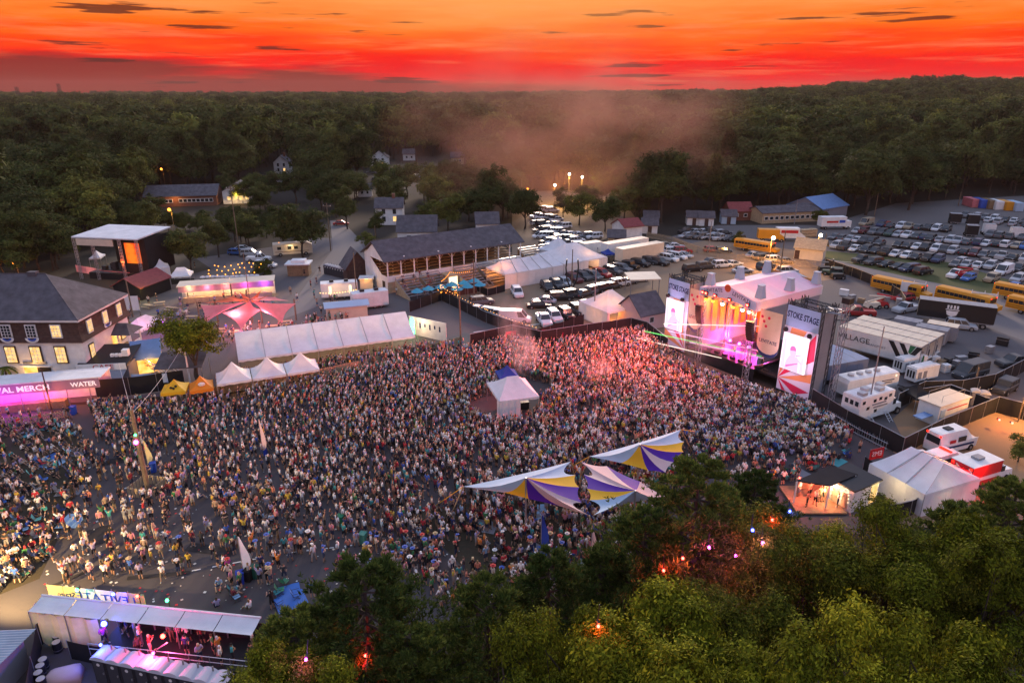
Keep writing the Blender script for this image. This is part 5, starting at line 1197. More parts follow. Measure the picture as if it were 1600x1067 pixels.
# LEVITATE scrims
for x0,x1,lb in ((4.6,7.2,'left'),(16.9,20.3,'right')):
    pass
    b_ = thing('scrim_banner','cream LEVITATE banner with rounded foot on the %s of the stage opening' % lb,'banner',SW(x0,-.3),SR,'LEVITATE scrim banners'); W = x1-x0
    pts_ = [(0,0,10.6),(0,0,5.4)]+[(W*.5-W*.5*cos(a),0,5.4-1.3*sin(a)) for a in np.linspace(0,pi,9)[1:-1]]+[(W,0,5.4),(W,0,10.6)]
    MB().poly(pts_).build('cloth','banner_cream',b_)
    edge = MB()
    for p0,p1 in zip(pts_[1:-1],pts_[2:-1]): edge.quad((p0[0],-.02,p0[2]),(p1[0],-.02,p1[2]),(p1[0],-.02,p1[2]+.45),(p0[0],-.02,p0[2]+.45))
    edge.build('hem','ink_blue',b_)
    text_part('LEVITATE',.7,'ink_blue',b_,(W/2,-.03,6.3),xs=W/3.6)
    for k in range(4): MB().ball((.4+.35*k,-.03,9.6-.6*(k%3)),.22,1,.08,1,u=8,v=4).build('flower','burst_red',b_)
    la = thing('line_array','curved line of black loudspeakers hanging %s of the stage opening' % ('left' if lb == 'left' else 'right'),'loudspeaker',SW((x0 if lb == 'right' else x1)+(-.5 if lb == 'right' else .4),-1.6,5.5),SR,'hanging loudspeakers')
    for k in range(8): MB().cbox(0,-.012*k*k*-1,3.2-k*.36,1.0,.55,.33).build('cabinet','black_paint',la)
# outrigger truss and grey wing tent at the right
ot = thing('truss_tower','free-standing truss mast with a bridge to the right video tower','tower',P(1296,634),SR)
ph = zat(P(1296,634).y,474); truss(MB(),(0,0,0),(0,0,ph),.6,.05).build('mast','steel',ot); MB().box(-1.6,1.6,-1.6,1.6,0,.25).build('base','black_paint',ot)
tp = Matrix.Rotation(-SR,3,'Z') @ (SW(25,1.5)-P(1296,634)); truss(MB(),(0,0,ph-1.2),(tp.x,tp.y,12.2),.6,.05).build('bridge','steel',ot)
MB().box(-.5,.5,-.5,.5,ph,ph+.7).build('head','black_paint',ot)
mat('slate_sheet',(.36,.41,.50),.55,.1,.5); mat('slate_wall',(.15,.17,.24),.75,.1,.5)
A, B = P(1268,607), P(1352,591); o, rz, L = frame(A,B)
wt = thing('wing_tent','slate grey sloping tent attached behind the right video tower','tent',o,rz)
def wtp(t, v): return ((L*t)*(1-v)+(L*(-.08+.42*t))*v, -.05+6.2*v, 3.0+2.3*v**.8)
for k in range(5):
    q = MB(); t0, t1 = k/5+.004, (k+1)/5-.004
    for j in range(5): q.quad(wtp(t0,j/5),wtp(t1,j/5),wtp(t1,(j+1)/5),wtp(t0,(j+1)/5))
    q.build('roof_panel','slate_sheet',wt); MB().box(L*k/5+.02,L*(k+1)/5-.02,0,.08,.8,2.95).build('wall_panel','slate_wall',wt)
    MB().path([wtp(k/5,j/5) for j in range(6)],.05,k=4).build('seam','alu',wt)
q = MB()
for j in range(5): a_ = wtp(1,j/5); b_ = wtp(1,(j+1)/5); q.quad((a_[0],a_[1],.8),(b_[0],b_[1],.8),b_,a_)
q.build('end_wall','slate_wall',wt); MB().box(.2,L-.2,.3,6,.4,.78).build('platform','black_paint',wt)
# laser beams in the stage smoke
def beam_mat(name, c, s):
    m = bpy.data.materials.new(name); m.use_nodes = True; t = m.node_tree; t.nodes.clear(); e = N(t,'ShaderNodeEmission'); e.inputs[0].default_value = (*c,1); e.inputs[1].default_value = s
    tr = N(t,'ShaderNodeBsdfTransparent'); mx = N(t,'ShaderNodeMixShader'); mx.inputs[0].default_value = .35; o = N(t,'ShaderNodeOutputMaterial')
    t.links.new(tr.outputs[0],mx.inputs[1]); t.links.new(e.outputs[0],mx.inputs[2]); t.links.new(mx.outputs[0],o.inputs[0]); M[name] = m
beam_mat('beam_white',(1,.85,.7),1.6); beam_mat('beam_pink',(1,.5,.8),1.2); beam_mat('beam_green',(.25,1,.25),1.0); beam_mat('beam_yellow',(1,.8,.2),1.1)
for a,b,m,lb in (((17.6,0,8.2),(1.0,-1.5,4.2),'beam_white','thin white laser beam crossing the stage opening highest'),((17.8,0,4.6),(2.5,-2,3.6),'beam_pink','pink laser beam crossing the stage at head height'),((17.8,0,3.9),(-1.5,-3,2.6),'beam_green','green laser beam low over the front of the stage'),((17.8,.5,3.5),(6,-1,2.6),'beam_pink','short pink laser beam low on the stage'),((12,-1,2.0),(-2.5,-4,1.4),'beam_white','white laser beam skimming the crowd left of the stage')):
    q = thing('laser_beam',lb,'laser beam',SW(*a),0,'laser beams'); MB().tube((0,0,0),SW(*b)-SW(*a),.05,.09,k=6).build('beam',m,q)
# ================================================================ backstage vehicles and trailers
A = P(1306,537,1.2); B = P(1434,571,1.2); d = (B-A).normalized(); n = Vector((-d.y,d.x,0))
for i, lb in enumerate(('nearest','middle','farthest')):
    off = n*3.05*i
    t, L = trailer('white semi trailer with open rear, %s of the three side by side%s' % (lb, ', lettered VILLAGE' if i == 0 else ''),A+off,B+off,open_end=True,group='three white semi trailers')
    if i == 0:
        text_part('VILLAGE',1.15,'black_paint',t,(L*.21,-.02,2.75),xs=1.1); text_part('TRANSPORT',.5,'grey_fabric',t,(L*.49,-.02,2.45),xs=1.0)
        q = MB(); y = -.015; z0, z1 = 1.25, 3.85; x = L*.62
        for k,(a,b) in enumerate(((0,1.55),(1.55,2.3))):
            pass
        q.quad((x,y,z1),(x+.75,y,z1),(x+2.5,y,z0),(x+1.75,y,z0)); q.quad((x+1.5,y,z1),(x+2.2,y,z1),(x+3.2,y,z0+.9),(x+2.75,y,z0+.6)); q.quad((x+3.9,y,z1),(x+4.7,y,z1),(x+3.1,y,z0),(x+2.55,y,z0+.0)); q.build('mark','black_paint',t)
        MB().quad((x+3.0,y-.003,z1),(x+3.8,y-.003,z1),(x+3.2,y-.003,z0+1.3),(x+2.9,y-.003,z0+1.5)).quad((x+4.75,y-.003,z0),(x+5.1,y-.003,z0),(x+5.1,y-.003,z0+1.6),(x+4.9,y-.003,z0+1.6)).build('mark','green_paint',t)
t, L = trailer('long black semi trailer with a white crest backstage',P(1432,493,1.0),P(1552,509,1.0),1.1,2.9,m='black_paint',roof='steel',name='semi_trailer')
q = MB(); 
for x in (-.7,-.25,.25,.7): q.box(L*.45+x-.14,L*.45+x+.14,-.02,-.006,3.0,3.6)
q.box(L*.45-1,L*.45+1,-.02,-.006,2.75,2.9).poly([(L*.45-.9,-.012,2.6),(L*.45-.7,-.012,1.9),(L*.45,-.012,1.6),(L*.45+.7,-.012,1.9),(L*.45+.9,-.012,2.6)][::-1]); q.build('crest','white_paint',t)
for i,(a,b,lb) in enumerate((((1392,523),(1432,531),'small grey trailer behind the white semis, nearest the stage'),((1425,535),(1474,545),'small brown-grey trailer behind the white semis, in the middle'),((1443,530),(1490,539),'dark trailer with cream roof beyond the white semis'))):
    trailer(lb,P(*a),P(*b),.6,2.2,2.3,'grey_fabric','cream_paint' if i == 2 else 'grey_fabric',group='small trailers',name='cargo_trailer')
for i,(a,b,lb,s,roofc) in enumerate((((587,406),(668,392),'x',0,0),)): pass
A = P(949,415); B = P(1003,407)
trailer('white semi trailer parked behind the tall-peaked tent, rear one',P(949,408),P(1012,397),m='white_paint',roof='cream_paint',group='white semi trailers by the tents')
trailer('white semi trailer parked behind the tall-peaked tent, front one',P(972,417),P(1036,405),m='cream_paint',roof='cream_paint',group='white semi trailers by the tents')
trailer('white box truck body behind the white tents',P(913,404),P(940,400),.9,2.6,2.4,group='white semi trailers by the tents',name='box_trailer')
for x,y,lb in ((918,402,'blue tarpaulin canopy behind the white tents'),(945,412,'blue tarpaulin canopy beside the semi trailers')):
    hip_tent(lb,P(x,y),P(x+16,y-1),3,2.2,3.2,m='blue_fabric',name='pop_up_canopy',cat='canopy')
# buses
bus('yellow school bus behind the black trailer, leftmost of the near four',P(1370,453),P(1444,470))
bus('yellow school bus behind the black trailer, second of the near four',P(1470,470),P(1552,490))
bus('yellow school bus cut by the right edge, farther one',P(1562,464),P(1645,481))
bus('yellow school bus cut by the right edge, nearer one',P(1584,486),P(1672,506))
bus('lit yellow school bus far away by the dirt lot fence',P(1150,389),P(1214,399))
for x,y,lb in ((1404,465,'white signboard on posts beside the leftmost school bus'),(1512,482,'white signboard on posts beside the second school bus')):
    q = thing('signboard',lb,'sign',P(x,y),-.42,'white signboards by the buses'); MB().box(0,4.2,0,.1,1.3,3.2).build('board','white_paint',q)
    for k in (.1,2.1,4.1): MB().tube((k,.16,0),(k,.16,3.6),.06,k=5).build('post','white_paint',q)
q = thing('box_truck','yellow rental box truck near the far school bus','truck',P(1203,377),-.15); MB().box(-3.4,2.0,-1.2,1.2,.9,3.3).build('cargo_box','bus_yellow',q); MB().loft([[(2.05,-1.1,.5),(2.05,-1.1,2.2),(2.05,1.1,2.2),(2.05,1.1,.5)],[(3.6,-1.0,.5),(3.4,-.9,1.4),(3.4,.9,1.4),(3.6,1.0,.5)]]).build('cab','bus_yellow',q); wheels(q,[(-2,-1),(-2,1),(2.7,-1),(2.7,1)],.42)
q = thing('moving_truck','white and red moving truck parked left of the wooden crates','truck',P(1235,376),-.1); MB().box(-4,1.8,-1.2,1.2,.9,3.5).build('cargo_box','white_paint',q); MB().box(-3,1.4,-1.215,-1.202,2.2,3.0).build('stripe','red_paint',q); MB().loft([[(1.85,-1.1,.5),(1.85,-1.1,2.5),(1.85,1.1,2.5),(1.85,1.1,.5)],[(3.8,-1.0,.5),(3.4,-.9,1.4),(3.4,.9,1.4),(3.8,1.0,.5)]]).build('cab','white_paint',q); wheels(q,[(-2,-1),(-2,1),(2.7,-1),(2.7,1)],.42)
q = thing('moving_truck','white lettered box truck by the blue-roofed barn','truck',P(1302,358),.08); MB().box(-4.5,3,-1.25,1.25,1,3.7).build('cargo_box','white_paint',q); MB().box(-3,.5,-1.27,-1.252,2.0,2.6).build('stripe','red_paint',q); MB().box(.8,2.6,-1.27,-1.252,2.0,2.8).build('stripe','blue_paint',q); MB().box(3.05,4.6,-1.1,1.1,.6,2.5).build('cab','white_paint',q); wheels(q,[(-3,-1),(-3,1),(3.8,-1),(3.8,1)],.45)
for i in range(3):
    q = thing('crate','wooden crate, %s from the left beside the moving truck' % ordn(i),'crate',P(1255+7*i,371-i*.6),-.1,'wooden crates'); MB().box(-.9,.9,-.9,.9,.15,2.2).build('box','pale_wood',q)
    for z in (.3,1.1,2.0): MB().box(-.94,.94,-.94,-.905,z-.08,z+.08).build('batten','wood',q)
    MB().box(-.8,.8,-.8,.8,0,.14).build('skid','wood',q)
for i,(x,m) in enumerate(((1524,'pink_fabric'),(1537,'blue_paint'),(1550,'wood'),(1561,'white_paint'),(1577,'bus_yellow'),(1592,'sail_blue'))):
    q = thing('shipping_container','%s container, %s in the row at the edge of the woods' % (('pinkish','blue','brown','white','yellow','pale blue')[i],ordn(i)),'container',P(x,325+i*1.2),-.12,'containers by the woods'); MB().box(-1.25,1.25,0,7,.1,2.9).build('shell',m,q); MB().box(-1.1,-.02,-.06,-.005,.25,2.75).build('door',m,q); MB().box(.02,1.1,-.06,-.005,.25,2.75).build('door',m,q)
    for k in range(9): MB().box(-1.3,-1.252,.3+k*.75,.6+k*.75,.2,2.8).build('rib',m,q)
# command truck, tank trailer, generators
def command_truck():
    A, B = P(1338,668), P(1395,650); o, rz, L = frame(A,B); t = thing('command_truck','white command truck with roof units and side ladders','truck',o,rz)
    W = 2.5; MB().box(0,6.2,0,W,.75,3.7).build('box_body','white_paint',t); MB().box(.1,6.1,.1,W-.1,3.703,3.78).build('roof','white_paint',t)
    MB().loft([[(6.25,.2,.6),(6.25,.2,2.5),(6.25,W-.2,2.5),(6.25,W-.2,.6)],[(7.2,.25,.6),(7.0,.3,2.4),(7.0,W-.3,2.4),(7.2,W-.25,.6)],[(7.5,.3,.6),(7.4,.3,1.5),(7.4,W-.3,1.5),(7.5,W-.3,.6)],[(8.7,.4,.6),(8.6,.45,1.35),(8.6,W-.45,1.35),(8.7,W-.4,.6)]]).build('cab','white_paint',t)
    MB().box(6.5,7.1,.16,.22,1.6,2.3).build('window','glass',t)
    for x,y in ((1,.7),(2.6,1.5),(4.2,.8),(5.4,1.6)): MB().cbox(x,y,3.98,.9,.8,.38).build('roof_unit','alu',t)
    for x,z in ((.6,3.1),(1.5,2.2),(2.6,3.0),(3.6,3.1),(4.6,2.9),(5.4,3.2),(3.0,1.6)): MB().box(x-.25,x+.25,-.03,-.004,z-.2,z+.2).build('window','glass',t)
    for x,z in ((3.6,2.5),(3.9,2.1)): MB().box(x-1.4,x+1.2,-.025,-.004,z-.1,z+.1).build('lettering_band','grey_fabric',t)
    for y in (.5,1.2,1.9): MB().box(-.03,-.004,y-.22,y+.22,2.6,3.2).build('window','glass',t)
    for x in (2.0,5.0):
        l = MB()
        for s in (-.3,.3): l.tube((x+s,-.05,1.1),(x+s,-1.1,0),.04,k=4)
        for k in range(5): l.tube((x-.3,-.05-.21*k,1.1-.22*k),(x+.3,-.05-.21*k,1.1-.22*k),.035,k=4)
        l.build('steps','alu',t)
    wheels(t,[(1.4,.2),(1.4,W-.2),(7.7,.25),(7.7,W-.25)],.48)
command_truck()
A, B = P(1320,628), P(1400,612); o, rz, L = frame(A,B)
t = thing('tank_trailer','long pale blue trailer with round roof hatches and curved ends','trailer',o,rz); rings = []
for x,s in ((0,.82),(.25,1),(L-.2,1),(L,.9)): rings.append([(x,.1,.7+(1-s)*.6),(x,-.05,1.2),(x,0,2.7*s+.2),(x,.5,3.0*s),(x,1.9,3.0*s),(x,2.4,2.7*s+.2),(x,2.45,1.2),(x,2.3,.7+(1-s)*.6)])
MB().loft(rings).build('body','white_paint',t)
for k in range(4): MB().tube((1.6+k*1.5,1.2,2.98),(1.6+k*1.5,1.2,3.3),.42,k=12).build('roof_hatch','alu',t)
MB().box(L*.62,L*.86,-.1,-.052,1.7,1.8).box(L*.66,L*.9,-.1,-.052,2.0,2.1).build('mark','ink_blue',t); MB().tube((L*.93,-.03,2.5),(L*.93,-.09,2.5),.12,k=8).build('lamp','warm_white',t)
wheels(t,[(L*.6,.1),(L*.6,2.3),(L*.72,.1),(L*.72,2.3)],.42)
for a,b,lb in (((1408,588),(1445,580),'white generator trailer beside the VILLAGE trailer'),((1428,603),(1464,594),'white generator trailer nearer the black fence')):
    o, rz, L = frame(P(*a),P(*b)); t = thing('generator',lb,'generator',o,rz,'white generator trailers'); MB().box(0,L,0,1.6,.55,2.4).build('housing','white_paint',t); MB().box(.3,L-.3,.2,1.4,2.403,2.5).build('roof_vent','white_paint',t)
    for k in range(3): MB().box(-.03,-.004,.25+.42*k,.5+.42*k,1.0,2.0).build('grille','black_paint',t)
    for k in range(2): MB().box(.4+1.1*k,1.1+1.1*k,-.03,-.004,.9,1.9).build('hatch','grey_fabric',t)
    MB().box(L-.5,L-.2,.6,.9,2.56,2.9).build('exhaust','steel',t); wheels(t,[(L*.5,.05),(L*.5,1.55)],.34,.2)
# pickup, SUVs, lifts
car(P(1415,487),radians(205),'pickup','silver','silver pickup truck parked left of the black trailer','backstage vehicles')
car(P(1500,514),radians(-25),'suv','silver','silver SUV parked in front of the black trailer','backstage vehicles')
car(P(1514,588),radians(205),'van','charcoal','dark van parked beside the generator trailers','backstage vehicles')
car(P(1568,612),radians(215),'jeep','charcoal','dark boxy SUV outside the black fence at the right','backstage vehicles')
car(P(1340,493),radians(170),'pickup','red','small red flatbed truck behind the stage','backstage vehicles')
car(P(1300,430),radians(150),'jeep','dark green','dark utility vehicle, left one, behind the stage roof','backstage vehicles')
car(P(1585,572),radians(190),'pickup','charcoal','dark pickup at the right edge beyond the fence','backstage vehicles')
car(P(1412,470),radians(200),'hatch','red','red utility cart beside the curved fence','backstage vehicles')
for x,y,m,lb in ((1376,480,'red_paint','red folded boom lift behind the black trailer'),(1362,482,'cream_paint','cream folded boom lift beside the red one'),(1288,425,'black_paint','black forklift at the corner of the curved fence'),(1308,436,'black_paint','second black forklift by the curved fence'),(1500,435,'red_paint','red tractor behind the second school bus')):
    t = thing('boom_lift' if 'boom' in lb else 'tractor' if 'tractor' in lb else 'forklift',lb,'lift',P(x,y),rnd.uniform(-.6,.4))
    MB().loft([[(-1.4,-.8,.4),(1.4,-.8,.4),(1.4,.8,.4),(-1.4,.8,.4)],[(-1.2,-.7,1.2),(1.0,-.7,1.3),(1.0,.7,1.3),(-1.2,.7,1.2)]]).build('chassis',m,t); wheels(t,[(-.9,-.75),(-.9,.75),(.9,-.75),(.9,.75)],.42)
    if 'forklift' in lb:
        MB().tube((1.5,-.4,.1),(1.5,-.4,3),.08,k=4).tube((1.5,.4,.1),(1.5,.4,3),.08,k=4).tube((1.5,-.4,3),(1.5,.4,3),.08,k=4).build('mast',m,t); MB().box(-.9,.6,-.6,.6,2.2,2.3).build('cage',m,t)
    else:
        MB().tube((-1.2,0,1.3),(2.2,0,2.0),.18,k=6).tube((2.2,0,2.2),(-1.0,0,2.5),.15,k=6).build('boom',m,t); MB().box(2.3,3.2,-.6,.6,1.0,2.1).build('basket','steel',t)
# ticket booth compound
A, B = P(1462,668), P(1508,652); o, rz, L = frame(A,B)
t = thing('site_cabin','white site cabin with railed flat roof inside the fenced compound','cabin',o,rz); MB().box(0,L,0,2.6,.15,2.7).build('wall','white_paint',t); MB().box(-.15,L+.15,-.15,2.75,2.703,2.85).build('roof','cream_paint',t)
MB().box(.3,1.2,-.05,-.004,.2,2.2).build('door','sail_blue',t); MB().box(1.6,L-.3,-.03,-.004,1.9,2.05).build('stripe','red_paint',t)
for a_,b_ in (((1,.5),(L-.5,.5)),((L-.5,.5),(L-.5,2.2)),((1,2.2),(L-.5,2.2))):
    MB().tube((*a_,3.7),(*b_,3.7),.03,k=4).tube((*a_,2.85),(*a_,3.7),.03,k=4).build('rail','steel',t)
MB().box(-2.4,-.2,.5,1.6,1.4,1.5).build('awning','blue_roof',t)
for i,(x,y) in enumerate(((1520,634),(1533,637))): porta_potty('grey portable toilet behind the site cabin, %s one' % ('left','right')[i],P(x,y),-.4,group='toilets by the site cabin',color=(.10,.10,.12),roof_c=(.25,.25,.28))
hip_tent('black pop-up canopy inside the fence beside the generators',P(1432,622,2.0),P(1462,620,2.0),3.4,2.0,3.2,m='black_fabric',name='pop_up_canopy',cat='canopy')
fence('tall black cloth fence along the right side of the crowd',[(1266,632),(1320,667),(1372,692),(1408,712)],2.2,rail='alu')
fence('black cloth fence between the compound and the ambulances',[(1408,712),(1470,680),(1555,645),(1640,668)],2.2,rail='alu')
fence('black cloth fence between the compound and the backstage yard',[(1400,640),(1440,620),(1500,618),(1550,608),(1640,560)],2.2,rail='alu')
fence('black cloth fence beside the command truck',[(1438,628),(1480,622),(1545,646)],1.9,rail='alu')
fence('low steel barrier in front of the tall black fence',[(1290,652),(1340,682),(1385,705)],1.2,'steel',slats=True,name='barrier',step=2.4)
fence('curved black fence from the grass verge to the black trailer',[(1288,418),(1330,432),(1375,450),(1405,470),(1412,482)],2.0,rail='pale_wood')
# arena fence on the far side
fence('black cloth fence with pale rail behind the far edge of the crowd',[(735,545),(800,530),(845,540),(985,518)],2.4,rail='alu')
fence('black cloth fence running from the orange-lit tent to the stage',[(985,518),(1010,525),(1042,552)],2.4,rail='alu')
fence('dark fence between the dirt lot and the arena, left part',[(640,488),(690,470),(760,505),(838,533)],2.0)
fence('dark fence between the dirt lot and the arena, right part',[(838,533),(880,520),(912,508)],2.0)
fence('red and blue printed fence at the far edge of the crowd',[(790,534),(830,528),(880,535)],1.7,'burst_red',step=4)
fence('wooden board fence behind the bleachers and white tents',[(690,466),(745,458)],1.6,'shingle_band')
fence('curved wire fence above the dirt lot',[(1010,372),(1050,380),(1090,396),(1150,408),(1230,418),(1282,420)],1.8,'pale_wood',slats=True,step=6,name='wire_fence')
q = thing('sign_wall','white printed wall with a green figure at the end of the long tent','sign',P(640,522),-.55)
MB().box(0,7.6,0,.12,.1,3.2).build('board','white_paint',q); MB().box(.3,1.1,-.05,-.004,.3,2.6).ball((.7,-.05,2.75),.3,1,.2,1,u=8,v=4).build('figure','lamp_green',q)
for k in range(5): MB().box(2.2+k*1.0,2.5+k*1.0,-.03,-.004,1.5+.3*(k%2),2.4).build('print','ink_blue',q)
point_light(q,(3,-1.5,2.6),(1,.7,.4),160)
q = gable_house('white walled market stall row glowing warm behind the long tent',P(512,502),P(575,496),3,2.4,2.8,'cream_paint','sail_blue','market_stall',win=(),cat='stall')
# motorhome and yard cars
o, rz, L = frame(P(428,402),P(489,398)); t = thing('motorhome','long cream motorhome parked under the dark round tree','motorhome',o,rz)
MB().loft([[(x,0,.5),(x,0,2.9*s),(x,.3,3.2*s),(x,2.1,3.2*s),(x,2.4,2.9*s),(x,2.4,.5)] for x,s in ((0,1),(L-1,1),(L,.82))]).build('body','cream_paint',t)
for x in (1.0,3.4,4.9): MB().box(x,x+.9,-.04,-.004,1.7,2.4).build('window','glass',t)
MB().box(.4,L-.8,-.03,-.004,1.1,1.25).build('stripe','wood',t); MB().box(L*.4,L*.5,-.05,-.004,2.5,2.65).build('lamp','warm_white',t); wheels(t,[(1.6,.1),(1.6,2.3),(L-1.6,.1),(L-1.6,2.3)],.45); point_light(t,(L*.45,-1,2.4),(1,.7,.3),60)
for x,y,c,k,lb in ((405,408,'white','pickup','white pickup beside the motorhome'),(392,400,'silver','suv','silver SUV left of the motorhome'),(415,418,'white','minivan','white minivan in front of the motorhome'),(370,398,'blue','hatch','blue hatchback behind the lantern bar'),(380,392,'white','sedan','white sedan behind the lantern bar'),(533,352,'red','sedan','red-lit car driving up the road')): car(P(x,y),rnd.uniform(-.4,.2),k,c,lb,'cars in the yard')
point_light(thing('tail_glow_post','small red warning post beside the car on the road','post',P(530,354)),(0,-.5,1.2),(1,.03,.02),60) if False else None
# ================================================================ ambulances, EMS tent
def ambulance(kind, x0,y0,x1,y1, label):
    o, rz, L0 = frame(P(x0,y0),P(x1,y1)); t = thing('ambulance',label,'ambulance',o,rz,'ambulances')
    if kind == 'van':
        L,W,H = 6.0,2.1,2.75
        MB().loft([[(x,w_,.4),(x,w_*.6,H*.55),(x,.25+w_,H*s),(x,W-.25-w_,H*s),(x,W-w_*.6,H*.55),(x,W-w_,.4)] for x,s,w_ in ((0,.97,.05),(.3,1,0),(L-2.0,1,0),(L-1.2,.72,.05),(L-.2,.5,.12),(L,.42,.2))]).build('body','white_paint',t)
        MB().box(.3,L-.8,-.03,-.004,.9,1.15).build('stripe','ink_blue',t); MB().box(-.03,.01,.25,W-.25,1.5,2.3).build('rear_window','glass',t); MB().box(2.6,3.8,-.02,.03,1.5,2.1).build('side_window','glass',t)
        MB().box(1.3,2.2,-.03,-.004,1.5,1.9).build('emblem','red_paint',t); MB().cbox(2,W/2,H+.08,.9,.7,.14).build('roof_vent','black_paint',t)
    elif kind == 'suv':
        L,W,H = 5.2,2.0,1.9
        MB().loft([[(x,0,.35),(x,-.02,1.05),(x,.2,H*s),(x,W-.2,H*s),(x,W+.02,1.05),(x,W,.35)] for x,s in ((0,.9),(.2,1),(L*.6,1),(L*.74,.62),(L,.5))]).build('body','white_paint',t)
        MB().box(.4,L*.6,-.04,-.0,1.1,1.6).build('side_window','glass',t); MB().box(.1,L-.1,-.045,-.0,.75,.98).build('stripe','red_paint',t); MB().box(-.02,.02,.3,W-.3,1.1,1.65).build('rear_window','glass',t)
        MB().cbox(L*.45,W/2,H+.08,.3,1.3,.14).build('light_bar','tail',t)
    else:
        L,W,H = 7.0,2.4,2.9
        MB().box(0,4.4,0,W,.6,H).build('box_body','red_paint',t); MB().box(-.02,4.42,-.02,W+.02,H+.003,H+.07).build('roof','white_paint',t); MB().box(.0,4.4,-.02,-.004,1.2,1.6).build('stripe','white_paint',t)
        MB().loft([[(4.45,.2,.5),(4.45,.2,2.2),(4.45,W-.2,2.2),(4.45,W-.2,.5)],[(5.3,.2,.5),(5.1,.3,2.1),(5.1,W-.3,2.1),(5.3,W-.2,.5)],[(5.7,.2,.5),(5.6,.25,1.4),(5.6,W-.25,1.4),(5.7,W-.2,.5)],[(7,.3,.5),(6.9,.35,1.2),(6.9,W-.35,1.2),(7,W-.3,.5)]]).build('cab','white_paint',t)
        for k in range(4):
            for s in (0,1): MB().poly([(-.03,.1+s*1.3+.0,.75+.5*k),(-.03,.5+s*1.3,1.0+.5*k),(-.03,.5+s*1.3,1.2+.5*k),(-.03,.1+s*1.3,.95+.5*k)]).build('chevron','white_paint',t)
        MB().box(-.03,-.004,.7,1.1,1.7,2.3).build('rear_window','glass',t); MB().box(-.03,-.004,1.3,1.7,1.7,2.3).build('rear_window','glass',t); MB().cbox(2.2,W/2,H+.2,1,.8,.25).build('roof_vent','steel',t)
        MB().box(4.8,5.3,.14,.2,1.4,2.0).build('side_window','glass',t)
    for y in (.25,W-.25): MB().cbox(-.04,y,(1.9 if kind == 'suv' else H)-.25 if kind != 'suv' else 1.2,.06,.2,.22).build('tail_lamp','tail',t)
    wheels(t,[(1.3,.12),(1.3,W-.12),(L-1.1,.12),(L-1.1,W-.12)],.4)
    if kind == 'box': point_light(t,(-.8,1,2.0),(1,.03,.02),260); point_light(t,(1,-.9,2.6),(1,.03,.02),120)
    if kind == 'suv': point_light(t,(2.3,1,2.4),(1,.05,.04),60)
ambulance('van',1466,716,1530,700,'white ambulance van with dark rear windows, farthest of the three')
ambulance('suv',1462,742,1510,727,'low white and red ambulance car in the middle of the three')
ambulance('box',1512,772,1576,752,'red and white box ambulance with striped rear, nearest of the three')
A = P(1452,803); B = P(1520,768)
A0, B0 = P(1362,757), P(1448,805)
q = hip_tent('large white EMS tent with walls beside the ambulances',P(1352,757),P(1437,808),7.6,2.5,4.3,ridge=3.6,bays=3,walls=[('f',0,1),('r',0,1)],wall_m='white_fabric',name='ems_tent')
point_light(q,(5,3,2),(1,.75,.4),60)
q = thing('ems_sign','red EMS sign board on the fence by the white tent','sign',P(1354,737),.35); zz = zat(P(1354,737).y,703)
MB().box(0,1.9,0,.06,zz-1.25,zz).build('board','red_paint',q); text_part('EMS',.8,'white_paint',q,(.95,-.02,zz-.62),mirror=True)
for x in (.1,1.8): MB().tube((x,.1,0),(x,.1,zz),.05,k=5).build('post','steel',q)
fence('black cloth fence behind the white container and the EMS tent',[(1346,742),(1390,772),(1450,802)],2.2)
fence('black cloth fence with steel frame below the EMS tent',[(1385,815),(1420,808),(1450,792)],1.8,rail='alu')
# VIP bar: black canopy and container with light arches
o = P(1275,795)
vb = thing('vip_deck','black flat canopy over a red-lit bar deck beside the crowd','canopy',o,0)
MB().box(-2.3,2.4,-1.2,3.6,.2,.35).build('deck','wood',vb); vr = [P(x,y,2.7)-Vector(o) for x,y in ((1243,752),(1297,760),(1340,742),(1299,729))]; MB().loft([vr,[p+Vector((0,0,.1)) for p in vr]]).build('roof','black_fabric',vb)
for x,y in [(p.x*.94,p.y*.94) for p in vr]: MB().tube((x,y,0),(x,y,2.75),.08,k=5).build('post','white_paint',vb)
for x,c in ((.6,(1,.16,.08)),(2.4,(1,.14,.10)),(4.2,(1,.2,.1))): MB().ball((x*.8-1.8,1.6,2.5),.09,u=6,v=4).build('lamp','lamp_red',vb); point_light(vb,(x*.8-1.8,.8,2.3),c,260)
MB().tube((-1.6,.5,2.3),(-1.6,.5,2.6),.1,k=6).build('lamp','warm_white',vb); MB().box(-.8,1.8,3.0,3.4,.35,1.4).build('bar_counter','pale_wood',vb)
o = P(1328,803)
vc = thing('bar_container','white container bar with black roof and arches of light bulbs','container',o,.52)
MB().box(0,3.9,0,3.3,.1,2.5).build('wall','white_fabric',vc); MB().box(-.2,4.1,-.2,3.5,2.52,2.66).build('roof','black_paint',vc); MB().box(2.7,3.7,-.05,-.004,.3,2.3).build('doorway','warm_window',vc)
for k in range(3):
    for j in range(11):
        a = pi*j/10; MB().ball((-.08,.75+k*1.05+cos(a)*.38,1.0+(1.3*sin(a) if 0 < j < 10 else .0)+.1),.075,u=6,v=4).build('bulb','warm_white',vc)
    MB().box(-.06,-.004,.42+k*1.05,1.08+k*1.05,.3,1.9).build('arch_panel','curtain',vc)
point_light(vc,(-1.2,1.8,1.8),(1,.75,.35),120); point_light(vc,(4,-1,2.2),(1,.7,.3),80)
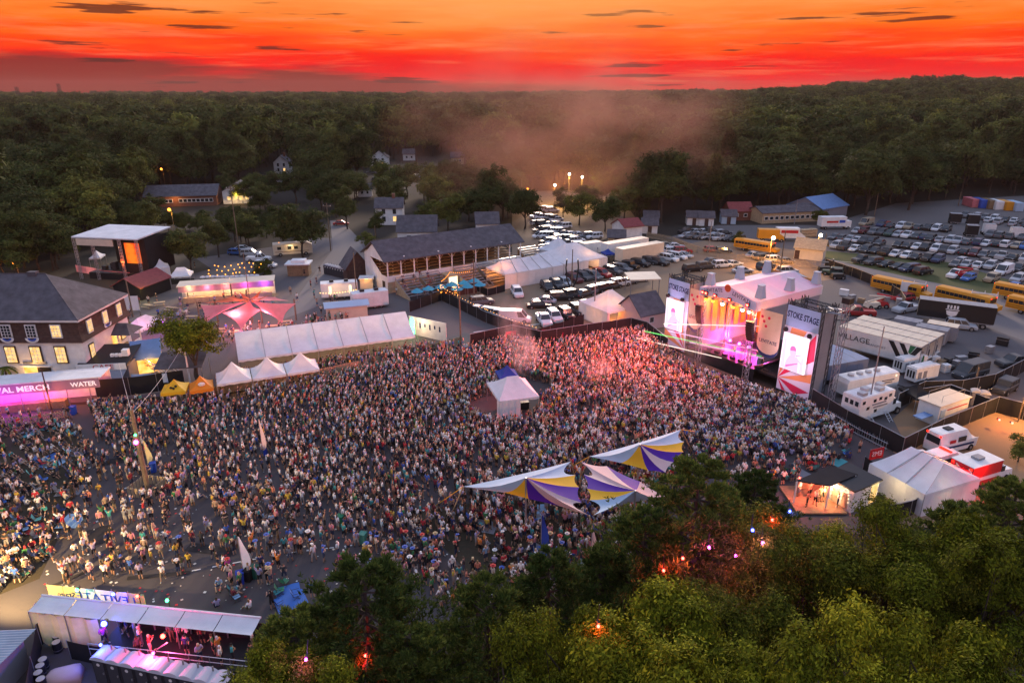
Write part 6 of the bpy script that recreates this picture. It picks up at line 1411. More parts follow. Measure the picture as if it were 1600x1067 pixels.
for i,(x,y,w_,h_) in enumerate(((1447,576,1.2,1.1),(1456,580,1.0,.8),(1466,577,1.4,1.0),(1476,582,1.0,1.3),(1484,578,1.2,.7),(1493,573,.9,1.0),(1470,570,1.1,.8),(1458,568,1.3,1.2),(1480,568,1.0,.9),(1500,566,1.6,1.0),(1362,592,1.0,1.0),(1372,586,1.2,.9),(1381,590,1.0,1.2),(1330,470,1.4,1.2),(1345,474,1.2,1.0),(1318,462,1.6,1.3),(1520,560,1.4,1.1),(1545,552,1.2,1.2),(1310,640,1.4,.6),(1322,636,1.2,.5),(1565,540,1.6,1.4),(1400,512,1.1,1.0))):
    q = thing('flight_case','%s equipment case, %s of the loose cases backstage' % (('black','grey','brown','white')[i%4],ordn(i)),'case',P(x,y),rnd.uniform(-.8,.8),'loose cases backstage'); m = ('black_paint','steel','wood','white_paint')[i%4]
    MB().box(-w_/2,w_/2,-.4,.4,.12,h_).build('box',m,q); MB().box(-w_/2-.02,w_/2+.02,-.42,.42,h_*.7,h_*.7+.05).build('lid_edge','alu',q)
    for a_ in (-1,1): MB().box(a_*w_*.35-.06,a_*w_*.35+.06,-.3,.3,0,.12).build('caster','tyre',q)
# ================================================================ car parks
for desc,p0,p1,n_ in (('the front row of the gravel lot',(1306,388),(1466,410),11),('the second row of the gravel lot',(1304,374),(1375,383),7),('the long second gravel row',(1404,386),(1600,409),14),('the third row of the gravel lot',(1338,364),(1445,374),9),('the long third gravel row',(1455,377),(1600,389),11),('the fourth row of the gravel lot',(1376,355),(1480,362),8),('the short gravel lot row',(1545,370),(1600,375),4),('the back row of the gravel lot',(1508,340),(1600,350),7),('the second back gravel row',(1540,347),(1600,356),4),('the verge end of the gravel lot',(1490,416),(1610,425),7)):
    car_row(desc,p0,p1,n_,222,'cars in the gravel lot')
car_row('the six on the grass verge',(1347,410),(1440,428),6,200,'cars on the grass verge',jit=.5)
for x,y,k,c,lb in ((1493,433,'pickup','white','white pickup beside the white fence on the grass'),(1512,438,'hatch','blue','blue car beside the white pickup on the grass'),(1548,440,'jeep','tan','covered tan off-roader on the verge'),(1567,428,'van','white','white van at the corner of the grass verge'),(1590,440,'suv','silver','silver SUV at the right edge of the verge'),(1583,452,'sedan','blue','blue sedan right of the covered off-roader'),(1500,412,'hatch','silver','lone silver hatchback at the end of the lot'),(1535,416,'jeep','charcoal','lone dark off-roader at the end of the lot'),(1353,352,'van','tan','tan camper van by the back of the lot'),(1382,354,'hatch','red','small red car at the back of the lot')): car(P(x,y),radians(215),k,c,lb,'single cars by the gravel lot')
for i,(x,y,m) in enumerate(((1492,350,'black_paint'),(1520,352,'black_paint'),(1518,370,'black_fabric'),(1545,368,'white_paint'),(1588,374,'white_paint'))):
    trailer('%s enclosed trailer, %s in the back of the gravel lot' % ('white' if 'white' in m else 'black',ordn(i)),P(x-9,y),P(x+9,y+1),.6,2.5,2.3,m,'steel',group='enclosed trailers in the lot',name='cargo_trailer')
# dirt lot
TAN = [(752,476,'suv','grey',20),(748,489,'sedan','white',-25),(762,491,'sedan','silver',-25),(776,494,'hatch','silver',-25),(790,498,'suv','white',-12),(805,503,'van','white',-8),(850,505,'pickup','white',-80),(866,500,'suv','white',-75),(885,497,'jeep','black',-70),(903,491,'jeep','charcoal',-70),(920,486,'suv','white',-60),(808,462,'suv','white',-80),(842,481,'sedan','black',5),(850,474,'sedan','silver',170),(876,469,'suv','black',10),(895,465,'jeep','charcoal',30),(913,463,'sedan','charcoal',40),(930,458,'suv','grey',40),(943,455,'suv','black',40),(957,451,'hatch','charcoal',40),(968,447,'suv','white',30),(982,444,'sedan','grey',35),(997,440,'sedan','white',20),(855,453,'suv','black',-75),(870,449,'suv','charcoal',-70),(883,445,'hatch','silver',-70),(897,440,'suv','maroon',-60),(911,437,'suv','charcoal',-55),(925,435,'minivan','grey',-50),(940,432,'suv','red',-50),(957,428,'suv','charcoal',-45),(972,424,'suv','grey',-45),(985,420,'jeep','black',-45),(1000,416,'suv','black',-40),(1015,412,'suv','charcoal',-40),(1030,414,'suv','black',-45),(1045,408,'suv','white',-45),(1058,405,'suv','white',-40),(1068,402,'sedan','silver',-40),
 (1082,424,'suv','black',20),(1102,420,'suv','charcoal',20),(1128,418,'suv','white',15),(1145,416,'sedan','silver',20),(1112,412,'sedan','grey',20),(1160,426,'sedan','silver',10),(1178,402,'sedan','silver',25),(1192,407,'suv','black',25),(1210,410,'suv','white',20),(1227,412,'hatch','grey',20),(1196,420,'suv','charcoal',30),(1050,395,'hatch','white',5),(1066,396,'suv','red',10),(1112,394,'hatch','red',0),(1130,395,'hatch','charcoal',0),(1230,428,'suv','silver',10),(1040,386,'sedan','tan',0),(1055,388,'sedan','cream' if False else 'white',0)]
for i,(x,y,k,c,h) in enumerate(TAN):
    u = sum(1 for t in TAN[:i] if t[2:4] == (k,c))
    car(P(x,y),radians(h),k,c,'%s %s in the tan dirt lot%s' % (c,KN[k],'' if sum(1 for t in TAN if t[2:4] == (k,c)) == 1 else ', %s such from the left' % ordn(sum(1 for t in TAN if t[2:4] == (k,c) and (t[0],t[1]) < (x,y)))),'cars in the dirt lot')
for desc,p0,p1,n_ in (('the first row below the sheds',(1072,372),(1150,378),8),('the second row below the sheds',(1075,365),(1130,368),6)): car_row(desc,p0,p1,n_,200,'cars below the sheds')
the_row = 'the %s row of the smoky lot'
for j,(p0,p1,n_) in enumerate((((838,330),(862,332),4),((838,342),(870,346),5),((840,352),(880,358),6),((842,362),(890,370),6),((846,372),(902,380),7),((858,382),(905,388),6),((890,372),(930,374),4))): car_row(the_row % ORD[j],p0,p1,n_,200,'cars in the smoky middle lot',cols=['white','silver','white','grey','black'])
for j,(p0,p1,n_) in enumerate((((424,279),(466,281),6),((428,285),(468,288),6))): car_row('the %s row of the far field' % ('back','front')[j],p0,p1,n_,180,'cars in the far field',cols=['white','silver','white','grey','black'])
for j,(p0,p1,n_) in enumerate((((580,272),(640,268),8),((640,280),(700,276),8),((590,284),(630,282),5))): car_row('the %s clearing row' % ORD[j],p0,p1,n_,180,'cars in the woodland clearing',cols=['white','silver','white','grey','black'])
for i,pts_ in enumerate((((1330,640),(1345,652),(1352,640),(1380,632)),((1395,600),(1420,608),(1450,606)),((1300,500),(1350,505),(1400,498),(1440,520)),((1260,625),(1290,600),(1310,605)))):
    L_ = [P(*p)+Vector((0,0,.14)) for p in pts_]; cq = thing('ground_cable','black power cable lying on the backstage asphalt, %s from the crowd' % ordn(i),'cable',L_[0],0,'cables on the ground'); MB().path([p-L_[0] for p in L_],.06,k=5).build('sheath','black_paint',cq)
# ================================================================ poles, cables
PL = [(208,495,438,'leaning wooden pole behind the hall'),(375,402,290,'tall utility pole left of the motorhome'),(395,505,395,'thin pole rising above the pink bar pavilion'),(720,540,456,'wooden pole at the corner of the arena fence'),(517,392,318,'pole beside the road'),(558,468,395,'pole in front of the barn'),(928,500,420,'steel pole in the middle of the dirt lot'),(741,470,405,'pole in front of the wide bleacher'),(1241,350,312,'light pole by the stable'),(1366,338,302,'pale pole at the back of the gravel lot'),(1218,430,360,'dark pole beside the lit bus'),(1285,405,365,'pole beside the cream garage'),(1497,322,300,'leaning pole at the edge of the woods'),(815,330,278,'pole beside the bright car lot, left'),(832,335,286,'pole beside the bright car lot, right'),(893,300,270,'pole in the glare of the bright lamp'),(1107,395,346,'light pole above the dirt lot'),(1352,660,510,'slender light mast beside the command truck'),(1520,612,574,'wooden pole beside the dark SUV'),(427,258,246,'thin pole beside the two-storey house'),(1005,405,380,'forked pole by the semi trailers'),(588,391,353,'pole by the white house')]
for x,y,t,lb in PL: utility_pole(lb,x,y,t,'steel' if ('steel' in lb or 'light' in lb) else 'pole_wood',.10 if 'thin' in lb or 'slender' in lb else .15,arm='utility' in lb or 'road' in lb)
# big pole with picket box in the crowd
bp, bh = utility_pole('thick wooden pole with lights rising from a plank box in the crowd',232,768,640,'pole_wood',.26,arm=False,name='light_pole')
for k in range(4):
    a = k*pi/2
    for j in range(6): x = -1.1+j*.44; v = Matrix.Rotation(a,3,'Z') @ Vector((x,-1.25,0)); MB().cbox(v.x,v.y,.55,.3 if k%2==0 else .06,.06 if k%2==0 else .3,1.1).build('plank','pale_wood',bp)
MB().ball((0,-.25,bh-3.4),.22,u=8,v=5).build('lamp','lamp_magenta',bp); MB().ball((.1,-.25,bh-2.6),.12,u=8,v=5).build('lamp','lamp_green',bp)
lp, lh = utility_pole('white pole with a meter box beside the small leafy tree',298,602,532,'white_paint',.14,arm=False,name='light_pole'); MB().box(-.9,-.2,-.3,.3,lh-1.6,lh-.2).build('meter_box','white_paint',lp)
top = P(232,768)+Vector((0,0,bh-.4)); top2 = P(298,602)+Vector((0,0,lh-.5))
cable('green-lit cable from the thick pole to the white pole',[top,top2],.5,.018,'line_paint')
cable('second cable from the thick pole towards the yellow canopy',[top,top2+Vector((-8,-2,-2))],.5,.016,'line_paint')
# forked timber posts by the white tents
q = thing('forked_post','tall post with two curved black arms by the white tents','post',P(893,452),0); z_ = zat(P(893,452).y,390)
MB().tube((0,0,0),(0,0,z_),.13,.09,k=6).build('shaft','pole_wood',q)
for s in (-1,1): MB().path([(s*.2,0,.3),(s*1.0,0,2.0),(s*1.25,0,4.5),(s*1.1,0,6.2)],.16,k=6).build('arm','black_paint',q)
# string lights along the fence and over the food yard
f0 = P(694,470)+Vector((0,0,2.6)); f1 = P(760,503)+Vector((0,0,2.4)); f2 = P(840,533)+Vector((0,0,2.4))
cable('string of small bulbs along the dirt lot fence',[f0,f1,f2],.2,.02,bulbs=34,name='string_lights',cat='string lights',bulb_r=.05)
cable('string of warm bulbs over the aqua umbrellas',[P(690,462)+Vector((0,0,3)),P(704,448)+Vector((0,0,3.2)),P(735,445)+Vector((0,0,3))],.2,.02,bulbs=22,name='string_lights',cat='string lights',bulb_m='lamp_amber',bulb_r=.06)
q = thing('lantern_arch','arch of amber bulbs beside the aqua umbrellas','lamp',P(700,470),0)
for k in range(26): MB().ball((rnd.uniform(-2,2.5),rnd.uniform(-1,1),rnd.uniform(1.2,3.0)),.07,u=6,v=4).build('bulb','lamp_amber',q)
MB().tube((-2,0,0),(-2,0,3),.06,k=5).tube((2,0,0),(2,0,3),.06,k=5).build('frame','pole_wood',q); point_light(q,(0,-1,2.6),(1,.4,.06),180)
cable('row of warm bulbs in front of the vendor trailers',[P(500,476)+Vector((0,0,2.4)),P(560,470)+Vector((0,0,2.4))],.3,.02,bulbs=14,name='string_lights',cat='string lights')
# street lamps in the woods
for x,y,ht,c,m,lb,pw in ((260,300,9,(1,.32,.04),'lamp_amber','orange street lamp above the school roof',900),(276,380,9,(1,.55,.08),'lamp_amber','yellow street lamp beside the small stage',600),(888,322,11,(1,.72,.18),'hot_white','dazzling white floodlight in the smoky middle lot',6500),(824,322,6,(1,.25,.05),'lamp_amber','orange lamp left of the dazzling floodlight',700),(713,322,6,(1,.5,.15),'lamp_amber','small orange lamp among the trees behind the grandstand',200),(417,325,5,(1,.3,.05),'lamp_amber','small orange lamp beside the school lawn',120),(1200,418,7,(1,.46,.12),'hot_white','bright lamp over the dirt lot beside the cream garage',5200),(1275,398,5,(1,.5,.15),'hot_white','bright lamp beside the lit cream garage',1100),(440,398,3,(1,.7,.15),'lamp_amber','yellow lamp under the very dark tree',120),(30,430,3,(1,.35,.04),'lamp_amber','orange lamp cluster beyond the hall roof',200),(1590,660,6,(1,.45,.12),'lamp_amber','amber lamp at the right edge above the bare earth',3600),(908,316,9,(1,.66,.12),'hot_white','second bright floodlight in the smoky lot, right of the dazzling one',4000),(866,326,8,(1,.60,.12),'hot_white','low lamp added for the golden glow, left of the dazzling floodlight',2200)):  # last two lamps are added to spread golden light over the trees
    b_ = P(x,y); g_ = thing('street_lamp',lb,'lamp',b_,0,'street lamps')
    MB().tube((0,0,0),(0,0,ht),.09,.06,k=6).tube((0,0,ht),(0,-.9,ht+.15),.05,k=5).build('pole','pole_wood',g_); MB().ball((0,-.95,ht),.42 if pw > 300 else .26,u=8,v=5).build('lens',m,g_); point_light(g_,(0,-1.3,ht-.5),c,pw,.3)
for i,(x,y) in enumerate(((1553,668),(1573,673))): flood('red tail lamp on the fence, %s of two at the right' % ('left','right')[i],P(x,y)+Vector((0,-.5,1.3)),'lamp_red',(1,.03,.02),14,.13,'warning_lamp')
# ================================================================ viewing platform at the lower left
A, B = P(78,1002), P(330,1052); rzp = atan2(-3.2,17.0)
D_ = P(325,985,3.0)-P(43,955,3.0); D_.z = 0; rzp = atan2(D_.y,D_.x); o3 = P(43,955,3.0); o3.z = 0
R3 = Matrix.Translation(o3) @ Matrix.Rotation(rzp,4,'Z')
def PW(x,y,z=0): return R3 @ Vector((x,y,z))
Lp = D_.length+3.2
vp = thing('viewing_platform','raised viewing platform with white sloped canopy and steel rails','platform',o3,rzp)
MB().box(5.6,Lp+5,-1.4,1.6,.9,1.1).build('deck','black_paint',vp); MB().box(5.6,Lp+5,-1.42,-1.37,.0,.88).build('skirt','black_fabric',vp)
nb = 6
for i in range(nb):
    x0 = Lp*i/nb+.03; x1 = Lp*(i+1)/nb-.03
    q = MB(); n = 5
    for k in range(n):
        def rp2(u,k): t=k/n; return (x0+(x1-x0)*u,1.4*t,3.0+.25*t-.05*sin(pi*t))
        q.quad(rp2(0,k),rp2(.5,k),rp2(.5,k+1),rp2(0,k+1)); q.quad(rp2(.5,k),rp2(1,k),rp2(1,k+1),rp2(.5,k+1))
    q.build('canopy_panel','white_fabric',vp)
    for y in (0.05,1.45): MB().tube((x0,y,0),(x0,y,2.95),.06,k=5).build('post','alu',vp)
MB().tube((0,1.4,3.27),(Lp,1.4,3.27),.08,k=6).build('ridge','white_fabric',vp)
MB().poly([(0,0,.1),(0,0,3.0),(0,1.4,3.24),(0,1.4,.1)]).build('end_wall','curtain',vp)
def curtain(x0,y0,x1,y1,m='curtain',z0=.1,z1=2.95,name='curtain'):
    q = MB(); n = 14; d = Vector((x1-x0,y1-y0,0)); nn = Vector((-d.y,d.x,0)).normalized()
    for i in range(n):
        p0 = Vector((x0,y0,0))+d*i/n+nn*.1*sin(i*1.9); p1 = Vector((x0,y0,0))+d*(i+1)/n+nn*.1*sin((i+1)*1.9)
        q.quad(p0+Vector((0,0,z0+.08*sin(i))),p1+Vector((0,0,z0+.08*sin(i+1))),p1+Vector((0,0,z1)),p0+Vector((0,0,z1)))
    return q.build(name,m,vp)
curtain(.1,0,5.4,-.05); MB().box(5.6,Lp,1.55,1.62,1.1,2.6).build('back_screen','black_fabric',vp)
for z in (1.6,2.05): MB().tube((5.6,-1.38,z+.1),(Lp+5,-1.38,z+.1),.035,k=4).build('rail','alu',vp)
for i in range(12): x = 5.6+i*(Lp-.6)/11; MB().tube((x,-1.38,1.1),(x,-1.38,2.2),.035,k=4).build('rail_post','alu',vp)
MB().tube((9.4,-1.3,1.2),(11.4,-1.0,2.6),.05,k=5).build('brace','alu',vp)
flood('blue spotlight at the corner of the viewing platform canopy',PW(6.2,-.3,2.95),'lamp_blue',(.05,.08,1),160,.2,group='party spotlights')
flood('red spotlight under the viewing platform canopy',PW(10.8,-.6,2.7),'lamp_red',(1,.05,.15),260,.16,group='party spotlights')
# banner behind the platform (seen from its back, so the letters run backwards)
A, B = P(81,945), P(232,961); o, rz, L = frame(A,B); zz = 1.95
bn = thing('banner_fence','row of printed banners reading LEVITATE seen from behind','banner',o,rz)
mat('banner_yellow',(.62,.52,.25),.75,.05,1,transl=.3); mat('banner_green',(.46,.58,.34),.75,.05,1,transl=.3)
for i,m in enumerate(('banner_yellow','banner_yellow','white_fabric','white_fabric','white_fabric','banner_green')):
    MB().box(L*i/6+.03,L*(i+1)/6-.03,0,.04,.2,zz).build('banner_panel',m,bn); MB().tube((L*i/6,.06,0),(L*i/6,.06,zz+.15),.04,k=5).build('post','steel',bn)
text_part('LEVITATE',1.05,'blue_paint',bn,(L*.60,-.02,1.2),mirror=True,xs=1.15); text_part('Stage',.75,'ink_blue',bn,(L*.19,-.02,1.2),mirror=True)
for i,(x,y,m,c,lb,pw) in enumerate(((114,928,'lamp_green',(.1,1,.5),'teal spotlight on the banner fence',40),(171,935,'lamp_blue',(.05,.08,1),'blue spotlight on the banner fence',130),(209,938,'lamp_red',(1,.08,.03),'red spotlight on the banner fence',110),(256,945,'lamp_green',(.2,1,.1),'green spotlight beside the banner fence',50))):
    flood(lb,P(x,y,2.2)+Vector((0,.5,0)),m,c,pw,.13,group='party spotlights',stem=2.0)
# portable toilets
c0 = P(172,1058); c1 = P(352,1098)
for i in range(9):
    a = c0.lerp(c1,i/8); c = [(.06,.09,.55)]*3+[(.45,.05,.30)]*3+[(.45,.35,.45)]*3
    porta_potty('dark portable toilet, %s from the left behind the viewing platform' % ordn(i),a,atan2(c1.y-c0.y,c1.x-c0.x),group='toilets behind the viewing platform',color=(.02,.022,.03),roof_c=(.40,.40,.46))
flood('blue lamp over the row of portable toilets',PW(7.0,-1.8,2.6),'lamp_blue',(.06,.10,1),110,.1,group='party spotlights')
flood('magenta lamp over the row of portable toilets',PW(11.0,-2.0,2.6),'lamp_magenta',(1,.06,.30),330,.1,group='party spotlights')
# metal shed, barrels, fence
sh = thing('metal_shed','shed with blue-grey corrugated metal roof at the lower left corner','shed',P(-60,1100),.0)
c_ = P(57,982,3.0)-P(-60,1100); 
q = MB(); n = 40; W_ = 7.5
for i in range(n):
    y0 = -6+ i*(c_.y+6)/n; y1 = -6+(i+1)*(c_.y+6)/n; ym = (y0+y1)/2
    q.quad((c_.x-W_,y0,2.6),(c_.x+.1*(y0-c_.y),y0,3.0),(c_.x+.1*(ym-c_.y),ym,3.05),(c_.x-W_,ym,2.65)).quad((c_.x-W_,ym,2.65),(c_.x+.1*(ym-c_.y),ym,3.05),(c_.x+.1*(y1-c_.y),y1,3.0),(c_.x-W_,y1,2.6))
mat('corrugated',(.28,.33,.40),.5,.12,.6,metal=.35); q.build('roof','corrugated',sh)
MB().box(c_.x-W_+.3,c_.x-.9,-5.5,c_.y-.3,0,2.6).build('wall','grey_fabric',sh)
fence('black cloth fence beside the metal shed',[(88,978),(66,1010),(58,1062),(50,1110)],2.0)
fence('black cloth fence below the viewing platform tent',[(112,1030),(165,1040)],1.7)
for i,(x,y) in enumerate(((93,1008),(92,1018),(71,1045),(67,1055),(64,1066),(68,1076))):
    bq = thing('barrel','dark barrel with pale lid by the shed, %s from the top' % ordn(i),'barrel',P(x,y),0,'barrels by the shed'); MB().tube((0,0,0),(0,0,.45),.29,.32,k=12).tube((0,0,.45),(0,0,.9),.32,.29,k=12).build('drum','black_paint',bq); MB().tube((0,0,.9),(0,0,.94),.27,k=12).build('lid','cream_paint',bq)
    MB().tube((0,0,.3),(0,0,.33),.325,k=12).build('hoop','steel',bq)
q = thing('tarp_bundle','crumpled lavender tarpaulin on the ground below the toilets','tarpaulin',P(100,1062),.2); MB().loft([[(-1.3,-.6,0),(1.3,-.6,0),(1.2,.7,0),(-1.2,.7,0)],[(-1.1,-.5,.6),(1.2,-.4,.75),(1,.5,.8),(-.9,.5,.55)],[(-.6,-.2,.9),(.8,-.2,1.05),(.7,.3,1.0),(-.5,.3,.85)]]).build('cloth','sail_pink',q,smooth=True)
# warm floodlight on a mast at the lower left, just out of frame, whose light rakes the asphalt
fm = thing('flood_mast','floodlight mast by the shed raking warm light across the asphalt','lamp',P(-75,1010),0)
MB().tube((0,0,0),(0,0,5.0),.1,.07,k=6).build('mast','steel',fm); MB().box(-.4,.4,-.1,.2,4.8,5.2).build('head','black_paint',fm); MB().box(-.35,.35,.203,.23,4.85,5.15).build('lens','hot_white',fm)
tg = P(260,800)-P(-75,1010); point_light(fm,(.2,.6,5.0),(1,.66,.26),11000,.12,110,(tg.x,tg.y,0))
# ================================================================ striped sails
def Z4(x,y,z): return P(x,y,z)
def rim(L): return [(P(x,y,z),m,*r) for x,y,z,m,*r in L]
s1 = sail('striped_sail','striped shade sail in pale blue, yellow, purple and pink, nearest left',P(822,746,6.2),rim([(724,760,4.0,'sail_blue',.06),(787,769,4.1,'sail_yellow',.05),(826,779,4.2,'sail_purple',.05),(873,790,4.4,'sail_pink',.05),(921,805,4.8,'sail_pink',.20),(909,785,4.9,'sail_purple',.05),(905,761,5.1,'sail_yellow',.05),(899,742,5.3,'sail_blue',.2),(892,721,5.4,'sail_blue',.05)]),None,group='striped shade sails')
s2_ = sail('striped_sail','striped shade sail with pink and purple bands half hidden by the pine',P(993,766,6.2),rim([(909,722,5.4,'sail_pink',.05),(948,728,5.2,'sail_purple',.05),(1000,752,5.0,'sail_pink',.05),(1040,775,4.6,'sail_blue',.05),(978,786,4.4,'sail_blue',.05),(928,804,4.8,'sail_blue',.2),(921,781,4.9,'sail_yellow',.05),(917,763,5.1,'sail_purple',.05),(912,741,5.3,'sail_pink',.2)]),None,group='striped shade sails')
s3 = sail('striped_sail','striped shade sail in yellow, blue and purple, farthest right',P(1000,694,6.4),rim([(921,713,4.2,'sail_blue',.05),(970,723,4.3,'sail_yellow',.05),(1013,735,4.4,'sail_purple',.05),(1040,738,4.5,'sail_pink',.05),(1052,722,4.7,'sail_purple',.05),(1068,706,4.9,'sail_yellow',.05),(1069,690,5.1,'sail_blue',.1),(1064,671,5.4,'sail_blue',.05)]),None,group='striped shade sails')
for i,(s,ap,outs) in enumerate(((s1,(822,746,6.2),((724,760,4.0,704,806),(921,805,4.8,936,884),(892,721,5.4,905,770))),(s2_,(993,766,6.2),((909,722,5.4,905,770),)),(s3,(1000,694,6.4),((921,713,4.2,905,752),(1064,671,5.4,1082,706))))):
    a = P(*ap); oo = s.location
    MB().tube((0,0,0),(0,0,a.z),.09,k=6).build('mast','alu',s)
    for x,y,z,gx,gy in outs:
        p = P(x,y,z)-oo; g_ = P(gx,gy)-oo; MB().tube((g_.x,g_.y,0),p,.07,k=5).build('pole','pale_wood',s)
        g2 = g_+(g_-Vector((p.x,p.y,0)))*.9+Vector((-.6,.3,0)); MB().tube((g2.x,g2.y,0),p,.035,k=4).build('strap','yellow_fabric',s)
# bins, flags
def bin_(label,x,y,c,h=1.1,w_=.6):
    q = thing('wheelie_bin',label,'bin',P(x,y),rnd.uniform(-.5,.5),'bins in the crowd'); MB().loft([[(-w_*.4,-w_*.4,.1),(w_*.4,-w_*.4,.1),(w_*.4,w_*.4,.1),(-w_*.4,w_*.4,.1)],[(-w_*.5,-w_*.5,h),(w_*.5,-w_*.5,h),(w_*.5,w_*.5,h),(-w_*.5,w_*.5,h)]]).build('tub','tinted',q,color=c)
    MB().box(-w_*.53,w_*.53,-w_*.53,w_*.56,h+.003,h+.09).build('lid','tinted',q,color=tuple(v*.7 for v in c)); wheels(q,[(-w_*.3,w_*.4),(w_*.3,w_*.4)],.1,.08)
bin_('blue wheelie bin beside the white flag at the lower left',377,912,(.02,.06,.45)); bin_('black wheelie bin between the blue and green bins',389,908,(.012,.012,.014)); bin_('green wheelie bin right of the black bin',399,903,(.02,.12,.08)); bin_('blue bin at the foot of the cream flag',931,895,(.03,.07,.5)); bin_('grey-green bin left of the blue bin by the cream flag',909,895,(.12,.18,.16)); bin_('blue bin at the foot of the thick wooden pole',241,738,(.02,.08,.45)); bin_('blue drum beside the merchandise booth',116,648,(.02,.10,.55)); bin_('blue bin beside the white flag in the middle left',414,712,(.02,.07,.5)); bin_('green round bin in the crowd',533,822,(.03,.25,.12)); bin_('green bin in the crowd near the sail',568,850,(.08,.30,.22))
def flag(label,x,y,ty,m,wd=.7):
    b_ = P(x,y); h = zat(b_.y,ty); q = thing('feather_flag',label,'flag',b_,rnd.uniform(-.3,.3),'feather flags in the crowd'); MB().tube((0,0,0),(0,0,h),.035,k=5).build('pole','alu',q)
    c = MB(); n = 8; 
    for i in range(n):
        t0 = i/n; t1 = (i+1)/n; f_ = lambda t: wd*(.35+.65*sin(pi*min(1,t*1.15)**.6)) if t < .97 else .1
        c.quad((0.03,0,.9+(h-.9)*t0),(f_(t0),.06*sin(6*t0),.9+(h-.9)*t0),(f_(t1),.06*sin(6*t1),.9+(h-.9)*t1),(.03,0,.9+(h-.9)*t1))
    c.build('cloth',m,q)
flag('white feather flag by the wheelie bins at the lower left',382,905,838,'white_fabric'); flag('cream feather flag at the foot of the striped sail',922,892,825,'sail_pink',.6); flag('dark blue feather flag in front of the striped sail',845,872,805,'blue_fabric'); flag('pale feather flag in the middle left of the crowd',412,715,655,'sail_pink',.5); flag('yellow feather flag beside the thick wooden pole',233,735,688,'banner_yellow',.6)
# ================================================================ people
def ramp_mat(name, stops, k, rough=.8):
    m = bpy.data.materials.new(name); m.use_nodes = True; t = m.node_tree; b = t.nodes['Principled BSDF']; oi = N(t,'ShaderNodeObjectInfo')
    f = math_n(t,'FRACT',math_n(t,'MULTIPLY',oi.outputs['Random'],k)); n = len(stops)
    r = ramp(t,[(i/n,c) for i,c in enumerate(stops)],'CONSTANT'); t.links.new(f,r.inputs[0]); t.links.new(r.outputs[0],b.inputs['Base Color']); b.inputs['Roughness'].default_value = rough; b.inputs['Specular IOR Level'].default_value = .2; M[name] = m
SHIRT = [('white',(.78,.75,.72)),('cream',(.58,.50,.40)),('black',(.02,.02,.022)),('lavender',(.36,.30,.46)),('grey',(.22,.22,.24)),('pink',(.55,.22,.26)),('navy',(.03,.04,.12)),('tan',(.40,.28,.19)),('pale blue',(.26,.38,.52)),('charcoal',(.05,.05,.055)),('coral',(.60,.22,.14)),('olive',(.14,.14,.06)),('maroon',(.18,.03,.04)),('teal',(.05,.28,.28)),('yellow',(.62,.42,.06)),('red',(.48,.04,.05)),('blue',(.05,.12,.42)),('green',(.06,.22,.08)),('orange',(.62,.20,.04)),('magenta',(.45,.05,.26))]
sd_ = dict(SHIRT)
ramp_mat('crowd_shirt',[sd_[k] for k in ('white','black','lavender','cream','pink','charcoal','white','tan','navy','black','pale blue','charcoal','cream','coral','black','grey','white','maroon','blue','lavender','white','black','red','green','teal','yellow','navy','white','black','charcoal')],1.0)
ramp_mat('crowd_pants',[(.02,.02,.022),(.03,.04,.08),(.24,.18,.12),(.015,.015,.017),(.05,.07,.12),(.4,.36,.33),(.03,.03,.033),(.08,.1,.16)],7.31)
ramp_mat('crowd_skin',[(.46,.26,.17),(.52,.31,.21),(.40,.21,.13),(.48,.28,.19),(.18,.09,.05)],13.7,.6)
ramp_mat('crowd_hair',[(.03,.02,.014),(.10,.05,.025),(.26,.16,.07),(.02,.017,.015),(.60,.58,.54),(.07,.045,.03),(.50,.40,.26),(.04,.04,.05)],29.3,.7)
ramp_mat('crowd_shoe',[(.4,.4,.4),(.03,.03,.03),(.12,.09,.06)],3.7)
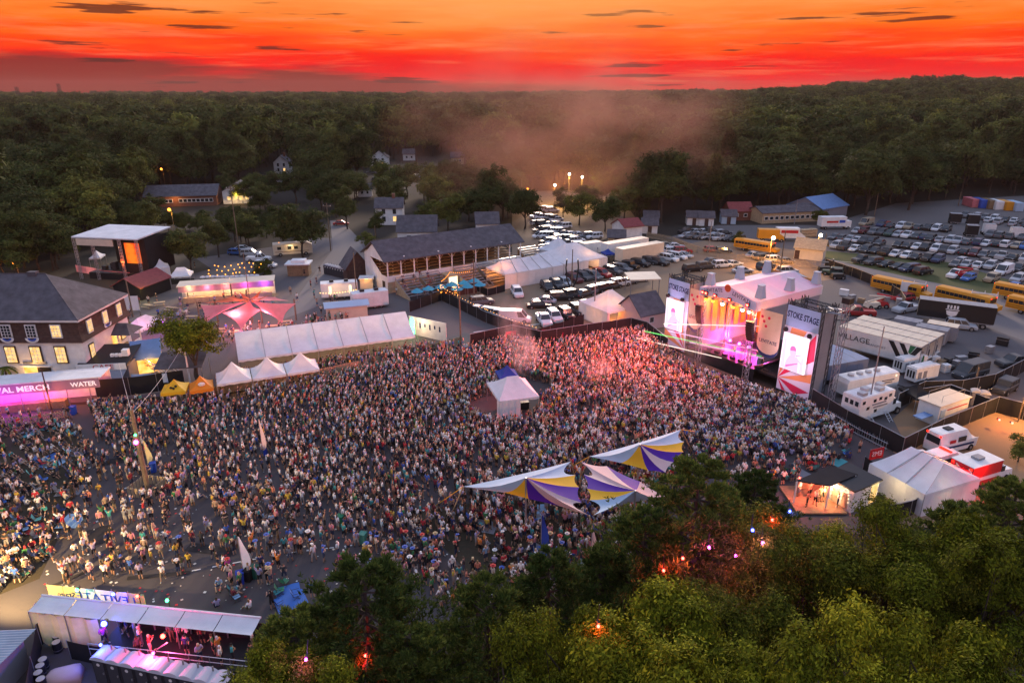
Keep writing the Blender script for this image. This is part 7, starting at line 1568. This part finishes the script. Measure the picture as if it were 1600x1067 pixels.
def person_mesh(name, pose):
    # joints: metres, facing -y
    J = {'pel':(0,0,.96),'sp':(0,.01,1.18),'ch':(0,0,1.38),'nk':(0,0,1.50),'hd':(0,-.02,1.60),'top':(0,0,1.72),'lh':(-.10,0,.90),'rh':(.10,0,.90),'lk':(-.11,-.02,.50),'rk':(.11,-.02,.50),'la':(-.12,.02,.09),'ra':(.12,.02,.09),'lt':(-.14,-.14,.04),'rt':(.14,-.14,.04),'ls':(-.19,0,1.42),'rs':(.19,0,1.42),'le':(-.25,.02,1.16),'re':(.25,.02,1.16),'lw':(-.24,-.08,.92),'rw':(.24,-.08,.92)}
    J.update(pose)
    E_ = [('pel','sp','s'),('sp','ch','s'),('ch','nk','k'),('nk','hd','k'),('hd','top','h'),('pel','lh','p'),('pel','rh','p'),('lh','lk','p'),('rh','rk','p'),('lk','la','k'),('rk','ra','k'),('la','lt','f'),('ra','rt','f'),('ch','ls','s'),('ch','rs','s'),('ls','le','s'),('rs','re','s'),('le','lw','k'),('re','rw','k')]
    R = {'pel':.155,'sp':.14,'ch':.155,'nk':.06,'hd':.105,'top':.085,'lh':.10,'rh':.10,'lk':.068,'rk':.068,'la':.05,'ra':.05,'lt':.05,'rt':.05,'ls':.075,'rs':.075,'le':.052,'re':.052,'lw':.042,'rw':.042}
    ks = list(J); me = bpy.data.meshes.new(name); me.from_pydata([J[k] for k in ks],[(ks.index(a),ks.index(b)) for a,b,_ in E_],[])
    o = bpy.data.objects.new(name,me); col.objects.link(o); o.modifiers.new('skin','SKIN'); sv = me.skin_vertices[0].data if me.skin_vertices else None
    if sv is None:
        bpy.context.view_layer.objects.active = o; bpy.context.view_layer.update(); sv = me.skin_vertices[0].data
    for i,k in enumerate(ks): sv[i].radius = (R[k],R[k]*(.78 if k in ('pel','sp','ch') else 1)); sv[i].use_root = k == 'pel'
    s = o.modifiers.new('sub','SUBSURF'); s.levels = 1; s.render_levels = 1
    dg = bpy.context.evaluated_depsgraph_get(); dg.update(); out = bpy.data.meshes.new_from_object(o.evaluated_get(dg)); bpy.data.objects.remove(o)
    seg = [(np.array(J[a]),np.array(J[b]),c) for a,b,c in E_]; SI = {'s':0,'p':1,'k':2,'h':3,'f':4}
    out.materials.clear()
    for k in ('crowd_shirt','crowd_pants','crowd_skin','crowd_hair','crowd_shoe'): out.materials.append(M[k])
    head = np.array(J['hd'])
    for p in out.polygons:
        c = np.array(p.center); best = (9,'s')
        for a,b,k in seg:
            d = b-a; t = min(1,max(0,np.dot(c-a,d)/np.dot(d,d))); best = min(best,(np.linalg.norm(c-a-d*t),k))
        k = best[1]
        if k in 'kh' and np.linalg.norm(c-head) < .2: k = 'h' if (c[2] > head[2]+.02 or c[1] > head[1]+.045) else 'k'
        if k == 's' and 0 < len(pose) and 'short' in name and c[2] < .9: k = 'p'
        p.material_index = SI[k]; p.use_smooth = True
    return out
POSES = [('standing',{}),('with folded arms',{'lw':(.10,-.22,1.16),'rw':(-.10,-.24,1.14),'le':(-.27,-.05,1.17),'re':(.27,-.05,1.17)}),
 ('with raised arms',{'le':(-.30,-.08,1.62),'re':(.30,-.08,1.60),'lw':(-.22,-.14,1.90),'rw':(.24,-.12,1.88)}),('waving',{'re':(.28,-.06,1.62),'rw':(.24,-.14,1.90)}),
 ('holding a phone',{'le':(-.26,-.14,1.22),'lw':(-.10,-.34,1.48),'re':(.26,-.14,1.22),'rw':(.08,-.34,1.48)}),('walking',{'lk':(-.11,-.18,.52),'la':(-.11,-.24,.10),'lt':(-.12,-.40,.06),'rk':(.11,.06,.50),'ra':(.11,.26,.14),'rt':(.12,.16,.05),'le':(-.25,.14,1.18),'lw':(-.24,.18,.95),'re':(.25,-.06,1.17),'rw':(.22,-.24,1.0)}),
 ('standing wide',{'lk':(-.17,-.02,.50),'rk':(.17,0,.5),'la':(-.21,.02,.09),'ra':(.22,.02,.09),'lt':(-.25,-.13,.04),'rt':(.26,-.13,.04),'lw':(-.14,-.26,1.08)}),
 ('sitting',{'pel':(0,.05,.30),'sp':(0,.06,.52),'ch':(0,.02,.72),'nk':(0,0,.84),'hd':(0,-.02,.94),'top':(0,0,1.06),'lh':(-.10,0,.26),'rh':(.10,0,.26),'lk':(-.2,-.38,.44),'rk':(.2,-.38,.42),'la':(-.12,-.62,.10),'ra':(.14,-.60,.10),'lt':(-.12,-.76,.08),'rt':(.15,-.74,.08),'ls':(-.19,0,.76),'rs':(.19,0,.76),'le':(-.27,-.10,.54),'re':(.27,-.10,.54),'lw':(-.16,-.32,.52),'rw':(.16,-.30,.50)})]
PM = [person_mesh('person_%d' % i,p) for i,(n,p) in enumerate(POSES)]
obj_color_mat('own_shirt',.8,.2)
PI = []
for m in PM: c = m.copy(); c.materials[0] = M['own_shirt']; PI.append(c)
hat_me = {'sun hat':MB().tube((0,0,0),(0,0,.015),.24,.22,k=12).tube((0,0,.01),(0,0,.12),.125,.10,k=10).mesh('hat',['tinted']), 'cap':MB().tube((0,0,-.02),(0,0,.09),.125,.08,k=10).box(-.09,.09,-.24,-.08,-.015,.01).mesh('hat',['tinted'])}
HATC = {'white':(.65,.64,.60),'straw':(.45,.34,.18),'black':(.02,.02,.02),'red':(.45,.04,.04),'blue':(.06,.12,.4)}
ZN = [ # polygon in photo pixels, people per square metre, share sitting
 ([(735,551),(800,535),(845,545),(1000,522),(1045,556),(1088,586),(1195,622),(1262,642),(1330,690),(1180,720),(1000,640),(850,600),(700,590)],3.7,0),
 ([(500,596),(735,551),(700,590),(850,600),(1000,640),(1180,720),(1080,745),(960,720),(740,750),(560,690),(480,640)],3.0,0),
 ([(480,640),(560,690),(740,750),(930,810),(1000,830),(1100,740),(1000,880),(820,850),(700,880),(640,905),(560,850),(440,800),(420,700)],2.2,.06),
 ([(140,640),(245,632),(335,626),(500,596),(480,640),(420,700),(440,800),(560,850),(640,905),(600,930),(480,880),(300,800),(240,770),(150,690)],1.55,.03),
 ([(740,750),(960,720),(1080,745),(1000,830),(930,810)],2.4,.03),
 ([(-10,672),(122,664),(140,720),(112,800),(84,880),(-10,940)],1.15,.62),
 ([(130,690),(240,770),(300,800),(480,880),(420,930),(200,905),(70,925),(112,800)],.8,0),
 ([(375,592),(655,548),(735,546),(500,588),(400,606)],2.2,0),
 ([(1180,720),(1330,690),(1345,712),(1290,735),(1230,760),(1130,760)],1.8,.2),
 ([(640,905),(700,880),(820,850),(1000,880),(960,935),(740,965),(690,950)],1.5,.25),
 ([(140,640),(245,632),(240,655),(150,690)],1.3,0),
 ([(-10,655),(110,648),(120,664),(-10,672)],.35,0),
 ([(270,930),(420,905),(520,930),(420,975),(300,955)],.3,.3),
 ([(0,905),(84,880),(75,925),(20,950)],.2,0),
 ([(330,520),(470,512),(470,525),(340,540)],.35,.1),([(190,500),(300,488),(300,510),(200,525)],.08,0),([(470,505),(545,495),(545,505),(475,520)],.8,0),([(460,470),(520,440),(540,460),(480,490)],.05,0)]
AV = [(P(790,640),4.5),(P(822,612),3.6),(P(797,592),2.0),(P(232,768),1.9),(P(822,790),.4),(P(936,884),.6)]
ppl = []
for poly,dn,sit in ZN:
    W_ = [P(*p) for p in poly]; x0 = min(p.x for p in W_); x1 = max(p.x for p in W_); y0 = min(p.y for p in W_); y1 = max(p.y for p in W_); sp = 1/math.sqrt(dn); y = y0
    while y < y1:
        x = x0
        while x < x1:
            X = x+rnd.uniform(-.55,.55)*sp; Y = y+rnd.uniform(-.55,.55)*sp; u,v = px(X,Y)
            if inpoly(u,v,poly) and not any((X-a.x)**2+(Y-a.y)**2 < r*r for a,r in AV): ppl.append((X,Y,u,v,sit))
            x += sp
        y += sp
# a few open lanes and groups in the loose parts
def lane(X,Y):
    return sin(X*.55+.6*sin(Y*.3))*sin(Y*.42+.8*sin(X*.21))
ppl = [p for p in ppl if p[3] < 600 or lane(p[0],p[1]) > (-.6 if p[3] < 700 else -.25) or rnd.random() < .45]
hidden = [[(380,1067),(370,985),(450,950),(520,885),(600,890),(650,960),(640,1067)],[(640,1067),(700,960),(800,890),(880,870),(960,870),(990,790),(1090,722),(1200,745),(1240,800),(1240,1067)]]
loose = sorted([p for p in ppl if -5 < p[2] < 1605 and not any(inpoly(p[2],p[3]-12,h) for h in hidden)],key=lambda p: p[1])
solo = loose[:285]; solo_s = set(solo); other = [p for p in ppl if p not in solo_s]
SF = Vector(SW(12.5,4))
def face(X,Y,loose_): return atan2(SF.y-Y,SF.x-X)+pi/2+(rnd.uniform(-.5,.5) if not loose_ else rnd.uniform(-2.2,2.2))
used = {}
LM = [(P(232,768),'the thick pole'),(P(385,908),'the wheelie bins'),(P(150,930),'the LEVITATE banners'),(P(40,740),'the seating lawn'),(P(936,884),'the cream flag'),(P(845,872),'the blue flag'),(P(700,880),'the dashed path'),(P(533,822),'the green bin'),(P(30,930),'the lit corner'),(P(40,860),'the lower lawn'),(P(300,800),'the open asphalt')]
def person(X,Y,z,rz,pi_,c,hat,label,group,name='person',sc=1.0):
    o = link(name,PI[pi_],None,(X,Y,z),color=sd_[c],rz=rz); o.scale = (sc,sc,sc); tag(o,label,'person',group)
    if hat:
        kind,hc = hat; tz = {7:1.05}.get(pi_,1.70); h = link('hat',hat_me[kind],o,(0,-.01,tz-.03),color=HATC[hc])
    return o
solo.sort(key=lambda p: p[2])
SN = [k for k,_ in SHIRT]; SWT = [9,5,8,4,5,4,4,4,3,4,3,2,2,2,2,2,3,2,2,1]
for X,Y,u,v,sit in solo:
    pi_ = 7 if rnd.random() < sit else rnd.choices(range(7),[5,2,.5,1,1.2,3.5,2.5])[0]; c = rnd.choices(SN,SWT)[0]; hat = (rnd.choice(['sun hat','cap','cap']),rnd.choice(list(HATC))) if rnd.random() < .4 else None
    lm = min(LM,key=lambda a: (a[0].x-X)**2+(a[0].y-Y)**2)[1]
    base = 'person in %s top%s %s by %s' % (c,' and %s %s' % (hat[1],hat[0].replace('sun ','')) if hat else '',POSES[pi_][0],lm); k = used.get(base,0); used[base] = k+1
    person(X,Y,.1,face(X,Y,Y < 70),pi_,c,hat,base+('' if k == 0 else ', %s from left' % ordn(k)),'people in the nearer crowd',sc=rnd.uniform(.92,1.06))
dupl = {}
cp,cr,cs,cidx = [],[],[],[]
for X,Y,u,v,sit in other:
    if rnd.random() < sit: k = 7
    else: k = rnd.choices(range(7),[5,2,1.2 if Y > 75 else .3,1.4,1.2,1.2,2])[0]
    cp.append((X,Y,.1)); cr.append(face(X,Y,v > 760 and u < 500)); cs.append(rnd.uniform(.9,1.08)); cidx.append(k)
gn_instances('crowd',cp,cr,cs,cidx,PM,'dense festival crowd packed in front of the stage')
# band on the stage, guests on the platform and at the bar
for i,(x,y,p,c,lb) in enumerate(((12.5,1.2,3,'white','singer in a white top raising an arm at the front of the stage'),(9.5,2.5,6,'black','guitarist in black on the left of the stage'),(15.5,2.3,6,'charcoal','bass player in charcoal on the right of the stage'),(12.3,6.9,1,'magenta','drummer in magenta on the riser at the back'),(17.3,1.0,0,'black','stagehand in black at the right of the stage'))):
    q = SW(x,y,2.62 if i == 3 else 1.96); person(q.x,q.y,q.z,SR,p,c,None,lb,'band on the stage')
for i in range(24):
    q = PW(6.0+i*.62+rnd.uniform(-.2,.2),rnd.uniform(-1.1,.9),1.1); c = rnd.choices(SN,SWT)[0]; person(q.x,q.y,q.z,rnd.uniform(-3,3),rnd.choice([0,1,6,4,0]),c,None,'person in a %s top on the viewing platform, %s along the rail' % (c,ordn(i)),'guests on the viewing platform')
for i in range(9):
    v_ = vb.matrix_basis @ Vector((rnd.uniform(-2.0,2.0),rnd.uniform(-.8,2.2),.35)); c = rnd.choice(['white','cream','pink','black','coral']); person(v_.x,v_.y,.35,rnd.uniform(-3,3),rnd.choice([0,1,6,3]),c,None,'person in a %s top at the red-lit bar, %s from the near corner' % (c,ordn(i)),'guests at the red-lit bar')
for i in range(16):
    q = Matrix.Translation(bl.location) @ Matrix.Rotation(bl.rotation_euler[2],4,'Z') @ Vector((rnd.uniform(1.6,8.5),-1.0-.78*(i%8)+.1,3.2-.36*(i%8)-.16)); c = rnd.choice(['black','maroon','navy','grey','white','red']); person(q.x,q.y,q.z,bl.rotation_euler[2]+rnd.uniform(-.3,.3),7,c,None,'person in a %s top sitting on the silver bleacher, %s from the top' % (c,ordn(i)),'people on the bleacher')
for i,(x,y,c) in enumerate(((305,420,'black'),(335,455,'black'),(350,470,'coral'),(476,432,'black'),(486,450,'maroon'),(495,445,'charcoal'),(500,428,'black'),(620,462,'white'),(608,458,'black'),(204,498,'black'),(222,503,'charcoal'))):
    q = P(x,y); person(q.x,q.y,.08,rnd.uniform(-3,3),rnd.choice([0,5,6]),c,None,'person in a %s top alone in the yard, %s from the left' % (c,ordn(i)),'people in the yard')
# picnic tables and vendors' visitors in the yard
for i,(x,y) in enumerate(((232,482),(250,478),(268,486),(286,492),(300,500),(262,498),(318,482),(345,520),(365,524),(425,515),(445,508),(236,500))):
    t = thing('picnic_table','wooden picnic table, %s in the yard around the star canopy' % ordn(i),'table',P(x,y),rnd.uniform(-.5,.5),'picnic tables in the yard')
    MB().box(-.95,.95,-.38,.38,.70,.75).build('table_top','pale_wood',t)
    for s_ in (-1,1):
        MB().box(-.95,.95,s_*.72-.13,s_*.72+.13,.42,.46).build('bench','pale_wood',t); MB().tube((s_*.7,-.7,0),(s_*.7,.25,.7),.04,k=4).tube((s_*.7,.7,0),(s_*.7,-.25,.7),.04,k=4).build('leg','wood',t)
for i in range(34):
    x = rnd.uniform(205,530); y = 482+rnd.uniform(-14,26)-(x-205)*.03; q = P(x,y); c = rnd.choices(SN,SWT)[0]; person(q.x,q.y,.09,rnd.uniform(-3,3),rnd.choice([0,5,6,1,0]),c,None,'person in a %s top among the food stalls, %s of the stall visitors' % (c,ordn(i)),'visitors at the food stalls')
# camp chairs, blankets
chair_parts = None
def camp_chair(label,X,Y,rz,c):
    global chair_parts
    if chair_parts is None:
        s = MB().quad((-.28,-.28,.40),(.28,-.28,.40),(.28,.22,.34),(-.28,.22,.34)); b_ = MB().quad((-.28,.22,.34),(.28,.22,.34),(.30,.42,.90),(-.30,.42,.90)); f_ = MB()
        for s_ in (-1,1): f_.tube((s_*.3,-.3,0),(s_*.3,.30,.42),.018,k=4).tube((s_*.3,.32,0),(s_*.3,-.28,.42),.018,k=4).tube((s_*.3,.2,.32),(s_*.31,.43,.92),.018,k=4).tube((s_*.32,-.28,.58),(s_*.32,.3,.60),.025,k=4)
        f_.tube((-.3,-.3,.02),(.3,.3,.4),.015,k=4).tube((.3,-.3,.02),(-.3,.3,.4),.015,k=4)
        chair_parts = (('seat',s.mesh('seat',['tinted'])),('backrest',b_.mesh('backrest',['tinted'])),('frame',f_.mesh('frame',['dark_metal'])))
    r = thing('camp_chair',label,'chair',(X,Y,.1),rz,'camp chairs')
    for nm,me in chair_parts:
        o = link(nm,me,r); o.color = (*c,1)
CC = {'teal':(.05,.28,.30),'blue':(.04,.14,.45),'navy':(.02,.04,.14),'green':(.04,.22,.12),'red':(.45,.03,.04),'grey':(.2,.2,.22),'pale blue':(.25,.4,.55)}
k = 0
for poly,n_,lb in (([(0,672),(118,668),(132,720),(105,800),(78,880),(0,930)],34,'on the seating lawn'),([(700,810),(900,800),(960,850),(900,880),(760,880)],26,'below the striped sails'),([(420,660),(500,640),(600,720),(520,760),(450,740)],14,'in the gaps of the crowd'),([(330,930),(440,905),(500,925),(430,960)],8,'by the wheelie bins'),([(1180,735),(1320,705),(1335,715),(1240,755)],10,'by the tall black fence')):
    used_ = []
    while len(used_) < n_:
        x = rnd.uniform(min(p[0] for p in poly),max(p[0] for p in poly)); y = rnd.uniform(min(p[1] for p in poly),max(p[1] for p in poly))
        if inpoly(x,y,poly): used_.append((x,y))
    for i,(x,y) in enumerate(sorted(used_)):
        q = P(x,y); c = rnd.choice(list(CC)); camp_chair('%s folding camp chair %s, %s from the left' % (c,lb,ordn(i)),q.x,q.y,face(q.x,q.y,False),CC[c])
    for i in range(max(2,n_//4)):
        x,y = used_[i]; q = P(x,y)+Vector((.8,.5,0)); c = rnd.choice(['blue','teal','red','grey','pale blue']); w_ = rnd.uniform(.7,1.1); bq = MB(); nn = 4
        for a in range(nn):
            for b_ in range(nn):
                f_ = lambda i_,j_: ((-1+2*i_/nn)*w_*1.2,(-1+2*j_/nn)*w_,.02+.03*abs(sin(i_*1.7+j_*2.3)))
                bq.quad(f_(a,b_),f_(a+1,b_),f_(a+1,b_+1),f_(a,b_+1))
        o = bq.build('blanket','tinted',loc=(q.x,q.y,.115),color=CC[c]); o.rotation_euler[2] = rnd.uniform(0,3); tag(o,'%s picnic blanket spread %s, %s of those' % (c,lb,ordn(i)),'blanket','picnic blankets')
print('people',len(ppl),'solo',len(solo),'cars',NCAR[0],'objects',len(col.objects))
# ================================================================ haze and smoke
def volume_mat(name, c, dens, noise=None, anis=.2, emis=None):
    m = bpy.data.materials.new(name); m.use_nodes = True; t = m.node_tree; t.nodes.clear()
    v = N(t,'ShaderNodeVolumePrincipled'); v.inputs['Color'].default_value = (*c,1); v.inputs['Density'].default_value = dens; v.inputs['Anisotropy'].default_value = anis
    o = N(t,'ShaderNodeOutputMaterial'); t.links.new(v.outputs[0],o.inputs['Volume'])
    if noise:
        tcn = N(t,'ShaderNodeTexCoord'); nz = N(t,'ShaderNodeTexNoise'); t.links.new(tcn.outputs['Object'],nz.inputs[0]); nz.inputs['Scale'].default_value = noise; nz.inputs['Detail'].default_value = 3
        ln = N(t,'ShaderNodeVectorMath',operation='LENGTH'); t.links.new(tcn.outputs['Object'],ln.inputs[0])
        fall = math_n(t,'SUBTRACT',1.0,ln.outputs['Value']); fall.node.use_clamp = True
        d = math_n(t,'MULTIPLY',math_n(t,'SUBTRACT',nz.outputs[0],.42),4.0); d.node.use_clamp = True
        t.links.new(math_n(t,'MULTIPLY',math_n(t,'MULTIPLY',d,fall),dens),v.inputs['Density'])
    M[name] = m; return m
volume_mat('haze_air',(.72,.50,.44),.00006)
hz = MB().box(-3200,3200,-40,2800,-1.5,72).build('haze','haze_air'); tag(hz,'thin evening haze over the whole site',kind='stuff')

def smoke(label, c, rad, loc, dens, noise, color):
    m = volume_mat('smoke_'+label[:12].replace(' ','_'), color, dens, noise, .0)
    o = MB().ball((0,0,0),1.0,u=16,v=10).build('smoke',m,loc=loc); o.scale = rad; tag(o,label,kind='stuff'); return o
p = P(880,335); smoke('large reddish smoke drifting over the trees behind the stage',None,(60,28,34),(p.x,p.y-4,27),.05,2.4,(.98,.46,.34))  # red stage light is put into the smoke's own colour
p = P(822,592); smoke('white smoke puff rising beside the mix-desk tent',None,(2.6,2.2,4.2),(p.x-.3,p.y,4.0),.55,2.0,(.95,.9,.9))
p = P(802,560); smoke('thin pale smoke trailing over the far crowd',None,(3.2,3.0,5.0),(p.x,p.y,5.5),.22,2.0,(.95,.85,.85))
p = P(935,606); smoke('pinkish smoke puff over the crowd before the stage',None,(2.6,2.4,2.6),(p.x,p.y,2.8),.30,2.0,(1.0,.8,.78))
p = SW(10,-1,4); smoke('coloured smoke hanging in the stage opening',None,(6.5,3.5,4.5),(p.x,p.y,4.5),.20,1.8,(.95,.9,.9))

# coloured party lamps hung in the outer branches of the foreground trees and on posts behind them
bpy.context.view_layer.update(); dg_ = bpy.context.evaluated_depsgraph_get(); C0 = Vector((0,0,CAM_H)); hz.hide_viewport = True; bpy.context.view_layer.update(); dg_ = bpy.context.evaluated_depsgraph_get()
for x,y,m,c,pw,lb in ((1207,812,'lamp_red',(1,.04,.03),170,'red lamp hung in the branches left of the bar deck'),(1234,799,'lamp_blue',(.05,.06,1),190,'blue lamp beside the red-lit bar deck'),(1176,828,'lamp_blue',(.05,.06,1),60,'small blue lamp between the pines'),(1037,891,'lamp_red',(1,.04,.03),190,'red lamp hung low in the pines'),(1067,872,'lamp_red',(1,.1,.08),120,'second red lamp in the pines, right of the first'),(1108,855,'lamp_magenta',(1,.06,.6),170,'magenta lamp in the tall dark pine'),(1150,868,'lamp_magenta',(1,.2,.8),260,'pink lamp in the branches behind the oaks'),(571,1024,'lamp_red',(1,.04,.03),190,'red lamp in the broad pine at the lower left'),(1192,848,'lamp_magenta',(1,.3,.9),190,'pale magenta lamp below the blue lamp'),(478,1030,'lamp_magenta',(.6,.1,1),90,'violet lamp in the small pine by the platform'),(935,978,'lamp_red',(1,.12,.1),60,'pale red lamp between the bottom oaks')):
    d_ = (P(x,y)-C0).normalized(); ok, hit, *_ = scene.ray_cast(dg_, C0+d_*2, d_)
    p = (Vector(hit) if ok else P(x,y,3))-d_*.35; r = .09*max(.7,(p-C0).length/45)
    g_ = thing('party_lamp',lb,'lamp',p,0,'coloured lamps among the trees'); MB().tube((0,.05,.05),(0,.25,.1),r*1.1,r*.7,k=8).build('housing','black_paint',g_); MB().ball((0,0,0),r,u=8,v=5).build('lens',m,g_); MB().path([(0,.2,.1),(.05,.35,.7)],.02,k=4).build('hanger','black_paint',g_)
    point_light(g_,(0,-.25,.1),c,pw*.6,.15)
hz.hide_viewport = False

# litter and patched asphalt on the arena floor
b = MB(); k = 0
while k < 420:
    x = rnd.uniform(60,700); y = rnd.uniform(640,960)
    if not inpoly(x,y,[(130,690),(500,640),(700,800),(700,900),(560,930),(300,950),(60,940)]): continue
    q = P(x,y); a = rnd.uniform(0,3); s = rnd.uniform(.05,.16); c_, s_ = cos(a)*s, sin(a)*s
    b.quad((q.x-c_,q.y-s_,.125),(q.x+s_,q.y-c_,.13),(q.x+c_,q.y+s_,.135),(q.x-s_,q.y+c_,.128),rnd.randrange(3)); k += 1
tag(b.build('litter',['line_paint','cream_paint','red_paint']),'cups and paper litter scattered over the asphalt',kind='stuff')
mat('tar_patch',(.022,.020,.022),.85,.3,1.2)
for x,y,w_,h_,r_ in ((190,720,3.2,1.4,.3),(330,860,4.5,1.2,-.2),(150,840,2.2,3.0,.5),(250,900,5,.5,.15),(420,780,6,.35,-.5),(110,905,3,.4,.8),(300,760,.35,7,.2)):
    q = P(x,y); o = MB().poly([(-w_/2,-h_/2,0),(w_/2,-h_/2*.9,0),(w_/2*.94,h_/2,0),(-w_/2*1.03,h_/2*.95,0)]).build('asphalt_patch','tar_patch',loc=(q.x,q.y,.112)); o.rotation_euler[2] = r_; tag(o,'dark tar repair patch on the arena asphalt',kind='structure')
